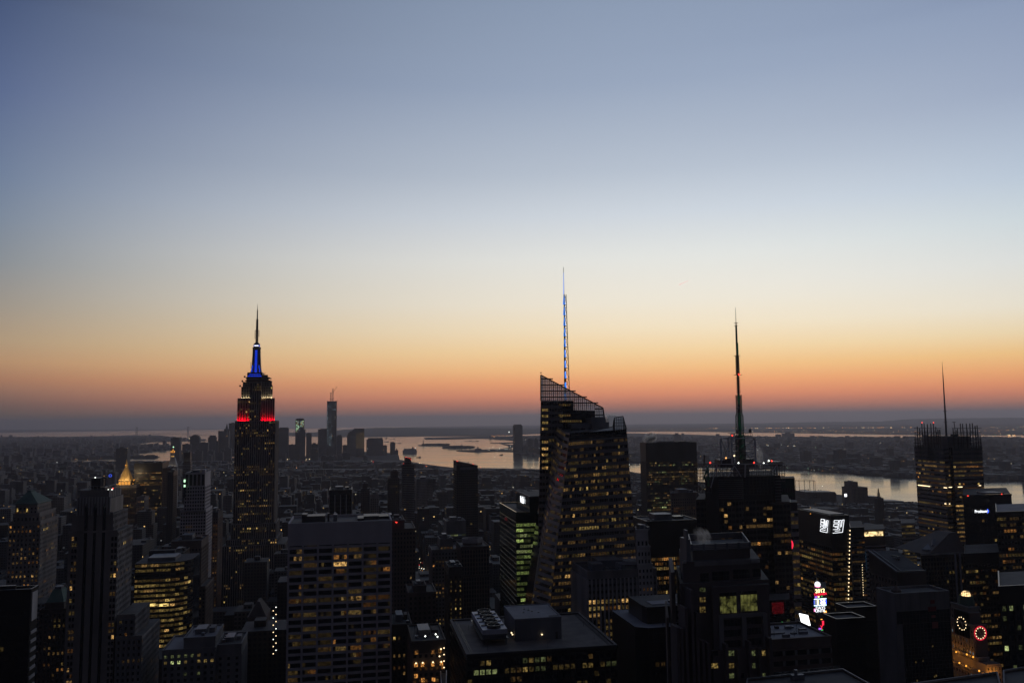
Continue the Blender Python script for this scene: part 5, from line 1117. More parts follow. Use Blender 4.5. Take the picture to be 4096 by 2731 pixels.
# green copper pyramid tower
def pyramid_tower():
    T = tier_px([(36, 162, 2090, 765, 42), (52, 158, 2056, 767, 38), (62, 150, 2016, 769, 32)])
    t = tower('pyramid_roof_tower', 'stone tower with a green copper hipped roof, far left', T, dict(masonry, lit=.38, bright=.6), 40, huts=False, cap=2)
    a, b_, c, d, z = T[-1]; ax, bx2, zz = P(103, 1967, 778).x, P(118, 1967, 778).x, P(110, 1967, 780).z; m_ = MB()
    m_.loft([(a-1, c-1, z), (b_+1, c-1, z), (b_+1, d+1, z), (a-1, d+1, z)], [(ax, 781, zz), (bx2, 781, zz), (bx2, 790, zz), (ax, 790, zz)], 'copper_green'); m_.box(ax, bx2, 781, 790, zz, zz+1, 'copper_green'); part(m_, 'hipped_roof', t)
    m_ = MB()
    for sx in (70, 108): p, q = P(sx-3, 2046, T[-1][2]-.5), P(sx+3, 2032, T[-1][2]-.5); m_.box(p.x, q.x, p.y-.1, p.y, p.z, q.z, 'lit_y3')
    part(m_, 'arched_window', t)
pyramid_tower()
# near black slab, white slats on its side
def slat_slab():
    a = P(125, 2362, 430); b_ = PX(153, 2350, a.x); T = [(a.x-60, a.x, 430, b_.y, a.z)]
    t = tower('dark_glass_slab', 'near-black slab in the bottom left corner with white slats down its side', T, dict(curtain, span='black_panel', pier='black_panel', glass='black_panel', lit=.07), 20, wall='black_panel', sides='none', cap=8)
    m_ = MB(); m_.box(a.x, a.x+.3, 431, b_.y-1, a.z-14, a.z-1, 'pale_stone'); z = a.z-20
    while z > 90: m_.box(a.x, a.x+.35, 431, b_.y-1, z, z+1.4, 'pale_stone'); z -= 4.1
    part(m_, 'slat', t)
slat_slab()
def small_pyramid():
    T = tier_px([(158, 266, 2440, 640, 30), (180, 256, 2414, 642, 24)])
    t = tower('pyramid_roof_block', 'low stone block with a small blue-green hipped roof left of the striped tower', T, dict(masonry, lit=.3, pier='brick_dark', span='brick_dark'), 20, wall='brick_dark', huts=False, cap=3)
    a, b_, c, d, z = T[-1]; q, r_ = P(214, 2356, 650), P(246, 2356, 650); m_ = MB(); m_.loft([(a, c, z), (b_, c, z), (b_, d, z), (a, d, z)], [(q.x, 650, q.z), (r_.x, 650, q.z), (r_.x, 658, q.z), (q.x, 658, q.z)], 'copper_green'); m_.box(q.x+.5, r_.x-.5, 651, 657, q.z, q.z+1.6, 'metal_grey'); part(m_, 'hipped_roof', t)
small_pyramid()
# tall art deco tower with three dark recessed stripes
def striped():
    Y = 563; T = tier_px([(272, 560, 2560, Y-8, 52), (268, 512, 2470, Y-4, 40), (276, 470, 2128, Y-1, 36), (288, 452, 2056, Y, 34), (310, 441, 1995, Y, 30), (320, 436, 1966, Y+1, 28)])
    xw = P(468, 2470, Y-2).x; T = [(xw, T[0][1], Y-4, T[0][3], T[0][4]), (xw, P(538, 2492, Y-2).x, Y-2, Y+36, T[1][4])]+T[2:]
    st = dict(masonry, bw=4.2, pw=2.6, pier='concrete', span='concrete', wx=.2, wz=.27, lit=.32, bright=.6, miss=0)
    t = thing('striped_art_deco_tower', 'tall stone tower with three dark vertical stripes and a caged rooftop hut', 'skyscraper', ((T[0][0]+T[0][1])/2, Y, 0)); FOOT.append((T[0][0]-5, T[0][1]+5, Y-12, Y+60)); w = MB(); g = MB(); panes = []; zb = 0
    for ii, (a, b_, c, d, z) in enumerate(T): w.box(a, b_, c, d, zb-1 if ii > 2 else 0, z, 'limestone', 'tar'); w.box(a-.2, b_+.2, c-.2, c+.5, z-.3, z+1, 'limestone'); zb = z
    part(w, 'wall', t)
    yy = Y-1; zt = P(375, 2030, Y).z; m_ = MB(); xs = [(332, 344), (368, 379), (404, 416)]
    for l, r_ in xs:
        p, q = P(l, 2260, Y-1.1), P(r_, 2260, Y-1.1); m_.box(p.x, q.x, Y-1.15, Y-1.02, 40, zt, 'glass_dark'); m_.lathe(((p.x+q.x)/2, Y-1.08), [((q.x-p.x)/2, zt), (.05, zt+3)], 'glass_dark', 4)
    part(m_, 'recessed_stripe', t)
    # crown flutes
    m_ = MB(); a, b_, c, d, z = T[-1]
    for i in range(12): xx = T[-2][0]+(T[-2][1]-T[-2][0])*i/11; m_.box(xx-.35, xx+.35, Y-.5, Y, T[-2][4]-10, T[-2][4]+1.2, 'pale_stone')
    for i in range(7): yv = Y+1+i*4; m_.box(T[-1][1], T[-1][1]+.4, yv, yv+.7, z-14, z+1, 'pale_stone')
    part(m_, 'crown_flute', t)
    # window pairs either side of the stripes
    for l, r_ in ((281, 306), (440, 466)):
        p, q = P(l, 2260, Y-1.1), P(r_, 2260, Y-1.1); facade(g, panes, (p.x, Y-1.1, 0), (q.x, Y-1.1, 0), (q.x, Y-1.1, P(l, 2128, Y).z-2), (p.x, Y-1.1, P(l, 2128, Y).z-2), 3.75, 2.1, dict(st, pw=.8, pier=None, span=None, wx=.33, wz=.3, lit=.4))
    a, b_, c, d, z = T[2]; facade(g, panes, (b_, c, T[1][4]), (b_, d, T[1][4]), (b_, d, T[2][4]), (b_, c, T[2][4]), 3.75, 3.2, dict(st, pw=1.2, lit=.25))
    a, b_, c, d, z = T[3]; facade(g, panes, (b_, c, T[2][4]), (b_, d, T[2][4]), (b_, d, T[3][4]), (b_, c, T[3][4]), 3.75, 3.2, dict(st, pw=1.2, lit=.2)); 
    a, b_, c, d, z = T[1]; x1 = xw+.5; facade(g, panes, (x1, c, 0), (b_, c, 0), (b_, c, z-2), (x1, c, z-2), 3.75, 2.9, dict(st, pw=1)); facade(g, panes, (b_, c, 0), (b_, d, 0), (b_, d, z), (b_, c, z), 3.75, 3.2, dict(st, pw=1.2, lit=.2))
    a, b_, c, d, z = T[0]; facade(g, panes, (b_, c, 0), (b_, d, 0), (b_, d, z-1), (b_, c, z-1), 3.75, 3.2, dict(st, pw=1.2, lit=.15)); x0 = xw+.5; facade(g, panes, (x0, c, 0), (b_, c, 0), (b_, c, z-1), (x0, c, z-1), 3.75, 2.9, dict(st, pw=1)); part(g, 'facade_grid', t)
    z = T[-1][4]; m_ = MB(); p, q = P(366, 1912, Y+8), P(423, 1912, Y+8); m_.box(p.x, q.x, Y+8, Y+20, z, p.z-6, 'metal_dark'); m_.box(P(366, 1912, Y+8).x, P(402, 1912, Y+8).x, Y+8, Y+18, p.z-6, p.z, 'metal_dark')
    a, b_ = P(357, 1945, Y+4), P(436, 1945, Y+4)
    for r_ in (1943, 1955):
        k = P(400, r_, Y+4).z; m_.bar((a.x, Y+4, k), (b_.x, Y+4, k), .35, 'metal_grey'); m_.bar((b_.x, Y+4, k), (b_.x, Y+20, k), .35, 'metal_grey')
    for i in range(6): xx = a.x+(b_.x-a.x)*i/5; m_.bar((xx, Y+4, z), (xx, Y+4, P(400, 1943, Y+4).z), .3, 'metal_grey')
    for sx in (405, 412, 424): u = P(sx, 1910, Y+7); m_.tube((u.x, Y+7, P(sx, 1942, Y+7).z), (u.x, Y+7, u.z), .6, 'metal_grey', 6); 
    m_.tube(P(408, 1911, Y+7), P(424, 1911, Y+7), .6, 'metal_grey', 6); part(m_, 'caged_hut', t)
    m_ = MB()
    for sx, r_, mm_ in ((433, 1958, 'lamp_white'), (448, 1957, 'lamp_white'), (381, 1909, 'lamp_white'), (452, 1953, 'lamp_red')): lamp(m_, P(sx, r_, Y+3), .45, mm_)
    part(m_, 'roof_lamp', t); emit_windows(t, panes, 90)
striped()
# brightly lit curved glass block
def lit_block():
    Y = 742; t = thing('lit_curved_glass_block', 'glass block with rounded corner, nearly every floor glowing yellow', 'office building', (P(620, 2245, Y).x, Y, 0)); xa, xb = P(540, 2246, Y).x, P(664, 2246, Y).x; z = P(620, 2250, Y).z; FOOT.append((xa-5, xb+30, Y-5, Y+50))
    n = 8; rad = 20.0; arc = [(xb+rad*math.sin(math.pi/2*i/n)*.95, Y+rad-rad*math.cos(math.pi/2*i/n)) for i in range(n+1)]
    w = MB(); w.prism([(xa, Y)]+arc+[(arc[-1][0], Y+45), (xa, Y+45)], 0, z, 'glass_dark', 'tar'); part(w, 'glass_body', t); g = MB(); panes = []
    st = dict(fh=4.1, bw=2.3, pw=.12, pd=.12, sd=.25, sh=.5, pier='metal_dark', span='black_panel', lit=.95, pal='yyyw', wx=.47, run=.8, litfloors={}); nf = round(z/4.1)
    st['litfloors'] = {i: (2 if i < nf-2 else .9) for i in range(nf)}; st['litfloors'][nf-3] = .1
    facade(g, panes, (xa, Y, 0), (xb, Y, 0), (xb, Y, z), (xa, Y, z), 4.1, 2.3, dict(st, every=8, pw=.6))
    for i in range(n-1):
        p, q = arc[i], arc[i+1]; facade(g, panes, (*p, 0), (*q, 0), (*q, z), (*p, z), 4.1, 4, dict(st, lit=.9 if i < 4 else .25))
    part(g, 'facade_grid', t); m_ = MB(); a, b_ = P(541, 2352-2*2, Y-.6), P(690, 2352-2*2, Y-.6)
    zr = P(600, 2418, Y-.6).z; seg = [(xa+.5, xa+19.5), (xa+20.3, xa+32)]
    for l, r_ in ((541, 583), (587, 631), (635, 674)): p, q = P(l, 2424, Y-.5), P(r_, 2412, Y-.5); m_.box(p.x, q.x, Y-.6, Y-.45, p.z, q.z, 'floor_light')
    part(m_, 'fully_lit_floor', t); m_ = MB(); m_.box(xa+8, xa+30, Y+8, Y+30, z, z+3, 'metal_grey'); m_.box(xa+3, xb, Y+34, Y+40, z, z+5, 'tar'); part(m_, 'rooftop_machinery', t)
    emit_windows(t, panes, 100)
lit_block()
tower('dark_box_block', 'plain black box roof block right behind the glowing curved block', tier_px([(682, 733, 2213, 800, 30)]), dict(curtain, lit=.03, span='black_panel', glass='black_panel'), 5, wall='black_panel')
tower('deco_setback_tower', 'brown setback tower with arched top storeys behind the glowing block', tier_px([(672, 822, 2350, 846, 45), (684, 806, 2166, 850, 40)]), dict(brick, pw=1.4, lit=.12, bright=.4), 30, wall='brick_brown')
def white_grid():
    T = tier_px([(722, 823, 2041, 928, 40), (740, 821, 1893, 925, 34)]); t = tower('white_grid_tower', 'slim white tower with square grid windows and dark louvred top', T, dict(fh=3.4, bw=2.6, pw=.9, pd=.35, sd=.3, sh=.42, pier='white_stone', span='white_stone', lit=.07, pal='cwo', wx=.36, bright=.4, skip=0), 60, wall='white_stone', cap=13.5, sides='r', huts=True)
    a, b_, c, d, z = T[-1]; m_ = MB(); n = 5
    for i in range(n): u, v = a+(b_-a)*i/n+.6, a+(b_-a)*(i+1)/n-.6; m_.box(u, v, c-.12, c, z-12.5, z-1, 'black_panel')
    part(m_, 'louvre', t); m_ = MB()
    for r0_, r1_ in ((1917, 1928), (1938, 1947)): p, q = P(735, r1_, 921), P(742, r0_, 921); m_.box(p.x, q.x, 920.8, 921, p.z, q.z, 'lamp_green')
    m_.box(P(735, 1917, 921).x, P(740.5, 1917, 921).x, 921, 924.8, P(738, 1990, 921).z, P(738, 1912, 921).z, 'metal_dark'); part(m_, 'corner_light', t)
white_grid()
# gold pyramid tower
def gold():
    Y = 1850; T = tier_px([(455, 560, 2078, Y-4, 60), (465, 546, 1941, Y, 48)]); t = tower('gold_pyramid_tower', 'tower crowned by a glowing gold octagonal pyramid and lantern', T, dict(masonry, pier='brick_dark', span='brick_dark', lit=.35, bright=.6), 40, huts=False, cap=5)
    a, b_, c, d, z = T[-1]; cx_, cy_ = P(505, 1900, Y+24).x, Y+24; zz = lambda r_: P(505, r_, cy_).z; k = Y/F; m_ = MB()
    m_.lathe((cx_, cy_), [(27*k, zz(1921)), (21*k, zz(1905)), (14*k, zz(1887)), (7*k, zz(1871)), (5*k, zz(1868))], 'gold_tile', 8); gp_ = part(m_, 'gold_pyramid', t)
    m_ = MB(); m_.lathe((cx_, cy_), [(6*k, zz(1869)), (6*k, zz(1859)), (4*k, zz(1857)), (3.2*k, zz(1848)), (.6*k, zz(1838)), (.2*k, zz(1834))], 'gold_tile', 8); part(m_, 'lantern', t, under=gp_)
    m_ = MB(); m_.box(cx_-22*k, cx_+22*k, cy_-20*k, cy_+20*k, z, zz(1921), 'brick_dark', 'gold_tile')
    for i in range(8): xx = cx_-18*k+36*k*i/7; m_.box(xx-1.1*k, xx+1.1*k, cy_-20*k-.3, cy_-20*k-.05, z+.5, z+7, 'lamp_gold')
    part(m_, 'lit_arcade', t); m_ = MB()
    for sx, r_ in ((476, 1920), (480, 1920), (534, 1921), (537, 1918), (468, 1936), (474, 1934), (532, 1934), (492, 1921), (515, 1922), (505, 1860), (502, 1860)): lamp(m_, P(sx, r_, Y-1), .9, 'lamp_gold')
    part(m_, 'corner_torch', t)
    for dx in (-30, 0, 30):  # added lights hung in mid-air, without fixtures, to brighten the pyramid
        l = bpy.data.lights.new('floodlight', 'POINT'); l.energy = 8500; l.color = (1, .74, .42); l.shadow_soft_size = 2; o = bpy.data.objects.new('floodlight', l); COL.objects.link(o); o.parent = t; o.location = Vector((cx_+dx*k, cy_-60*k, zz(1893)))-t.location
    for dx in (-20, -7, 7, 20):
        l = bpy.data.lights.new('floodlight', 'POINT'); l.energy = 1500; l.color = (1, .74, .42); l.shadow_soft_size = 1; o = bpy.data.objects.new('floodlight', l); COL.objects.link(o); o.parent = t; o.location = Vector((cx_+dx*k*1.3, cy_-31*k, zz(1919)))-t.location
gold()
tower('black_office_slab', 'large black slab with short dashes of lit windows, left of the gold spire clock tower', tier_px([(537, 650, 1853, 1880, 60)]), dict(fh=4, bw=2.6, pw=0, sd=.1, sh=.4, span='black_panel', lit=.32, pal='wwyo', wx=.46, run=.75, bright=.7, glass='black_panel'), 60, wall='black_panel', cap=14)
tower('dark_side_slab', 'dark brown slab pressed against the right side of the black slab', tier_px([(651, 690, 1874, 1860, 50)]), dict(brick, lit=.06), 10, wall='brick_dark')
tower('dark_side_slab', 'narrow black tower right in front of the white clock tower shaft', tier_px([(670, 694, 1888, 1600, 36)]), dict(brick, lit=.03, pier='black_panel', span='black_panel'), 6, wall='black_panel')
def clock_tower():
    Y = 2053; cx_ = P(687, 1900, Y).x; k = Y/F; zz = lambda r_: P(687, r_, Y).z; t = thing('clock_spire_tower', 'white floodlit campanile with pointed roof and glowing gold lantern', 'clock tower', (cx_, Y, 0)); FOOT.append((cx_-20, cx_+20, Y-15, Y+40)); m_ = MB(); yc = Y+15*k
    m_.box(cx_-17*k, cx_+17*k, Y, Y+30*k, 0, zz(1880), 'pale_stone'); part(m_, 'shaft', t)
    m_ = MB(); sq = lambda h, z: [(cx_-h*k, yc-h*k, z), (cx_+h*k, yc-h*k, z), (cx_+h*k, yc+h*k, z), (cx_-h*k, yc+h*k, z)]
    m_.loft(sq(16, zz(1880)), sq(14, zz(1858)), 'pale_stone'); m_.loft(sq(14, zz(1858)), sq(7, zz(1832)), 'pale_stone'); part(m_, 'pointed_roof', t)
    m_ = MB(); m_.lathe((cx_, yc), [(8*k, zz(1832)), (8*k, zz(1829)), (6*k, zz(1828)), (5.5*k, zz(1817)), (6.5*k, zz(1816)), (4*k, zz(1812)), (4*k, zz(1803)), (1.5*k, zz(1796)), (.5*k, zz(1786))], 'pale_stone', 8); part(m_, 'lantern', t)
    m_ = MB()
    for dx in (-6, 0, 6): m_.box(cx_+(dx-.9)*k, cx_+(dx+.9)*k, yc-7.2*k, yc-6.9*k, zz(1810), zz(1803), 'lamp_gold')
    m_.box(cx_-6*k, cx_+6*k, yc-8.2*k, yc-8*k, zz(1827), zz(1823), 'lit_w3'); lamp(m_, (cx_, yc, zz(1788)), 1.8, 'lamp_green'); lamp(m_, (cx_, yc-4*k, zz(1799)), 1.2, 'lamp_gold')
    for i in range(6): lamp(m_, (cx_+(10+.4*i)*k, Y-.5, zz(1897-3*i)), .7, 'lamp_warm')
    part(m_, 'crown_light', t)
    m_ = MB()
    for r_ in range(1886, 1990, 8):
        for dx in (-10, -4, 4, 10): m_.box(cx_+(dx-1.2)*k, cx_+(dx+1.2)*k, Y-.2, Y-.05, zz(r_+4), zz(r_), 'glass_dark')
    part(m_, 'windows', t, kind='stuff')
    m_ = MB(); m_.lathe((cx_, Y-.2), [(8*k, zz(1905)), (.1, zz(1905)+.01)], 'pale_stone', 3); l = bpy.data.lights.new('floodlight', 'POINT'); l.energy = 5000; l.color = (1, .9, .7); l.shadow_soft_size = 1; o = bpy.data.objects.new('floodlight', l); COL.objects.link(o); o.parent = t; o.location = Vector((cx_+4*k, Y-10, zz(1885)))-t.location
clock_tower()
def blue_clock():
    Y = 2858; T = tier_px([(430, 460, 1890, Y, 26), (434, 455, 1862, Y+3, 20)]); t = tower('blue_lit_clock_tower', 'distant tower with blue lit clock and violet arcade left of the gold pyramid', T, dict(masonry, lit=.1), 4, huts=False); m_ = MB(); zz = lambda r_: P(444, r_, Y-.5).z
    for sx in (438, 442, 446, 449): a, b_ = P(sx-1, 1886, Y+2.4), P(sx+1, 1879, Y+2.4); m_.box(a.x, b_.x, a.y-.2, a.y, a.z, b_.z, 'lit_c1')
    part(m_, 'lit_arcade', t); c = P(441, 1901.5, Y-.6); m_ = MB()
    for i in range(12): a = i*math.pi/6; b_ = a+math.pi/6; m_.bar((c.x+4*math.cos(a), c.y, c.z+4*math.sin(a)), (c.x+4*math.cos(b_), c.y, c.z+4*math.sin(b_)), .7, 'sign_blue')
    part(m_, 'clock_face', t); m_ = MB(); q = P(444, 1853, Y+12); m_.lathe((q.x, Y+13), [(8, T[-1][4]), (6, T[-1][4]+8), (1, q.z)], 'limestone', 8); part(m_, 'lantern_roof', t)
blue_clock()
tower('slender_glass_tower', 'very slender dark tower with stepped glass bays right of the clock spire', tier_px([(731, 762, 1850, 2213, 24), (735, 761, 1811, 2216, 20)]), dict(curtain, pal='cg', lit=.06, span='metal_grey'), 10, wall='black_panel', cap=14)
tower('stone_tower_block', 'stone block with lit windows below and right of the gold pyramid tower', tier_px([(546, 577, 1990, 1800, 40)]), dict(masonry, lit=.4), 14)
# between the tall lit skyscraper and the banded slab
tower('lit_mid_block', 'block with warm lit windows between white grid tower and tall skyscraper', tier_px([(834, 872, 2052, 1100, 40)]), dict(brick, lit=.65, pal='ooww'), 24, wall='brick_dark')
tower('mullioned_dark_tower', 'dark tower with four pale uprights just above the banded slab', [bx(1347, 1408, 1964, 900, 40)][:1] and [(P(1317, 1962, 900).x, P(1408, 1962, 900).x, 900, 940, P(1360, 1962, 900).z)], dict(fh=4, bw=6, pw=.8, pd=.5, sd=.1, sh=.3, pier='pale_stone', span='black_panel', lit=.25, pal='g', bright=.1, wx=.45, litfloors={}), 16, wall='black_panel', cap=4)
tower('antenna_topped_block', 'brown setback block with rooftop masts, right of the four-upright tower', tier_px([(1444, 1478, 1956, 1500, 40), (1450, 1470, 1936, 1502, 30)]), dict(brick, lit=.1), 8, wall='brick_dark')
tower('pale_ribbed_block', 'pale ribbed slab beside the mast-topped brown block', tier_px([(1483, 1515, 1978, 1400, 34)]), dict(masonry, lit=.08), 8)
def red_crown():
    T = tier_px([(1611, 1658, 1857, 1700, 36), (1620, 1645, 1834, 1704, 24)]); t = tower('red_beacon_tower', 'slim dark tower with a sloping crown edged by red beacons', T, dict(fh=3.6, bw=3, pw=.3, sd=.25, sh=.5, pier='metal_dark', span='metal_grey', lit=.07, pal='wo', wx=.4), 14, wall='black_panel', huts=False)
    m_ = MB(); a, b_, c, d, z = T[-1]; q = P(1624, 1828, c).z; m_.prism([(a, c), (b_, c), (b_, d), (a, d)], z, z+4, 'metal_dark', z1f=lambda x, y: q if x < (a+b_)/2 else z+2); part(m_, 'sloping_crown', t); m_ = MB()
    for sx, r_ in ((1622, 1829), (1626, 1828), (1632, 1830), (1638, 1832), (1643, 1834), (1644, 1838), (1614, 1853)): lamp(m_, P(sx, r_, c-1), .55, 'lamp_red')
    part(m_, 'beacon', t)
red_crown()
tower('twin_shoulder_tower', 'dark apartment tower with a higher centre, left of the slim red-crowned tower', tier_px([(1553, 1598, 1912, 1500, 34), (1564, 1592, 1886, 1503, 26)]), dict(brick, lit=.06, pier='brick_dark', span='brick_dark'), 10, wall='brick_dark')
tower('hazy_slab_block', 'broad grey slab with few lights right of the slim red-crowned tower', tier_px([(1667, 1731, 1916, 2000, 50)]), dict(masonry, lit=.06), 10, wall='concrete')
def slant():
    Y = 1250; T = tier_px([(1826, 1911, 1864, Y, 40)]); t = tower('slanted_roof_tower', 'dark tower with slanting pale roof band and red corner lamps', T, dict(fh=3.5, bw=3, pw=.3, sd=.25, sh=.5, pier='metal_dark', span='black_panel', lit=.07, pal='wyw', wx=.42), 16, wall='black_panel', cap=6, huts=False)
    a, b_, c, d, z = T[0]; m_ = MB(); zl, zr = P(1826, 1844, Y).z, P(1897, 1858, Y).z; xr_ = P(1897, 1858, Y).x; m_.prism([(a, c), (xr_, c), (xr_, d), (a, d)], z, zl, 'brick_brown', z1f=lambda x, y: zl if x < (a+b_)/2 else zr); m_.box(P(1840, 1872, Y).x, b_, Y-.3, Y, P(1840, 1878, Y).z, P(1840, 1868, Y).z, 'metal_grey'); part(m_, 'slanting_crown', t)
    m_ = MB(); [lamp(m_, P(*q, Y), .5, 'lamp_red') for q in ((1827, 1843), (1831, 1844), (1895, 1856), (1891, 1854))]; m_.bar(P(1839, 1846, Y+4), P(1839, 1834, Y+4), .3, 'metal_dark'); m_.bar(P(1873, 1852, Y+4), P(1873, 1845, Y+4), .8, 'metal_dark'); part(m_, 'beacon', t)
slant()
def flag_tower():
    T = tier_px([(1545, 1662, 2118, 720, 50), (1552, 1618, 2084, 724, 40)]); t = tower('deco_hotel_tower', 'tall stone setback tower peeping out right of the banded slab, red lamp on top', [(P(1500, 2118, 720).x, T[0][1], 720, 770, T[0][4]), (P(1500, 2090, 724).x, T[1][1], 724, 764, T[1][4])], dict(masonry, pier='brick_brown', span='brick_brown', lit=.05, bw=2.6, pw=1.1), 30, wall='brick_brown')
    m_ = MB(); [lamp(m_, P(*q, 722), .45, 'lamp_red') for q in ((1583, 2087), (1586, 2089), (1588, 2088))]; part(m_, 'beacon', t)
flag_tower()
tower('pale_panel_block', 'squat pale-topped block with faint lit floors, right of the deco tower', tier_px([(1785, 1863, 2085, 1120, 36)]), dict(curtain, lit=.6, pal='gc', bright=.05, span='metal_grey'), 20, wall='metal_grey', cap=16)
tower('stone_step_block', 'stone stepped block with a row of lit windows below the pale-topped block', tier_px([(1728, 1842, 2200, 830, 34), (1760, 1812, 2158, 834, 26)]), dict(masonry, lit=.38, pier='concrete', span='concrete'), 30, wall='concrete')
tower('lit_column_block', 'dark block with columns of small white windows left of the octagon-crowned tower', tier_px([(1795, 1850, 2270, 720, 30)]), dict(fh=3.7, bw=3.4, pw=1.5, sd=.1, sh=.5, pier='brick_dark', span='brick_dark', lit=.75, pal='yw', wx=.13, wz=.22), 40, wall='brick_dark')
def octagon():
    T = tier_px([(1843, 1958, 2300, 800, 40), (1845, 1956, 2188, 802, 38)]); t = tower('octagon_crown_tower', 'dark red tower with vertical ribs and an open octagonal crown', T, dict(fh=3.9, bw=2.6, pw=.7, pd=.5, sd=.1, sh=.35, pier='brick_brown', span='brick_dark', lit=.015, pal='w', wx=.35), 14, wall='brick_dark', huts=False, cap=2)
    m_ = MB(); a, b_, c, d, z = T[-1]; cx_, cy_ = (a+b_)/2, (c+d)/2; k = 800/F; zt_ = P(1900, 2150, cy_).z; r_ = 42*k
    oc = lambda r: [(cx_+r*math.cos(math.pi/8+i*math.pi/4), cy_+r*.8*math.sin(math.pi/8+i*math.pi/4)) for i in range(8)]
    m_.prism(oc(r_), z, zt_-2, 'brick_brown', 'tar'); o1, o2 = oc(r_*1.03), oc(r_*.95)
    for i in range(8): j = (i+1) % 8; m_.prism([o1[i], o1[j], o2[j], o2[i]], zt_-4, zt_, 'pale_stone')
    part(m_, 'octagonal_crown', t)
octagon()
tower('low_stone_block', 'plain stone block with sloping shoulder under the ribbed dark towers, mid-picture', tier_px([(1634, 1745, 2372, 640, 34), (1655, 1705, 2345, 642, 20)]), dict(masonry, lit=.04, pier='brick_brown', span='brick_brown', bw=3.6), 20, wall='brick_brown')
tower('windowed_mid_block', 'low block right of the banded slab with small lit windows and roof tank', tier_px([(1568, 1646, 2500, 560, 34)]), dict(masonry, lit=.6, pier='brick_dark', span='brick_dark', wx=.2), 30, wall='brick_dark')
def orange_block():
    Y = 500; T = tier_px([(1648, 1782, 2566, Y, 40)]); t = tower('orange_lit_block', 'ornate low block with glowing orange arches and bright wall bulbs', T, dict(brick, bw=3.1, lit=.45, pal='oow', wx=.26, wz=.3), 40, wall='brick_dark')
    m_ = MB()
    for sx, r_ in ((1664, 2651), (1691, 2649), (1732, 2647), (1765, 2645), (1764, 2594), (1758, 2623)): lamp(m_, P(sx, r_, Y-1.2), .55, 'lamp_warm')
    part(m_, 'wall_bulb', t); m_ = MB()
    for sx, r_ in ((1664, 2656), (1691, 2655), (1732, 2653), (1765, 2650), (1692, 2716), (1734, 2714), (1664, 2700), (1760, 2600), (1732, 2604), (1666, 2606)):
        p = P(sx, r_, Y-.5); q = P(sx, r_+1, Y-.5); m_.box(p.x-1.0, p.x+1.0, Y-.55, Y-.4, p.z-1.4, p.z+.8, 'lit_o3' if r_ > 2640 else 'lit_o2')
    part(m_, 'glowing_arch', t); m_ = MB(); [lamp(m_, P(*q, Y+4), .6, 'lamp_white') for q in ((1701, 2543), (1743, 2535), (1750, 2545))]; part(m_, 'roof_lamp', t); m_ = MB()
    for i in range(4): p = P(1776, 2590+i*26, Y-6); lamp(m_, p, .45, 'lamp_warm')
    part(m_, 'corner_bulb', t)
orange_block()
# green glass block with lit name sign
def green_sign():
    Y = 640; c = P(2064, 2052, Y); xr = P(2165, 2052, Y).x; yb = PX(1998, 2022, c.x).y; T = [(c.x, xr, Y, yb, c.z)]
    t = tower('green_glass_block', 'dark green glass block with a lit name sign on its upper box', T, dict(fh=4.05, bw=2.9, pw=.2, pd=.1, sd=.3, sh=.42, pier='metal_dark', span='glass_green', glass='glass_green', lit=.95, pal='vvvg', wx=.45, run=.7, bright=.9, ffs=(.7, 1, 1, 1.2)), 50, wall='glass_green', sides='l', side_st=dict(fh=4.05, bw=3, pw=.15, pd=.1, sd=.2, sh=.4, pier='metal_dark', span='glass_green', glass='glass_green', lit=.04, bright=.1, pal='g', wx=.45), cap=7, huts=False)
    u = PX(2118, 1988, c.x+8); m_ = MB(); zz = u.z; yn = u.y; yfar = PX(2065, 1966, c.x+8).y; m_.box(c.x+8, xr+8, yn, yfar, c.z-1, zz, 'glass_green', 'tar'); m_.box(c.x+7.8, xr+8.2, yn-.2, yn+.4, zz-.5, zz+.8, 'metal_grey'); m_.box(c.x+7.8, c.x+8.3, yn+.4, yfar, zz-.5, zz+.8, 'metal_grey'); part(m_, 'upper_box', t)
    s_ = PX(2089, 1999, c.x+7.6); text('MetLife', 7.4, (c.x+7.4, s_.y, s_.z), 'sign_white', t, rot=(R(90), 0, R(-90)), name='name_sign', sx=.62)
    m_ = MB(); m_.box(c.x+10, xr-1, Y+6, Y+22, c.z, c.z+2, 'metal_grey'); part(m_, 'rooftop_machinery', t); m_ = MB(); p = PX(2023, 2074, c.x-.4); m_.box(c.x-.5, c.x-.3, p.y-4, p.y+4, p.z-1.2, p.z+1.2, 'sign_dimred'); part(m_, 'red_sign', t)
green_sign()
# slabs behind and right of the faceted glass tower
tower('ribbed_black_slab', 'broad black slab with fine ribs and dashes of lit floors, steam on its roof', [bxc(2583, 2786, 1773, 1290, 2560)], dict(fh=3.75, bw=1.9, pw=.45, pd=.6, sd=.1, sh=.4, pier='metal_dark', span='black_panel', glass='black_panel', lit=.38, pal='wwyg', wx=.36, run=.85, bright=.6), 60, wall='black_panel', cap=30, sides='l', side_st=dict(fh=3.75, bw=3, pw=.5, pd=.3, sh=.4, pier='metal_dark', span='black_panel', glass='black_panel', lit=.03, wx=.3))
tower('curved_stone_tower', 'brown stone tower with curved stepped top in front of the ribbed slab', tier_px([(2672, 2790, 2062, 1060, 44), (2684, 2788, 1973, 1064, 36)]), dict(masonry, pier='brick_brown', span='brick_brown', lit=.3, pal='wwo'), 30, wall='brick_brown', sides='none', skew=.38)
tower('ribbed_mid_tower', 'black finely ribbed tower with warm dashes of light, below the stone tower', [bxc(2587, 2792, 2088, 700, 2532)], dict(stripes, lit=.5, pal='wwoy', fh=4), 60, wall='black_panel', cap=30, sides='none')
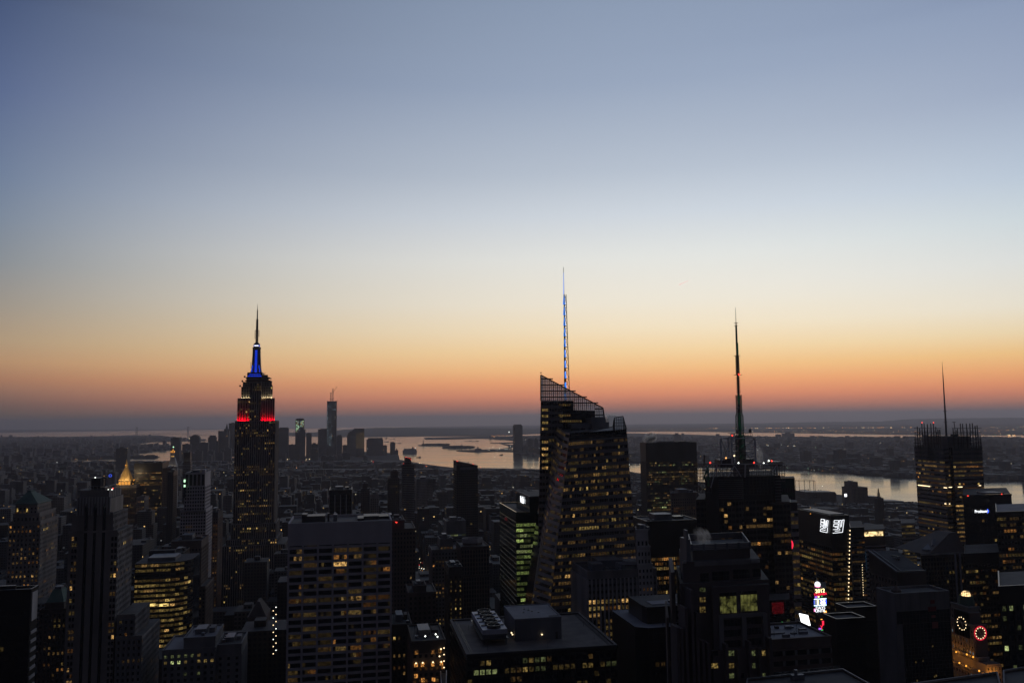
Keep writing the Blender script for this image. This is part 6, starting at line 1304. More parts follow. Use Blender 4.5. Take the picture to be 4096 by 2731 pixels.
tower('white_deco_tower', 'slim pale setback tower against the right foot of the faceted glass tower', tier_px([(2552, 2610, 2260, 500, 20), (2549, 2601, 2190, 501, 18), (2545, 2592, 2122, 502, 16)]), dict(masonry, pier='pale_stone', span='pale_stone', lit=.2, bright=.2, bw=2.4, pw=1.1), 30, wall='pale_stone', cap=5, skew=.3, sides='none')
def vertical_fins():
    z = 180.0; c, r_, f_ = PZ(2349, 2290, z), PZ(2637, 2283, z), PZ(2268, 2250, z); Y = c.y; T = [(c.x, r_.x, Y, f_.y, z)]
    t = tower('finned_office_block', 'stone office block with deep upright fins and cluttered flat roof', T, dict(fh=3.9, bw=2.7, pw=.95, pd=.9, sd=.15, sh=.4, pier='pale_stone', span='black_panel', lit=.62, pal='wywo', wx=.32, bright=.5, skip=3), 70, wall='concrete', sides='l', side_st=dict(fh=3.9, bw=2.7, pw=.95, pd=.9, sd=.15, sh=.4, pier='pale_stone', span='black_panel', lit=.3, bright=.2, wx=.3), cap=4)
    a, b_, c_, d, z = T[0]; m_ = MB()
    for u, v, s_ in ((.25, .6, 3), (.45, .5, 3), (.6, .6, 2.4), (.75, .55, 3)): m_.lathe((a+(b_-a)*u, c_+(d-c_)*v), [(s_, z), (s_, z+1.6), (.1, z+3)], 'brick_brown', 12)
    for i in range(7): yy = c_+4+i*4; m_.bar((a+(b_-a)*.5, yy, z+3.4), (b_-3, yy, z+3.4), .3, 'steel_white'); m_.bar((a+(b_-a)*.5, yy, z), (a+(b_-a)*.5, yy, z+3.4), .25, 'steel_white'); m_.bar((b_-3, yy, z), (b_-3, yy, z+3.4), .25, 'steel_white')
    m_.box(a+5, a+12, c_+6, c_+16, z, z+4, 'metal_grey'); part(m_, 'roof_tank', t)
vertical_fins()
# dark block with chamfered corners and roof penthouse
def chamfer():
    z = 172.0; q = [PZ(*p, z) for p in ((2447, 2440), (2540, 2505), (2590, 2508), (2715, 2500))]; t = thing('chamfered_dark_block', 'black block with chamfered corners and a tall penthouse box', 'office building', (q[2].x, q[2].y, 0)); FOOT.append((q[0].x-5, q[3].x+45, q[2].y-5, q[0].y+5)); w = MB(); back = q[0].y
    poly = [(q[0].x, back), (q[1].x, q[1].y), (q[2].x, q[2].y-1), (q[3].x+30, q[2].y-1), (q[3].x+30, back)]; w.prism(poly, 0, z, 'black_panel', 'roof_pale'); part(w, 'wall', t); g = MB(); panes = []
    st = dict(fh=3.9, bw=2.9, pw=.5, pd=.2, sd=.1, sh=.5, pier='black_panel', span='black_panel', glass='black_panel', lit=.28, pal='wgy', wx=.3, bright=.2, skip=4); facade(g, panes, (q[2].x, q[2].y-1, 0), (q[3].x+30, q[2].y-1, 0), (q[3].x+30, q[2].y-1, z), (q[2].x, q[2].y-1, z), 3.9, 2.9, st); part(g, 'facade_grid', t)
    zz = P(2600, 2412, q[2].y+14).z; p0, p1, p2 = PZ(2526, 2392, zz), PZ(2588, 2427, zz), PZ(2722, 2412, zz); m_ = MB(); m_.prism([(p0.x, back-6), (p0.x, p1.y+5), (p1.x, p1.y), (p2.x+20, p1.y), (p2.x+20, back-6)], z, zz, 'black_panel', 'tar'); part(m_, 'penthouse', t)
    m_ = MB(); m_.box(p1.x+4, p2.x-1, p1.y+4, p1.y+12, zz, zz+.3, 'roof_pale'); m_.box(p1.x+14, p1.x+16, p1.y+6, p1.y+8, zz+.3, zz+1.3, 'metal_grey'); m_.bar((q[2].x+8, q[2].y, z), (q[2].x+8, q[2].y, z+2), .2, 'metal_dark'); part(m_, 'roof_hatch', t); emit_windows(t, panes, 24)
chamfer()
# near brown postmodern tower with lit double windows
def brown():
    Y = 330.0; zf = lambda r_, yy=Y: P(2890, r_, yy).z; xf = lambda s_, yy=Y, r_=2400: P(s_, r_, yy).x; t = thing('granite_crown_tower', 'near brown granite tower with stepped drum crown, louvred rim and steam', 'skyscraper', (xf(2900), Y, 0)); FOOT.append((xf(2700)-4, xf(3080)+4, Y-12, Y+60)); w = MB(); g = MB(); panes = []; gm = 'granite_pink'
    def sk(x0, x1, y0, y1, z0, z1, m, top=None): q_ = .36*(y1-y0); w.prism([(x0, y0), (x1, y0), (x1+q_, y1), (x0+q_, y1)], z0, z1, m, top)
    sk(xf(2722), xf(3078), Y, Y+40, 0, zf(2325), gm, 'tar'); sk(xf(2838), xf(3064), Y-3, Y+2, 0, zf(2345, Y-3), gm, 'tar')
    sk(xf(2735, Y+2), xf(3046, Y+2), Y+2, Y+36, zf(2330), zf(2240, Y+2), gm, 'tar')
    sk(xf(2777, Y+5), xf(3007, Y+5), Y+5, Y+32, zf(2245), zf(2196, Y+5), gm, 'tar')
    sk(xf(2708), xf(2724), Y+6, Y+40, 0, zf(2290), gm); sk(xf(2700), xf(2709), Y+10, Y+40, 0, zf(2480), gm)
    part(w, 'wall', t); m_ = MB(); yy = Y+4; a, b_ = xf(2774, yy), xf(3008, yy); z0, z1 = zf(2196, yy), zf(2172, yy); dd = 30
    for bx_ in ((a, b_, yy, yy+.5), (a+.36*dd, b_+.36*dd, yy+dd-.5, yy+dd), ): m_.box(*bx_, z0, z1, 'metal_grey')
    for xx in (a, b_): m_.prism([(xx-.25, yy+.5), (xx+.25, yy+.5), (xx+.25+.36*dd, yy+dd-.5), (xx-.25+.36*dd, yy+dd-.5)], z0, z1, 'metal_grey')
    for j in range(4): zz = z0+(z1-z0)*(j+.4)/4; m_.box(a-.1, b_+.1, yy-.12, yy, zz, zz+.18, 'pale_stone')
    for i in range(6): xx = a+(b_-a)*i/5; m_.box(xx-.5, xx+.5, yy-.2, yy-.02, z0-.3, z1+.2, 'metal_grey')
    part(m_, 'louvred_rim', t)
    m_ = MB(); p = xf(2752, Y+3); m_.box(p, xf(2768, Y+3), Y+3, Y+10, zf(2330), zf(2150, Y+3), 'metal_grey'); m_.box(xf(2753, Y+3), xf(2760, Y+3), Y+3, Y+6, zf(2150, Y+3), zf(2115, Y+3), 'metal_grey'); part(m_, 'flue', t)
    m_ = MB()
    for l, r_, ro in ((2735, 2750, 2232), (3010, 3045, 2243)):
        a, b_ = xf(l, Y+1), xf(r_, Y+1)
        for j in range(3): m_.box(a, b_, Y+.9, Y+1.3, zf(ro+4+4*j, Y+1), zf(ro+4*j+2, Y+1), 'pale_stone')
    m_.box(xf(2790), xf(3046), Y+1.6, Y+2, zf(2262, Y), zf(2244, Y), 'concrete'); part(m_, 'louvred_ledge', t)
    def glz(l, r_, ta, bo, yy_, m, n=6, rows=2, nm='tall_window'):
        m_ = MB(); a, b_, z1, z0 = xf(l, yy_, ta), xf(r_, yy_, ta), zf(ta, yy_), zf(bo, yy_)
        m_.face([(a, yy_-.04, z0), (b_, yy_-.04, z0), (b_, yy_-.04, z1), (a, yy_-.04, z1)], m)
        for i in range(n+1): xx = a+(b_-a)*i/n; m_.box(xx-.05, xx+.05, yy_-.15, yy_-.05, z0, z1, 'metal_dark')
        for j in range(1, rows): zz = z0+(z1-z0)*j/rows; m_.box(a, b_, yy_-.15, yy_-.05, zz-.06, zz+.06, 'metal_dark')
        part(m_, nm, t)
    glow('atrium_light', (.8, .8, .22), .06, tex=(.5, .5, .5))
    glz(2848, 2916, 2284, 2318, Y+1.95, 'glass_dark'); glz(2932, 2998, 2280, 2315, Y+1.95, 'glass_dark'); glz(2800, 2834, 2288, 2330, Y+1.95, 'glass_dark', 3); glz(3010, 3042, 2280, 2312, Y+1.95, 'glass_dark', 3)
    glz(2878, 2945, 2385, 2452, Y-3, 'atrium_light', 5, 2); glz(2961, 3028, 2382, 2448, Y-3, 'atrium_light', 5, 2); glz(2878, 2945, 2370, 2384, Y-3, 'glass_dark', 5, 1); glz(2961, 3028, 2368, 2381, Y-3, 'glass_dark', 5, 1)
    glz(2797, 2822, 2345, 2362, Y, 'lit_g0', 3, 1); glz(2797, 2822, 2383, 2402, Y, 'lit_y1', 3, 1); glz(2797, 2822, 2420, 2444, Y, 'lit_y1', 3, 1)
    for i, (r_) in enumerate((2478, 2520, 2562)):
        glz(2895, 2962, r_, r_+26, Y-3, 'glass_dark', 5, 1); glz(2980, 3045, r_-3, r_+23, Y-3, 'glass_dark', 5, 1)
    m_ = MB(); 
    for l in (2872, 2964, 3048):
        a = xf(l, Y-3.3); m_.box(a, a+2.0, Y-3.6, Y-3, zf(2620, Y-3), zf(2460, Y-3), 'concrete')
    m_.box(xf(2872, Y-3.3), xf(3060, Y-3.3), Y-3.5, Y-3, zf(2470, Y-3), zf(2456, Y-3), 'concrete'); part(m_, 'corner_pier', t)
    # lower buttress piers with lit windows between
    m_ = MB()
    for i, (l, tp) in enumerate(((2700, 2495), (2715, 2500), (2735, 2420), (2760, 2350), (2778, 2440), (2800, 2555), (2820, 2565), (2893, 2575), (2940, 2600), (2985, 2570), (3025, 2600), (3066, 2560))):
        a = xf(l, Y-6); m_.box(a, a+1.1, Y-7, Y-3.05 if l > 2830 else Y-.02, 0, zf(tp, Y-6), gm)
    w2 = xf(2840, Y-4); m_.box(w2, xf(3080, Y-4), Y-5, Y-3.02, 0, zf(2600, Y-5), gm); part(m_, 'buttress', t)
    for r_ in (2600, 2650, 2690): 
        for l in (2846, 2910, 2950, 2995, 3035):
            if RF.random() < .85: p, q = P(l, r_+22, Y-5.1), P(l+26, r_, Y-5.1); panes.append(([(p.x, p.y, p.z), (q.x, p.y, p.z), (q.x, p.y, q.z), (p.x, p.y, q.z)], RF.choice(['lit_g1', 'lit_y2', 'lit_y1', 'glass_dark', 'lit_g1', 'lit_y0'])))
    for r_ in range(2440, 2731, 24):
        for l in (2706, 2724, 2746, 2770, 2786): p, q = P(l, r_+12, Y-.1), P(l+7, r_, Y-.1); panes.append(([(p.x, p.y, p.z), (q.x, p.y, p.z), (q.x, p.y, q.z), (p.x, p.y, q.z)], RF.choice(['glass_dark']*5+['lit_y1', 'lit_g0'])))
    emit_windows(t, panes, 60)
brown()
# pair-logo office tower
def logo_tower():
    Y = 620.0; c = P(3322, 2066, Y); xr = P(3396, 2066, Y).x; yb = PX(3186, 2060, c.x).y; T = [(c.x, xr, Y, yb, c.z)]
    t = tower('logo_office_tower', 'dark office tower with two white striped emblems at its top corner', T, dict(fh=3.95, bw=2.5, pw=.3, pd=.15, sd=.2, sh=.5, pier='black_panel', span='black_panel', lit=.42, pal='wyo', wx=.4, bright=.25, skip=1, run=.7), 60, wall='black_panel', sides='l', side_st=dict(fh=3.95, bw=3.1, pw=.5, pd=.15, sd=.2, sh=.5, pier='black_panel', span='black_panel', lit=.4, pal='woy', wx=.38, bright=.2, run=.75), cap=24, huts=False)
    q = lambda x, y: (3140+x/7.127, 2020+y/7.127)
    L_ = [[(1030, 390), (1120, 405), (1110, 480), (1020, 465), (1030, 390)], [(1020, 485), (1110, 500), (1105, 565), (1015, 545), (1020, 485)], [(1010, 640), (1015, 580), (1095, 600), (1090, 658), (1040, 645)], [(1155, 715), (1040, 685), (1012, 680), (1005, 737), (1200, 777), (1212, 628)], [(1138, 410), (1115, 640), (1155, 668)], [(1168, 445), (1150, 625), (1180, 630)], [(1168, 560), (1190, 430), (1230, 437), (1212, 605)], [(1190, 470), (1178, 615)]]
    Rr = [[(1405, 430), (1530, 430), (1520, 495), (1395, 495), (1405, 430)], [(1395, 530), (1520, 525), (1510, 590), (1385, 602), (1395, 530)], [(1420, 630), (1505, 623), (1495, 685), (1375, 692)], [(1425, 730), (1570, 718)], [(1365, 792), (1640, 765), (1685, 410), (1635, 420), (1610, 612)], [(1570, 680), (1530, 672), (1552, 430), (1605, 423), (1580, 632)]]
    for lines, left in ((L_, True), (Rr, False)):
        m_ = MB()
        for ln in lines:
            pts = [PX(*q(*p), c.x-.6) if left else P(*q(*p), Y-.6) for p in ln]
            for a, b_ in zip(pts, pts[1:]): m_.tube(a, b_, .20, 'sign_white', 5)
        part(m_, 'striped_emblem', t)
    m_ = MB(); m_.box(c.x+2, xr-1, Y+5, yb-6, c.z-.5, c.z+1.5, 'metal_dark'); part(m_, 'roof_slab', t)
    m_ = MB(); p = P(3245, 2059, Y+30)
    for dx in (0, 1.5, 4, 5.5): lamp(m_, (p.x+dx, p.y, p.z+1.2), 1.1, 'lamp_gold')
    part(m_, 'roof_lamp', t); m_ = MB(); p = [P(3400+(3393-3400)*i/19, 2121+(2425-2121)*i/19, Y-1) for i in range(20)]
    for i, v in enumerate(p): lamp(m_, v, .6, 'lamp_warm')
    part(m_, 'corner_bulb', t)
logo_tower()
tower('banded_side_tower', 'grey banded tower with a sloped roof edge beside the two white emblems', [(P(3402, 2112, 655).x, P(3456, 2112, 655).x, 655, 700, P(3430, 2112, 655).z)], dict(fh=3.95, bw=2.6, pw=0, sd=.4, sh=.6, span='metal_grey', lit=.4, pal='woy', wx=.45, bright=.3), 40, wall='black_panel', sides='none', skew=.6, huts=False)
def bulb_column():
    t = thing('bulb_column', 'second thin column of small warm bulbs right of the emblem tower', 'light column', P(3452, 2420, 654)); m_ = MB(); p = P(3452, 2420, 654); m_.tube((p.x, 654.3, 0), (p.x, 654.3, P(3452, 2255, 654).z), .25, 'metal_dark', 5); part(m_, 'pole', t); m_ = MB()
    for i in range(13): lamp(m_, P(3449+i*.4, 2258+i*10, 653.6), .35, 'lamp_warm')
    part(m_, 'bulb', t)
bulb_column()
# billboard tower on the square with ball and stacked signs
def billboard():
    Y = 545.0; t = thing('billboard_tower', 'narrow tower of stacked bright signs under a glowing white ball', 'tower', (P(3280, 2450, Y).x, Y, 0)); g = lambda s_, r_: P(s_, r_, Y-.5); w = MB(); a, b_ = P(3257, 2380, Y).x, P(3306, 2380, Y).x; w.prism([(a, Y), (b_, Y), (b_+12, Y+20), (a+12, Y+20)], 0, P(3280, 2352, Y).z, 'black_panel', 'tar'); part(w, 'wall', t); FOOT.append((a-3, b_+3, Y-5, Y+26))
    bp_ = P(3267, 2335, Y+6); m_ = MB(); m_.tube((bp_.x, Y+6, P(3267, 2352, Y).z), (bp_.x, Y+6, P(3264, 2236, Y+6).z), .35, 'metal_grey', 6); part(m_, 'ball_pole', t)
    m_ = MB(); m_.ball((bp_.x, Y+5, bp_.z), 1.95, 'sign_white', 14); part(m_, 'light_ball', t, smooth=True); m_ = MB(); m_.lathe((bp_.x, Y+5), [(1.98, bp_.z-.9), (1.4, bp_.z-1.6), (.1, bp_.z-2.05)], 'sign_pink', 14); part(m_, 'ball_underside', t)
    q = lambda x, y: (3080+x/6.03, 2300+y/6.03)
    def sg(s_, size, x, y, m, sx=1, nm='sign_lettering', rot=0): text(s_, size*1.12, P(*q(x, y), Y-.9), m, t, name=nm, sx=sx, rot=(R(90), R(rot), 0))
    def pan(x0, y0, x1, y1, m, nm='sign_panel', off=.4): m_ = MB(); p, r_ = P(*q(x0, y1), Y-off), P(*q(x1, y0), Y-off); m_.box(p.x, r_.x, Y-off, Y-off+.3, p.z, r_.z, m); part(m_, nm, t)
    sg('2012', 3.3, 1207, 375, 'sign_yellow', 1.0, 'year_sign', -2); sg('TOSHIBA', 2.1, 1215, 455, 'sign_red', 1.05, 'name_sign', -3)
    pan(1088, 500, 1140, 548, 'sign_violet'); pan(1160, 500, 1190, 530, 'sign_yellow', off=.42); pan(1240, 490, 1265, 515, 'sign_green', off=.42)
    pan(1068, 550, 1362, 585, 'sign_cyan'); pan(1068, 700, 1362, 740, 'sign_cyan'); pan(1068, 586, 1362, 699, 'sign_blue'); glow('panel_grey', (.6, .7, .9), .35); pan(1075, 590, 1215, 698, 'panel_grey', off=.45); sg('18', 5.3, 1215, 643, 'sign_yellow', 1.35, 'number_sign')
    sg('DAYS', 2.4, 1218, 783, 'sign_white', 1.1, 'word_sign'); sg('UNTIL', 2.4, 1218, 855, 'sign_white', 1.05, 'word_sign'); pan(1070, 805, 1100, 870, 'sign_pink'); pan(1305, 850, 1365, 900, 'sign_orange')
    pan(1265, 1095, 1300, 1200, 'sign_red'); sg('Y', 3.4, 1248, 1255, 'sign_red', .9, 'letter_sign'); pan(1180, 1265, 1232, 1310, 'sign_violet'); pan(1240, 1305, 1278, 1325, 'sign_green'); pan(1228, 1052, 1265, 1068, 'sign_orange')
billboard()
def wall_item(name, label, cat, fn, loc):
    t = thing(name, label, cat, loc); fn(t)
def screen(t):
    q = lambda x, y: (3080+x/6.03, 2300+y/6.03); Y = 500; m_ = MB(); c = [P(*q(*p), Y+o) for p, o in (((780, 1243), 0), ((975, 1205), 3), ((915, 960), 3), ((698, 912), 0))]; n = (c[1]-c[0]).cross(c[3]-c[0]).normalized(); m_.loft(c, [v-n*.6 for v in c], 'metal_dark'); part(m_, 'screen_case', t)
    m_ = MB(); m_.face([v+n*.05 for v in c], 'screen_white'); part(m_, 'screen_face', t); m_ = MB(); b_ = c[0].lerp(c[1], .5); m_.bar(b_-Vector((0, -2, 0)), (b_.x, b_.y+2, 0), 1, 'metal_dark'); part(m_, 'post', t)
wall_item('video_screen', 'tilted blank white glowing screen below the stacked signs', 'screen', screen, P(3218, 2480, 500))
def disc(t):
    Y = 598.0; c = P(3147, 2178, Y); k = 667/F; m_ = MB()
    def ring(r_a, r_b, m, o):
        n = 28; A = [(c.x+r_a*k*math.cos(2*math.pi*i/n), Y-o, c.z+r_a*k*math.sin(2*math.pi*i/n)) for i in range(n)]; B = [(c.x+r_b*k*math.cos(2*math.pi*i/n), Y-o, c.z+r_b*k*math.sin(2*math.pi*i/n)) for i in range(n)]; mb = MB()
        for i in range(n): mb.face([A[i], A[(i+1) % n], B[(i+1) % n], B[i]], m)
        part(mb, 'disc_ring', t)
    ring(17, 26.5, 'sign_red', .3); ring(13, 17, 'sign_white', .32); ring(0.2, 13, 'sign_blue', .34); m_.tube((c.x, Y, c.z), (c.x, Y+1, c.z), 26.5*k, 'metal_dark', 28); m_.bar((c.x, Y+1, c.z-10), (c.x, Y+1, 0), 1, 'metal_dark'); part(m_, 'disc_body', t)
wall_item('round_sign', 'red, white and blue glowing round sign half hidden by the mast tower', 'sign', disc, P(3149, 2178, 598))
def small_signs(t):
    q = lambda x, y: (3080+x/6.03, 2300+y/6.03); Y = 525.0; w = MB(); a, b_ = P(*q(-30, 900), Y), P(*q(480, 900), Y); w.prism([(a.x, Y), (b_.x, Y), (b_.x+10, Y+18), (a.x+10, Y+18)], 0, P(*q(200, 590), Y).z, 'black_panel', 'tar'); part(w, 'wall', t); r_ = random.Random(4)
    m_ = MB(); p, s_ = P(*q(55, 930), Y-.2), P(*q(330, 640), Y-.2); m_.box(p.x, s_.x, Y-.25, Y-.05, p.z, s_.z, 'sign_dimred'); part(m_, 'red_sign_panel', t); g = MB(); panes = []
    facade(g, panes, (a.x, Y, 0), (b_.x, Y, 0), (b_.x, Y, P(*q(200, 590), Y).z), (a.x, Y, P(*q(200, 590), Y).z), 4, 2.8, dict(curtain, span='black_panel', lit=.35, bright=.3)); part(g, 'facade_grid', t); emit_windows(t, panes, 20)
    m_ = MB()
    for i in range(26): x_, y_ = r_.uniform(125, 440), r_.uniform(1225, 1290); p = P(*q(x_, y_), Y-.4); m_.box(p.x-.5, p.x+.5, Y-.5, Y-.3, p.z-.6, p.z+.6, r_.choice(['sign_violet', 'sign_violet', 'sign_pink', 'sign_blue']))
    for i in range(5): p = P(*q(r_.uniform(285, 345), r_.uniform(1125, 1165)), Y-.4); lamp(m_, p, .5, 'sign_green')
    part(m_, 'video_strip', t)
wall_item('sign_clad_block', 'low dark block with dim red panel and a violet video strip', 'building', small_signs, P(3120, 2500, 525))
tower('pale_banded_strip_tower', 'narrow tower of pale bands behind the round glowing sign', [(P(3161, 2010, 615).x, P(3189, 2010, 615).x, 615, 640, P(3170, 2012, 615).z)], dict(fh=6.0, bw=3.0, pw=0, sd=.4, sh=.55, span='pale_stone', lit=.75, pal='wy', wx=.42, bright=.2), 20, wall='black_panel', sides='none', skew=.55, huts=False)
tower('green_glass_wedge', 'small green glass block right of the mast tower with two lit windows', [(P(3118, 1915, 700).x, P(3178, 1915, 700).x, 700, 730, P(3150, 1915, 700).z)], dict(curtain, span='glass_green', lit=.2, pal='g', bright=.5, fh=8), 14, wall='glass_green', skew=.55, sides='none', huts=False)
def screen_block():
    Y = 720; T = [(P(3446, 2121, Y).x, P(3540, 2121, Y).x, Y, Y+40, P(3490, 2121, Y).z)]; t = tower('curved_hotel_block', 'hotel block with lilac striped walls under a cream lit screen', T, dict(fh=4, bw=2.5, pw=0, sd=.25, sh=.55, span='white_stone', lit=.03, pal='c', wx=.46), 12, wall='granite_pink', cap=14, sides='none', skew=.65, huts=False); m_ = MB(); a, b_ = P(3451, 2144, Y-.6), P(3531, 2124, Y-.6); m_.box(a.x, b_.x, Y-.9, Y-.5, a.z, b_.z, 'screen_cream'); part(m_, 'lit_screen', t); m_ = MB(); a, b_ = P(3453, 2280, Y-.6), P(3463, 2205, Y-.6); glow('strip_teal', (.1, .4, .8), .04); m_.box(a.x, b_.x, Y-.9, Y-.5, a.z, b_.z, 'strip_teal'); part(m_, 'blue_strip', t)
screen_block()
# wedge roofed dark block
def wedge():
    Y = 430; t = thing('wedge_roof_block', 'dark block with a long sloping wedge roof in front of the hotel screen', 'building', (P(3530, 2330, Y).x, Y, 0)); m_ = MB(); c, r_ = P(3588, 2290, Y), P(3705, 2290, Y); yb = PX(3474, 2215, c.x).y; yb = min(yb, Y+140); FOOT.append((c.x-4, r_.x+4, Y-4, yb+4)); zf_, zb = P(3588, 2290, Y).z, PX(3474, 2205, c.x).z
    m_.prism([(c.x, Y), (r_.x, Y), (r_.x, yb), (c.x, yb)], 0, zf_, 'brick_dark', 'tar', z1f=lambda x, y: zf_ if y < Y+1 else zb); part(m_, 'wall', t); m_ = MB()
    m_.bar((c.x, Y, zf_+.6), (c.x, yb, zb+.6), .8, 'metal_grey'); m_.bar((c.x+3, Y, zf_+.6), (c.x+3, yb, zb+.6), .5, 'metal_grey'); m_.bar((c.x, Y, zf_+.6), (r_.x, Y, zf_+.6), .6, 'metal_dark'); part(m_, 'roof_edge', t); m_ = MB(); m_.box(c.x+12, r_.x-8, Y+14, Y+30, zf_, P(3640, 2230, Y+14).z, 'tar')
    a, b_, c_, d = c.x+12, r_.x-8, Y+14, Y+30; z = P(3640, 2222, Y+14).z
    for xx, yy in ((a, c_), (b_, c_), (a, d), (b_, d)): m_.bar((xx, yy, z-8), (xx, yy, z), .4, 'metal_grey')
    m_.box(a-.5, b_+.5, c_-.5, d+.5, z-.5, z, 'metal_dark'); part(m_, 'rooftop_frame', t); g = MB(); panes = []; facade(g, panes, (c.x, yb, 0), (c.x, Y, 0), (c.x, Y, zf_-4), (c.x, yb, zf_-4), 4, 3, dict(brick, lit=.1, bright=.1)); part(g, 'facade_grid', t); emit_windows(t, panes, 16)
wedge()
# grey blank-walled block with red panels
def grey_block():
    z = 180.0; c, r_, f_ = PZ(3579, 2372, z), PZ(3778, 2355, z), PZ(3504, 2352, z); Y = c.y; X = c.x; t = thing('blank_grey_block', 'near grey blank-walled block with dark glass front and small red panels', 'office building', (X, Y, 0)); w = MB(); yb = f_.y; yb = Y+16; FOOT.append((X-4, r_.x+4, Y-4, yb+6)); w.box(X, r_.x, Y, yb, 0, z-1.2, 'concrete', 'tar')
    for bx_ in ((X-.2, r_.x+.2, Y-.2, Y+.5), (X-.2, r_.x+.2, yb-.5, yb+.2), (X-.2, X+.5, Y+.5, yb-.5), (r_.x-.5, r_.x+.2, Y+.5, yb-.5)): w.box(*bx_, z-1.4, z, 'concrete')
    for i in range(12): xx = X+(r_.x-X)*i/11; w.box(xx-.03, xx+.03, Y-.24, Y-.2, P(3680, 2438, Y).z, z, 'metal_dark')
    part(w, 'wall', t); m_ = MB(); zg = P(3680, 2440, Y).z; gx = P(3611, 2500, Y).x; m_.box(X+.4, r_.x-.3, Y-.12, Y-.003, P(3590, 2495, Y).z, zg, 'glass_dark'); m_.box(gx, r_.x-.3, Y-.12, Y-.003, 0, P(3590, 2496, Y).z, 'glass_dark'); part(m_, 'glass_front', t)
    m_ = MB(); n = 14
    for i in range(n+1): xx = gx+(r_.x-.3-gx)*i/n; m_.box(xx-.04, xx+.04, Y-.2, Y-.125, 40, zg, 'metal_dark')
    z_ = zg
    while z_ > 60: m_.box(gx, r_.x-.3, Y-.2, Y-.125, z_-.05, z_+.05, 'metal_dark'); z_ -= 1.9
    part(m_, 'mullion_grid', t); m_ = MB()
    for l, r2, ta, bo in ((3713, 3744, 2424, 2444), (3729, 3752, 2484, 2512), (3722, 3738, 2398, 2413), (3726, 3742, 2458, 2470)): p, q = P(l, bo, Y-.3), P(r2, ta, Y-.3); m_.box(p.x, q.x, Y-.32, Y-.26, p.z, q.z, 'red_panel')
    part(m_, 'red_panel', t); m_ = MB(); p = P(3590, 2366, Y+6); m_.lathe((p.x, Y+7), [(2.6, z-1.2), (2.6, z+.2), (.1, z+2.6)], 'brick_brown', 12); part(m_, 'water_tank', t); m_ = MB(); [m_.box(P(x, 2700, Y-.3).x, P(x+5, 2700, Y-.3).x, Y-.35, Y-.3, P(x, r+4, Y-.3).z, P(x, r-3, Y-.3).z, 'lit_y1') for x, r in ((3734, 2582), (3664, 2645), (3692, 2640), (3736, 2704), (3742, 2700), (3665, 2720))]; part(m_, 'lit_window', t)
grey_block()
tower('dark_terrace_block', 'black block with thin pale roof edges and a red beacon, under the emblem tower', [bxc(3390, 3505, 2436, 390, 3344)], dict(curtain, lit=.03, span='black_panel', pier='black_panel', glass='black_panel'), 6, wall='black_panel', sides='none', huts=False)
tower('dark_terrace_block', 'lower black block stepping down left of the thin pale roof edges', [bxc(3346, 3460, 2482, 360, 3296)], dict(curtain, lit=.03, span='black_panel', pier='black_panel', glass='black_panel'), 4, wall='black_panel', sides='none', huts=False)
tower('brick_loft_block', 'low brick block with a broad flat roof and wide white-framed windows', [(P(3085, 2560, 345).x, P(3325, 2556, 345).x, 345, 372, P(3200, 2558, 345).z)], dict(fh=4.3, bw=5.5, pw=1.2, pd=.2, sd=.3, sh=.5, pier='concrete', span='brick_brown', lit=.12, pal='gy', bright=.3, wx=.38), 24, wall='brick_brown', roof='roof_pale', sides='none', cap=3, huts=False)
def loft_roof():
    t = thing('rooftop_unit_row', 'row of vents, skylights and ducts on the broad flat brick roof', 'rooftop units', P(3200, 2545, 352)); z = P(3200, 2558, 345).z; a, b_ = P(3090, 2558, 345).x, P(3322, 2556, 345).x; m_ = MB(); r_ = random.Random(6)
    for i in range(11): x, y, w_, h_ = r_.uniform(a+2, b_-3), r_.uniform(349, 369), r_.uniform(.6, 1.8), r_.uniform(.4, 1.5); m_.box(x-w_, x+w_, y-.8, y+.8, z, z+h_, r_.choice(['metal_grey', 'roof_pale', 'tar']))
    part(m_, 'vent_box', t); m_ = MB()
    for i in range(5): x, y = r_.uniform(a+2, b_-3), r_.uniform(349, 369); m_.bar((x, y, z), (x, y, z+2.4), .14, 'metal_dark')
    m_.box(a+3, a+12, 356, 356.7, z, z+.7, 'metal_grey'); part(m_, 'duct', t)
loft_roof()
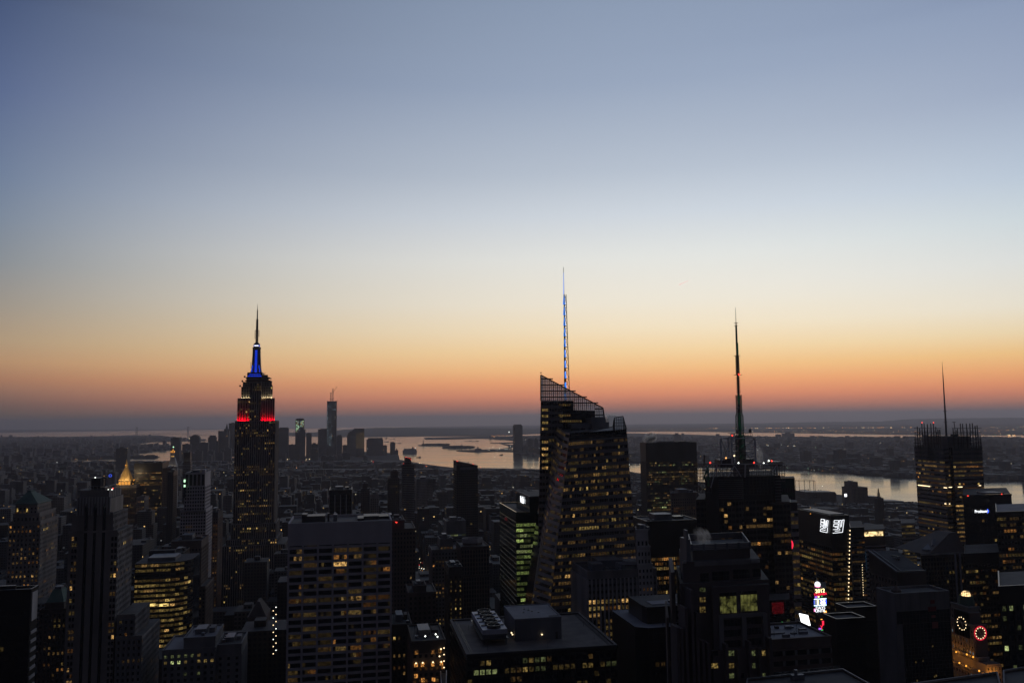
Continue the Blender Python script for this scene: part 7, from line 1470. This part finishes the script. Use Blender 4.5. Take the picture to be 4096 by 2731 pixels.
# gabled tower with pale twin uprights
def crystal_roof():
    Y = 600; T = [(P(3684, 2218, Y).x, P(3862, 2212, Y).x, Y, Y+40, P(3780, 2215, Y).z)]; t = tower('gabled_hotel_tower', 'hotel tower with a dark sloping crown and two bright white uprights', T, dict(fh=3.6, bw=2.6, pw=.9, pd=.3, sd=.1, sh=.4, pier='brick_dark', span='brick_dark', lit=.14, pal='owy', wx=.3), 50, wall='brick_dark', sides='none', huts=False, cap=2, skew=.72)
    a, b_, c, d, z = T[0]; m_ = MB(); l, pk, r_ = P(3720, 2205, Y+6), P(3800, 2128, Y+14), P(3850, 2205, Y+6); e = P(3822, 2122, Y+14); m_.loft([(a+6, c, z), (b_, c, z), (b_, d, z), (a+6, d, z)], [(pk.x-2, Y+12, pk.z), (e.x, Y+12, pk.z), (e.x, Y+26, pk.z), (pk.x-2, Y+26, pk.z)], 'granite_pink'); part(m_, 'sloping_crown', t)
    m_ = MB(); q = [P(3688, 2195, Y+8), P(3718, 2198, Y+4), P(3745, 2182, Y+10), P(3712, 2172, Y+16)]; m_.loft(q, [v-Vector((0, 0, 1)) for v in q], 'roof_pale'); q = [P(3728, 2178, Y+8), P(3756, 2182, Y+8), P(3762, 2160, Y+14), P(3730, 2155, Y+14)]; m_.loft(q, [v-Vector((0, -1, 1)) for v in q], 'roof_pale'); part(m_, 'skylight', t)
    m_ = MB(); 
    for l in (3820, 3838): p, q = P(l, 2250, Y-.8), P(l+6, 2250, Y-.8); m_.box(p.x, q.x, Y-.9, Y-.4, 0, z+.5, 'steel_white')
    m_.box(a-.4, b_+.4, Y-.5, Y, z-.3, z+.8, 'pale_stone'); part(m_, 'white_upright', t)
crystal_roof()
# globe-topped clock building
def paramount():
    Y = 480.0; t = thing('clock_globe_building', 'stepped stone building with two lit clock faces, orange-lit ledges and glowing globe', 'building', (P(3880, 2450, Y).x, Y, 0)); w = MB(); c1, c2 = P(3862, 2420, Y), 0
    f = lambda l, r_, tp, y0, dep: (P(l, tp, y0).x, P(r_, tp, y0).x, y0, y0+dep, P(l, tp, y0).z)
    FOOT.append((330, 560, 200, Y+60)); zb = 0; g = MB(); panes = []; st = dict(masonry, lit=.4, bright=.3, bw=2.6, pal='cwo', pier='limestone', span='limestone', wx=.25)
    cx_ = P(3896, 2560, Y).x+8; tiers = [(cx_-12, P(3950, 2650, Y-8).x, Y-10, Y+44, P(3917, 2692, Y-10).z), (cx_-10, P(3948, 2600, Y-4).x, Y-5, Y+40, P(3895, 2636, Y-5).z), (cx_-8, P(3942, 2510, Y).x, Y, Y+28, P(3920, 2502, Y).z), (cx_-6, P(3925, 2450, Y+4).x, Y+6, Y+22, P(3868, 2432, Y+6).z)]
    for a, b_, c, d, z in tiers:
        w.box(a, b_, c, d, 0, z, 'limestone', 'tar'); w.box(a-.4, b_+.4, c-.4, c+.4, z-.6, z+.9, 'concrete'); w.box(a-.4, a+.4, c+.4, d, z-.6, z+.9, 'concrete')
        facade(g, panes, (a, c, max(0, zb)), (b_, c, max(0, zb)), (b_, c, z-2), (a, c, z-2), 3.6, 2.6, st); facade(g, panes, (a, d, zb), (a, c, zb), (a, c, z-2), (a, d, z-2), 3.6, 2.6, st); zb = z
    ax0, ax1, az = P(3944, 2660, Y-12).x, P(4004, 2660, Y-12).x, P(3975, 2655, Y-12).z; w.box(ax0, ax1, Y-12, Y+20, 0, az, 'limestone', 'tar'); facade(g, panes, (ax0, Y-12, 0), (ax1, Y-12, 0), (ax1, Y-12, az-1), (ax0, Y-12, az-1), 3.6, 2.6, st)
    part(w, 'wall', t); part(g, 'facade_grid', t)
    gl = P(3864, 2378, Y+16); m_ = MB(); m_.lathe((gl.x, gl.y), [(5, tiers[-1][4]), (4.2, tiers[-1][4]+6), (2.5, gl.z-3.4)], 'copper_green', 10); part(m_, 'globe_plinth', t); glow('globe_glow', (1, .66, .3), 1.1, tex=(.4, .4, .8)); m_ = MB(); m_.ball(gl, 2.9, 'globe_glow', 14); lg_ = part(m_, 'lit_globe', t, smooth=True)
    m_ = MB(); m_.ball(gl, 3.0, 'metal_dark', 4)
    for i in range(8): a = i*math.pi/8; [m_.bar((gl.x+2.95*math.cos(a)*math.sin(u), gl.y+2.95*math.sin(a)*math.sin(u), gl.z+2.95*math.cos(u)), (gl.x+2.95*math.cos(a)*math.sin(u+.4), gl.y+2.95*math.sin(a)*math.sin(u+.4), gl.z+2.95*math.cos(u+.4)), .12, 'metal_dark') for u in [.4*k for k in range(16)]]
    m_ = MB(); 
    for i in range(6):
        a = i*math.pi/6; N_ = 20
        for k in range(N_): u, v = 2*math.pi*k/N_, 2*math.pi*(k+1)/N_; m_.bar((gl.x+2.97*math.cos(a)*math.cos(u), gl.y+2.97*math.sin(a)*math.cos(u), gl.z+2.97*math.sin(u)), (gl.x+2.97*math.cos(a)*math.cos(v), gl.y+2.97*math.sin(a)*math.cos(v), gl.z+2.97*math.sin(v)), .12, 'metal_dark')
    part(m_, 'globe_rib', t, under=lg_)
    def clock(P_, face, col, k, nm):
        m_ = MB(); c = P_; N_ = 12
        for i in range(N_):
            a = i*math.pi/6; d = Vector((math.cos(a), 0, math.sin(a)))*4.2*k if face == 'f' else Vector((0, -math.cos(a), math.sin(a)))*4.2*k; lamp(m_, c+d, .38, 'lamp_warm')
        cb_ = part(m_, 'clock_bulb', t)
        if col:
            m_ = MB(); N_ = 24
            for i in range(N_):
                a, b_ = 2*math.pi*i/N_, 2*math.pi*(i+1)/N_; f_ = lambda u: c+(Vector((math.cos(u), 0, math.sin(u))) if face == 'f' else Vector((0, -math.cos(u), math.sin(u))))*5.1*k; m_.tube(f_(a), f_(b_), .3, col, 5)
            part(m_, 'neon_ring', t, under=cb_)
        m_ = MB(); f_ = lambda u, r_: c+(Vector((math.cos(u), 0, math.sin(u))) if face == 'f' else Vector((0, -math.cos(u), math.sin(u))))*r_; m_.tube(f_(0, .1), f_(2.2, 2.6*k), .16, 'pale_stone', 4); m_.tube(f_(0, .1), f_(5.2, 3.6*k), .12, 'pale_stone', 4); part(m_, 'clock_hand', t, under=cb_)
    a, b_, c, d, z = tiers[2]; m_ = MB(); m_.box(P(3900, 2515, Y-.2).x, P(3946, 2515, Y-.2).x, Y-.5, Y+3, 60, P(3920, 2500, Y).z, 'granite_pink'); part(m_, 'clock_wall', t); m_ = MB(); xx = tiers[3][0]
    clock(P(3922, 2531, Y-.9), 'f', 'ring_red', .82, 'c'); a3 = tiers[2][0]; cc = PX(3847, 2492, a3-.5);  m_ = MB(); m_.box(a3-.3, a3, cc.y-7, cc.y+7, cc.z-8, cc.z+8, 'granite_pink'); m_.prism([(a3-.3, cc.y-7), (a3+8, cc.y-7), (a3+8, cc.y+7), (a3-.3, cc.y+7)], cc.z-8, cc.z+8, 'granite_pink'); part(m_, 'clock_gable', t); clock(Vector((a3-.6, cc.y, cc.z)), 's', None, .95, 'c')
    def fl(p, e): l = bpy.data.lights.new('floodlight', 'POINT'); l.energy = e; l.color = (1, .38, .05); l.shadow_soft_size = .5; o = bpy.data.objects.new('floodlight', l); COL.objects.link(o); o.parent = t; o.location = p-t.location
    m_ = MB()
    for (sx, r_, yy) in ((3798, 2590, Y+30), (3825, 2612, Y+15), (3868, 2622, Y), (3893, 2632, Y-6)): p = PX(sx, r_, tiers[1][0]-1.4) if sx < 3880 else P(sx, r_, Y-6.5); p.z += 1; lamp(m_, p, .75, 'lamp_gold'); fl(p+Vector((-.8, -.8, .6)), 190)
    for sx, r_ in ((3800, 2645), (3838, 2656), (3865, 2668), (3917, 2688)): p = PX(sx, r_, tiers[0][0]-1.4) if sx < 3900 else P(sx, r_, Y-12); p.z += 1; lamp(m_, p, .75, 'lamp_gold'); fl(p+Vector((-.8, -.8, .6)), 180)
    for sx in (3950, 3970, 3990): p = P(sx, 2690, Y-15); fl(p, 300)
    part(m_, 'ledge_flood', t); emit_windows(t, panes, 60)
paramount()
# lettered block and lit offices at the right edge
def lettered():
    Y = 600; c = P(3910, 1983, Y); T = [(P(3852, 1988, Y).x, P(4046, 1985, Y).x, Y, Y+60, c.z)]; t = tower('lettered_glass_block', 'dark blue glass block with a small white lettered sign, right of the rod tower', T, dict(curtain, lit=.02, span='glass_blue', pier='glass_blue', glass='glass_blue'), 20, wall='glass_blue', sides='none', skew=.8, huts=False)
    m_ = MB(); a, b_ = P(3899, 2060, Y-.8), P(3956, 2031, Y-.8); m_.box(a.x, b_.x, Y-1.2, Y-.5, a.z, b_.z, 'black_panel'); sb_ = part(m_, 'sign_board', t); p = P(3925, 2044, Y-1.3); text('Proskauer', 3.4, p, 'sign_white', t, name='name_sign', sx=.86); e = P(3952, 2043, Y-1.4); m_ = MB(); m_.bar((e.x-.5, e.y, e.z+1.6), (e.x+.7, e.y, e.z), .4, 'sign_blue'); m_.bar((e.x+.7, e.y, e.z), (e.x-.5, e.y, e.z-1.6), .4, 'sign_blue'); part(m_, 'arrow_mark', t, under=sb_)
    m_ = MB(); q, r_ = P(3950, 1972, Y+8), P(4016, 1968, Y+8); m_.box(q.x, r_.x, Y+8, Y+20, q.z-2, r_.z, 'metal_grey'); part(m_, 'roof_rail', t); m_ = MB(); [lamp(m_, P(*v, Y-1), .6, 'lamp_red') for v in ((3872, 1982), (4007, 1975))]; part(m_, 'beacon', t)
lettered()
tower('edge_office_block', 'glass office block with lit top floors cut by the right frame edge', [(P(3985, 2052, 520).x, P(4260, 2040, 520).x, 520, 570, P(4040, 2050, 520).z)], dict(curtain, lit=.5, pal='wyo', bright=.25, span='black_panel', fh=4.2, litfloors={}), 60, wall='black_panel', roof='roof_pale', sides='none', cap=2, skew=.86, huts=False)
tower('edge_mid_block', 'dark office block with rows of warm windows behind the globe', [(P(3858, 2215, 535).x, P(3999, 2215, 535).x, 535, 575, P(3930, 2215, 535).z)], dict(curtain, lit=.35, pal='wyo', bright=.35, span='black_panel'), 50, wall='black_panel', sides='none', huts=False, skew=.82)
tower('corner_dark_block', 'near-black block with punched windows in the lower right corner', [(P(3996, 2345, 300).x, P(4300, 2345, 300).x, 300, 330, P(4050, 2350, 300).z)], dict(fh=3.9, bw=3.3, pw=1.2, sd=.1, sh=.5, pier='black_panel', span='black_panel', lit=.3, pal='g', bright=.05, wx=.28, glass='glass_dark'), 24, wall='black_panel', sides='none', skew=.86, huts=False)
# nearest roofs along the bottom edge
def near_roof(name, label, z, corners, m='tar', edge='steel_white'):
    q = [PZ(*p, z) for p in corners]; t = thing(name, label, 'building', (q[0].x, q[0].y, 0)); poly = [(v.x, v.y) for v in q]
    a = sum(poly[i][0]*poly[(i+1) % len(poly)][1]-poly[(i+1) % len(poly)][0]*poly[i][1] for i in range(len(poly)))
    if a < 0: poly.reverse(); q.reverse()
    w = MB(); w.prism(poly, 0, z-.8, 'brick_dark', m); part(w, 'wall', t); m_ = MB(); n = len(q)
    for i in range(n): m_.bar(q[i], q[(i+1) % n], .45, edge); m_.bar(q[i]-Vector((0, 0, .6)), q[(i+1) % n]-Vector((0, 0, .6)), .5, 'brick_dark')
    part(m_, 'roof_edge', t); return t, q
near_roof('parapet_roof', 'dark roof with a pale parapet line running along the bottom right', 190, [(3600, 2740), (3988, 2687), (4006, 2760), (3600, 2900)], edge='concrete')
near_roof('parapet_roof', 'short pale parapet line in the very bottom right corner', 186, [(4014, 2681), (4120, 2664), (4160, 2800), (4020, 2820)], edge='concrete')
t_, q_ = near_roof('near_flat_roof', 'dark flat roof with faint railing at the bottom, left of the blank grey block', 176, [(2990, 2713), (3370, 2674), (3480, 2735), (3520, 2850), (2960, 2880)], edge='metal_grey')
def rail():
    z = 176.0; m_ = MB(); t = thing('roof_railing', 'faint railing and vent units along the near dark flat roof', 'railing', PZ(3150, 2706, z)); pts = [PZ(3100+i*26, 2704-i*3.0, z) for i in range(11)]
    for p in pts: m_.bar(p, p+Vector((0, 0, 1.3)), .1, 'metal_grey')
    for a, b_ in zip(pts, pts[1:]): m_.bar(a+Vector((0, 0, 1.3)), b_+Vector((0, 0, 1.3)), .08, 'metal_grey'); m_.bar(a+Vector((0, 0, .7)), b_+Vector((0, 0, .7)), .06, 'metal_grey')
    part(m_, 'rail', t); m_ = MB(); p = PZ(3170, 2712, z); m_.box(p.x, p.x+5, p.y, p.y+1.6, z-.8, z+1.1, 'metal_grey'); m_.tube((p.x+2, p.y+1, z), (p.x+2, p.y+1, z+2.8), .7, 'metal_grey', 10); part(m_, 'vent_unit', t)
rail()
near_roof('white_edged_roof', 'sliver of a white-edged roof at the bottom beside the fan-roofed block', 128, [(1762, 2676), (1786, 2680), (1784, 2745), (1766, 2745)], edge='steel_white')
# street-level stone blocks bottom left
tower('stone_apartment_block', 'stone block with scattered bright square windows, bottom left of the banded slab', tier_px([(650, 735, 2602, 560, 36), (735, 862, 2556, 562, 34)])[:2] and [(P(650, 2602, 560).x, P(862, 2602, 560).x, 560, 596, P(700, 2602, 560).z), (P(735, 2552, 562).x, P(862, 2552, 562).x, 562, 594, P(800, 2552, 562).z)], dict(masonry, pier='concrete', span='concrete', lit=.6, pal='yyg', bw=3.8, pw=2.2, wx=.22, wz=.3), 40, wall='concrete', roof='roof_pale')
tower('stone_annex_block', 'lower stone annex with two bright yellow windows right of the scattered-window block', tier_px([(866, 966, 2580, 565, 30)]), dict(masonry, pier='concrete', span='concrete', lit=.12, pal='y', bw=5, pw=3.4, wx=.17), 12, wall='concrete')
def gabled():
    T = tier_px([(990, 1066, 2470, 700, 30)]); t = tower('gabled_stone_block', 'narrow stone block with a pointed gable and small lit windows', T, dict(masonry, pier='brick_brown', span='brick_brown', lit=.35, bw=3), 30, wall='brick_brown', huts=False); a, b_, c, d, z = T[0]; m_ = MB(); m_.loft([(a, c, z), (b_, c, z), (b_, d, z), (a, d, z)], [((a+b_)/2-1, c+8, z+11), ((a+b_)/2+1, c+8, z+11), ((a+b_)/2+1, d-8, z+11), ((a+b_)/2-1, d-8, z+11)], 'brick_dark'); part(m_, 'gable_roof', t)
gabled()
def bulb_string():
    t = thing('lamp_string', 'two upright rows of tiny white lamps left of the banded slab', 'lights', P(1098, 2630, 600)); m_ = MB(); z0 = P(1098, 2620, 600).z
    for sx in (1093, 1104): p = P(sx, 2620, 600); m_.tube((p.x, 600.3, 0), (p.x, 600.3, P(sx, 2425, 600).z), .15, 'metal_dark', 4)
    part(m_, 'mast', t); m_ = MB()
    for i in range(14): lamp(m_, P(1093 if i % 2 else 1104, 2427+i*14.3, 600), .42, 'lamp_warm' if i % 3 else 'lamp_white')
    part(m_, 'bulb', t)
bulb_string()
# river front
tower('riverside_slab', 'stepped dark slab standing on the near river bank, right of centre', [(P(3407, 1945, 2150).x, P(3470, 1945, 2150).x, 2150, 2200, P(3440, 1950, 2150).z), (P(3407, 1928, 2152).x, P(3431, 1928, 2152).x, 2152, 2190, P(3420, 1928, 2152).z)], dict(masonry, lit=.02, pier='brick_brown', span='brick_brown'), 6, wall='brick_brown', sides='none')
def gas_frame():
    Y = 2050; t = thing('gasholder_frame', 'open steel gasholder frame silhouetted on the river', 'gasholder', (P(3218, 1968, Y).x, Y, 0)); c = P(3218, 1945, Y); rad = 38*Y/F/.88; zt_, zb = P(3218, 1921, Y).z, 4; m_ = MB(); n = 12
    for i in range(n):
        a, b_ = 2*math.pi*i/n, 2*math.pi*(i+1)/n; p, q = (c.x+rad*math.cos(a), Y+rad*math.sin(a)), (c.x+rad*math.cos(b_), Y+rad*math.sin(b_)); m_.bar((*p, zb), (*p, zt_), .8, 'metal_dark'); m_.bar((*p, zt_), (*q, zt_), .7, 'metal_dark'); m_.bar((*p, zt_*.6), (*q, zt_*.6), .5, 'metal_dark')
    part(m_, 'frame', t)
gas_frame()
def radio():
    Y = 1700; t = thing('lattice_mast', 'thin dark lattice radio mast on a low block right of the river slab', 'mast', (P(3515, 1990, Y).x, Y, 0)); c = P(3515, 1990, Y); m_ = MB(); z = lambda r_: P(3515, r_, Y).z; m_.box(c.x-8, c.x+8, Y-6, Y+6, 0, z(1990), 'brick_dark'); part(m_, 'base_block', t); m_ = MB(); m_.lattice(c.x, Y, z(1990), z(1970), 5, 3, 'metal_dark', 4, .6); m_.lattice(c.x, Y, z(1970), z(1954), 2.5, 1, 'metal_dark', 3, .5); m_.tube((c.x, Y, z(1990)), (c.x, Y, z(1952)), .7, 'metal_dark', 5); part(m_, 'lattice', t)
radio()
for l, r_, row, Y, lab in ((3225, 3345, 1967, 2150, 'long low pier shed on the near river bank'), (3475, 3530, 1985, 2150, 'low dark pier shed behind the lattice mast'), (3540, 3620, 2003, 2120, 'flat pier shed reaching into the river by the rod tower'), (4040, 4110, 2030, 1950, 'dark riverside shed at the right frame edge')):
    a, b_ = P(l, row, Y), P(r_, row, Y); m_ = MB(); m_.box(a.x, b_.x, Y, Y+60, 3, a.z-5, 'brick_dark'); m_.prism([(a.x, Y+5), (b_.x, Y+5), (b_.x, Y+55), (a.x, Y+55)], a.z-5, a.z, 'metal_dark', z1f=lambda x, y: a.z if x < (a.x+b_.x)/2 else a.z-2.5); o = m_.build('pier_shed', loc=((a.x+b_.x)/2, Y, 3)); tag(o, lab, 'shed', 'sheds on the river piers')
def sign_glow(t):
    m_ = MB(); a, b_ = P(3378, 1986, 1900), P(3387, 1974, 1900); m_.box(a.x, b_.x, 1899.5, 1900.5, a.z, b_.z, 'sign_white'); part(m_, 'lit_face', t); m_ = MB(); m_.box(a.x+2, a.x+3, 1900.6, 1901.4, 4, b_.z, 'metal_dark'); part(m_, 'post', t)
wall_item('small_lit_sign', 'tiny white lit sign near the river bank, left of the river slab', 'sign', sign_glow, P(3382, 1980, 1900))
tower('lit_garage_block', 'low block with rows of bright lit floors left of the rod tower foot', [(P(3605, 2094, 900).x, P(3660, 2094, 900).x, 900, 940, P(3630, 2094, 900).z)], dict(fh=4, bw=2.4, pw=0, sd=.3, sh=.5, span='concrete', lit=.9, pal='yy', wx=.4), 30, wall='concrete', sides='none', cap=1, skew=.72, huts=False)
# steam
plume(2596, 1757, 1300, 12, 12, 'thin steam rising from the left end of the black slab roof')
plume(2612, 1752, 1300, 7, 14, 'wisp of steam beside the larger plume on the black slab roof', .3)
plume(3036, 1823, 600, 3.6, 12, 'steam column behind the raised frame of the mast tower', -.2)
plume(2812, 2150, 345, 4, 6.5, 'steam leaning off the drum crown of the granite tower', -.6)
plume(2440, 1672, 590, 8, 5, 'faint steam between the two glass crowns')
plume(1010, 1882, 1800, 10, 8, 'faint steam patch right of the gold tower roofs')
# jet trail
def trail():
    a, b_ = P(2717, 1139, 42000), P(2755, 1122, 42000); me = MB(); me.tube(a, b_, 30, 'trail_glow', 8, 12); o = me.build('jet_trail', loc=a); tag(o, 'short pink jet trail high in the sky right of the blue-lit spire', 'jet trail')
glow('trail_glow', (1.0, .72, .66), .95); trail()  # emission stands in for sunlight scattered by the trail

# ------------------------------------------------------------------ the rest of the city: blocks on the street grid
AV = [-2000, -1780, -1560, -1350, -1150, -950, -730, -590, -450, -310, -180, 110, 391, 665, 940, 1215, 1490, 1700]
SHORE = [(-200, 1830), (900, 1832), (1590, 1842), (1700, 1862), (1780, 1871), (2150, 1880), (2300, 1887), (2520, 1890), (2800, 1948), (3150, 1971), (3260, 1969), (3360, 1976), (3480, 1992), (3530, 2000), (3660, 2016), (4100, 2038), (4300, 2045)]
def shore_row(sx):
    for (a, ra), (b_, rb) in zip(SHORE, SHORE[1:]):
        if sx <= b_: return ra+(rb-ra)*(sx-a)/(b_-a)
    return 2045
def cap_row(sx, Y): return max(cap_row0(sx, Y), shore_row(sx))
def cap_row0(sx, Y):
    if Y < 560: return 2790
    if Y < 800: return 2420 if sx < 3300 else 2350
    if Y < 1250: return 2180 if sx < 3300 else 2120
    if Y < 1900: return 2030 if sx < 3300 else 2050
    if Y < 2600: return 1965 if sx < 3300 else 2020
    if Y < 3600: return 1905
    if Y < 4600: return 1878
    return 1846
def hgt(x, y, r_):
    e = r_.random()
    if y < 800: h = 70+90*e*e if e > .25 else 40
    elif y < 1350: h = 45+70*e*e
    elif y < 2400: h = 34+85*e*e
    elif y < 3000: h = 22+75*e**3
    elif y < 4000: h = 17+60*e**4
    elif y < 5200: h = 20+35*e**4
    else: h = 35+70*e*e
    if x > 900: h = min(h, 15+25*e)
    if x < -700 and y < 2500: h = 20+60*e**3
    return h
rc = random.Random(99); lots = []
k = 3
while k < 95:
    y0 = 40.25*0+80.5*k-40+9; y1 = y0+80.5-18
    for a, b_ in zip(AV, AV[1:]):
        x = a+14
        while x < b_-20:
            w_ = rc.uniform(15, 44); w_ = min(w_, b_-14-x)
            if w_ < 8: break
            rows_ = ((y0, (y0+y1)/2-1), ((y0+y1)/2+1, y1)) if rc.random() < .75 else ((y0, y1),)
            for c, d in rows_:
                xc, yc = x+w_/2, (c+d)/2
                jx, jy = (rc.uniform(-9, 9), rc.uniform(-14, 14)) if yc > 2900 else (0, 0)
                if not inside((xc, yc), MAN): continue
                sx, sy, wd = proj(xc, c, 30)
                if sx < -120 or sx > 4220 or c < 590: continue
                if any(q[0] < x+w_ and q[1] > x and q[2] < d and q[3] > c for q in FOOT): continue
                h = hgt(xc, yc, rc); cr_ = cap_row(sx, c); zc = P(sx, cr_, c).z
                if h > zc: h = zc*rc.uniform(.75, 1)
                if h < 6: continue
                if proj(xc, d, h)[1] > 2790: continue
                lots.append((x+jx, x+w_-.6+jx, c+jy, d+jy, h+4, rc.random(), wd))
            x += w_
    k += 1
print('LOTS', len(lots))
def lot_mesh(mb, L_, m, detail=True):
    a, b_, c, d, h, tt, _ = L_; mb.tint = tt*.97+.01; r_ = random.Random(int(tt*1e6)); W_, D_ = b_-a, d-c
    if h > 34 and r_.random() < .5:
        s_ = r_.uniform(.6, .85); mb.box(a, b_, c, d, 0, h*s_, m, m); e = W_*.12; mb.box(a+e, b_-e, c+e*.6, d-e*.6, h*s_-.2, h, m)
    else: mb.box(a, b_, c, d, 0, h, m)
    if detail:
        if r_.random() < .7: u = r_.uniform(.1, .6); mb.box(a+W_*u, a+W_*(u+.25), c+D_*.4, c+D_*.75, h, h+r_.uniform(2, 4.5), m)
        if r_.random() < .4 and h < 60: u, v = a+W_*r_.uniform(.2, .8), c+D_*.3; mb.tube((u, v, h), (u, v, h+6), 1.6, m, 7)
lots.sort(key=lambda L_: -((L_[1]-L_[0])*L_[4])/(L_[6]**2))
TN = ['dark', 'brown', 'grey', 'sooty', 'pale', 'stone']
zone = lambda sx, y: ('left of the striped stone tower' if sx < 270 else 'between the striped tower and the tall lit skyscraper' if sx < 940 else 'left of or behind the banded slab' if sx < 1570 else 'between the banded slab and the faceted glass tower' if sx < 2150 else 'behind the faceted glass tower and black slab' if sx < 3160 else 'among the low blocks before the right-hand river')
FILL_N = 290
for L_ in lots[:FILL_N]:
    a, b_, c, d, h, tt, _ = L_; sx, sy, _w = proj((a+b_)/2, c, h); t = None; near = c < 1000
    mb = MB(); lot_mesh(mb, L_, 'city_wall'); o = mb.build('city_block', loc=((a+b_)/2, c, 0))
    tone = TN[int((tt*7.13 % 1)*6)]; tag(o, '%s %s block %s' % (tone, 'mid-rise' if h > 55 else 'low', zone(sx, c)), 'building', 'mid-rise city blocks')
mb = MB()
for L_ in lots[FILL_N:]: lot_mesh(mb, L_, 'city_wall', detail=L_[6] < 3500)
tag(mb.build('city_blocks'), 'the mass of low city blocks running towards the bay', 'buildings', None, 'stuff')
# street lamps and car lights glimpsed between blocks
mb = MB(); r_ = random.Random(8)
for _ in range(260):
    ax = r_.choice(AV[4:]); y = r_.uniform(500, 6000); x = ax+r_.uniform(-11, 11); sx, sy, wd = proj(x, y, 12)
    if -20 < sx < 4110: lamp(mb, (x, y, 12), wd/F*r_.uniform(.7, 1.3), r_.choice([O, Wm, Wm, Wh, Rd]))
for _ in range(110):
    L_ = lots[r_.randrange(len(lots))]; lamp(mb, ((L_[0]+L_[1])/2, L_[2]-1, L_[4]*r_.uniform(.6, 1)+1), L_[6]/F*r_.uniform(.6, 1.2), r_.choice([Wm, Wm, O, Wh]))
tag(mb.build('street_lights'), 'tiny lamps and car lights scattered through the dark streets', 'lights', None, 'stuff')

lights('traffic_lights', 'cluster of tiny car and street lights down the avenue right of the banded slab', [(30, 1655, 1690, 2250, 2335, [Rd, Wm, Wh, O], 1.2), (26, 1660, 1700, 2290, 2330, [Wm, Wh], 1.4), (14, 1768, 1782, 2570, 2700, [Wm, Wh], 1.2), (24, 1030, 1100, 2150, 2250, [Wm, O], 1.0), (10, 835, 850, 2245, 2265, [Wh], 2.0), (40, 560, 930, 2280, 2420, [Wm, O], .8)], 41)
# ------------------------------------------------------------------ haze
def haze():
    hm = bpy.data.materials.new('haze'); hm.use_nodes = True; t = hm.node_tree; t.nodes.remove(t.nodes['Principled BSDF']); v = t.nodes.new('ShaderNodeVolumePrincipled'); v.inputs['Color'].default_value = (.91, .88, .96, 1); v.inputs['Density'].default_value = HAZE_D; v.inputs['Anisotropy'].default_value = .5
    t.links.new(v.outputs[0], t.nodes['Material Output'].inputs['Volume']); MATS['haze'] = hm; mb = MB(); mb.box(-66000, 66000, -66000, 66000, -300, 480, 'haze'); tag(mb.build('haze'), 'thin dusk haze over the city and bay', 'haze', None, 'stuff')
HAZE_D = 3.6e-5
haze()
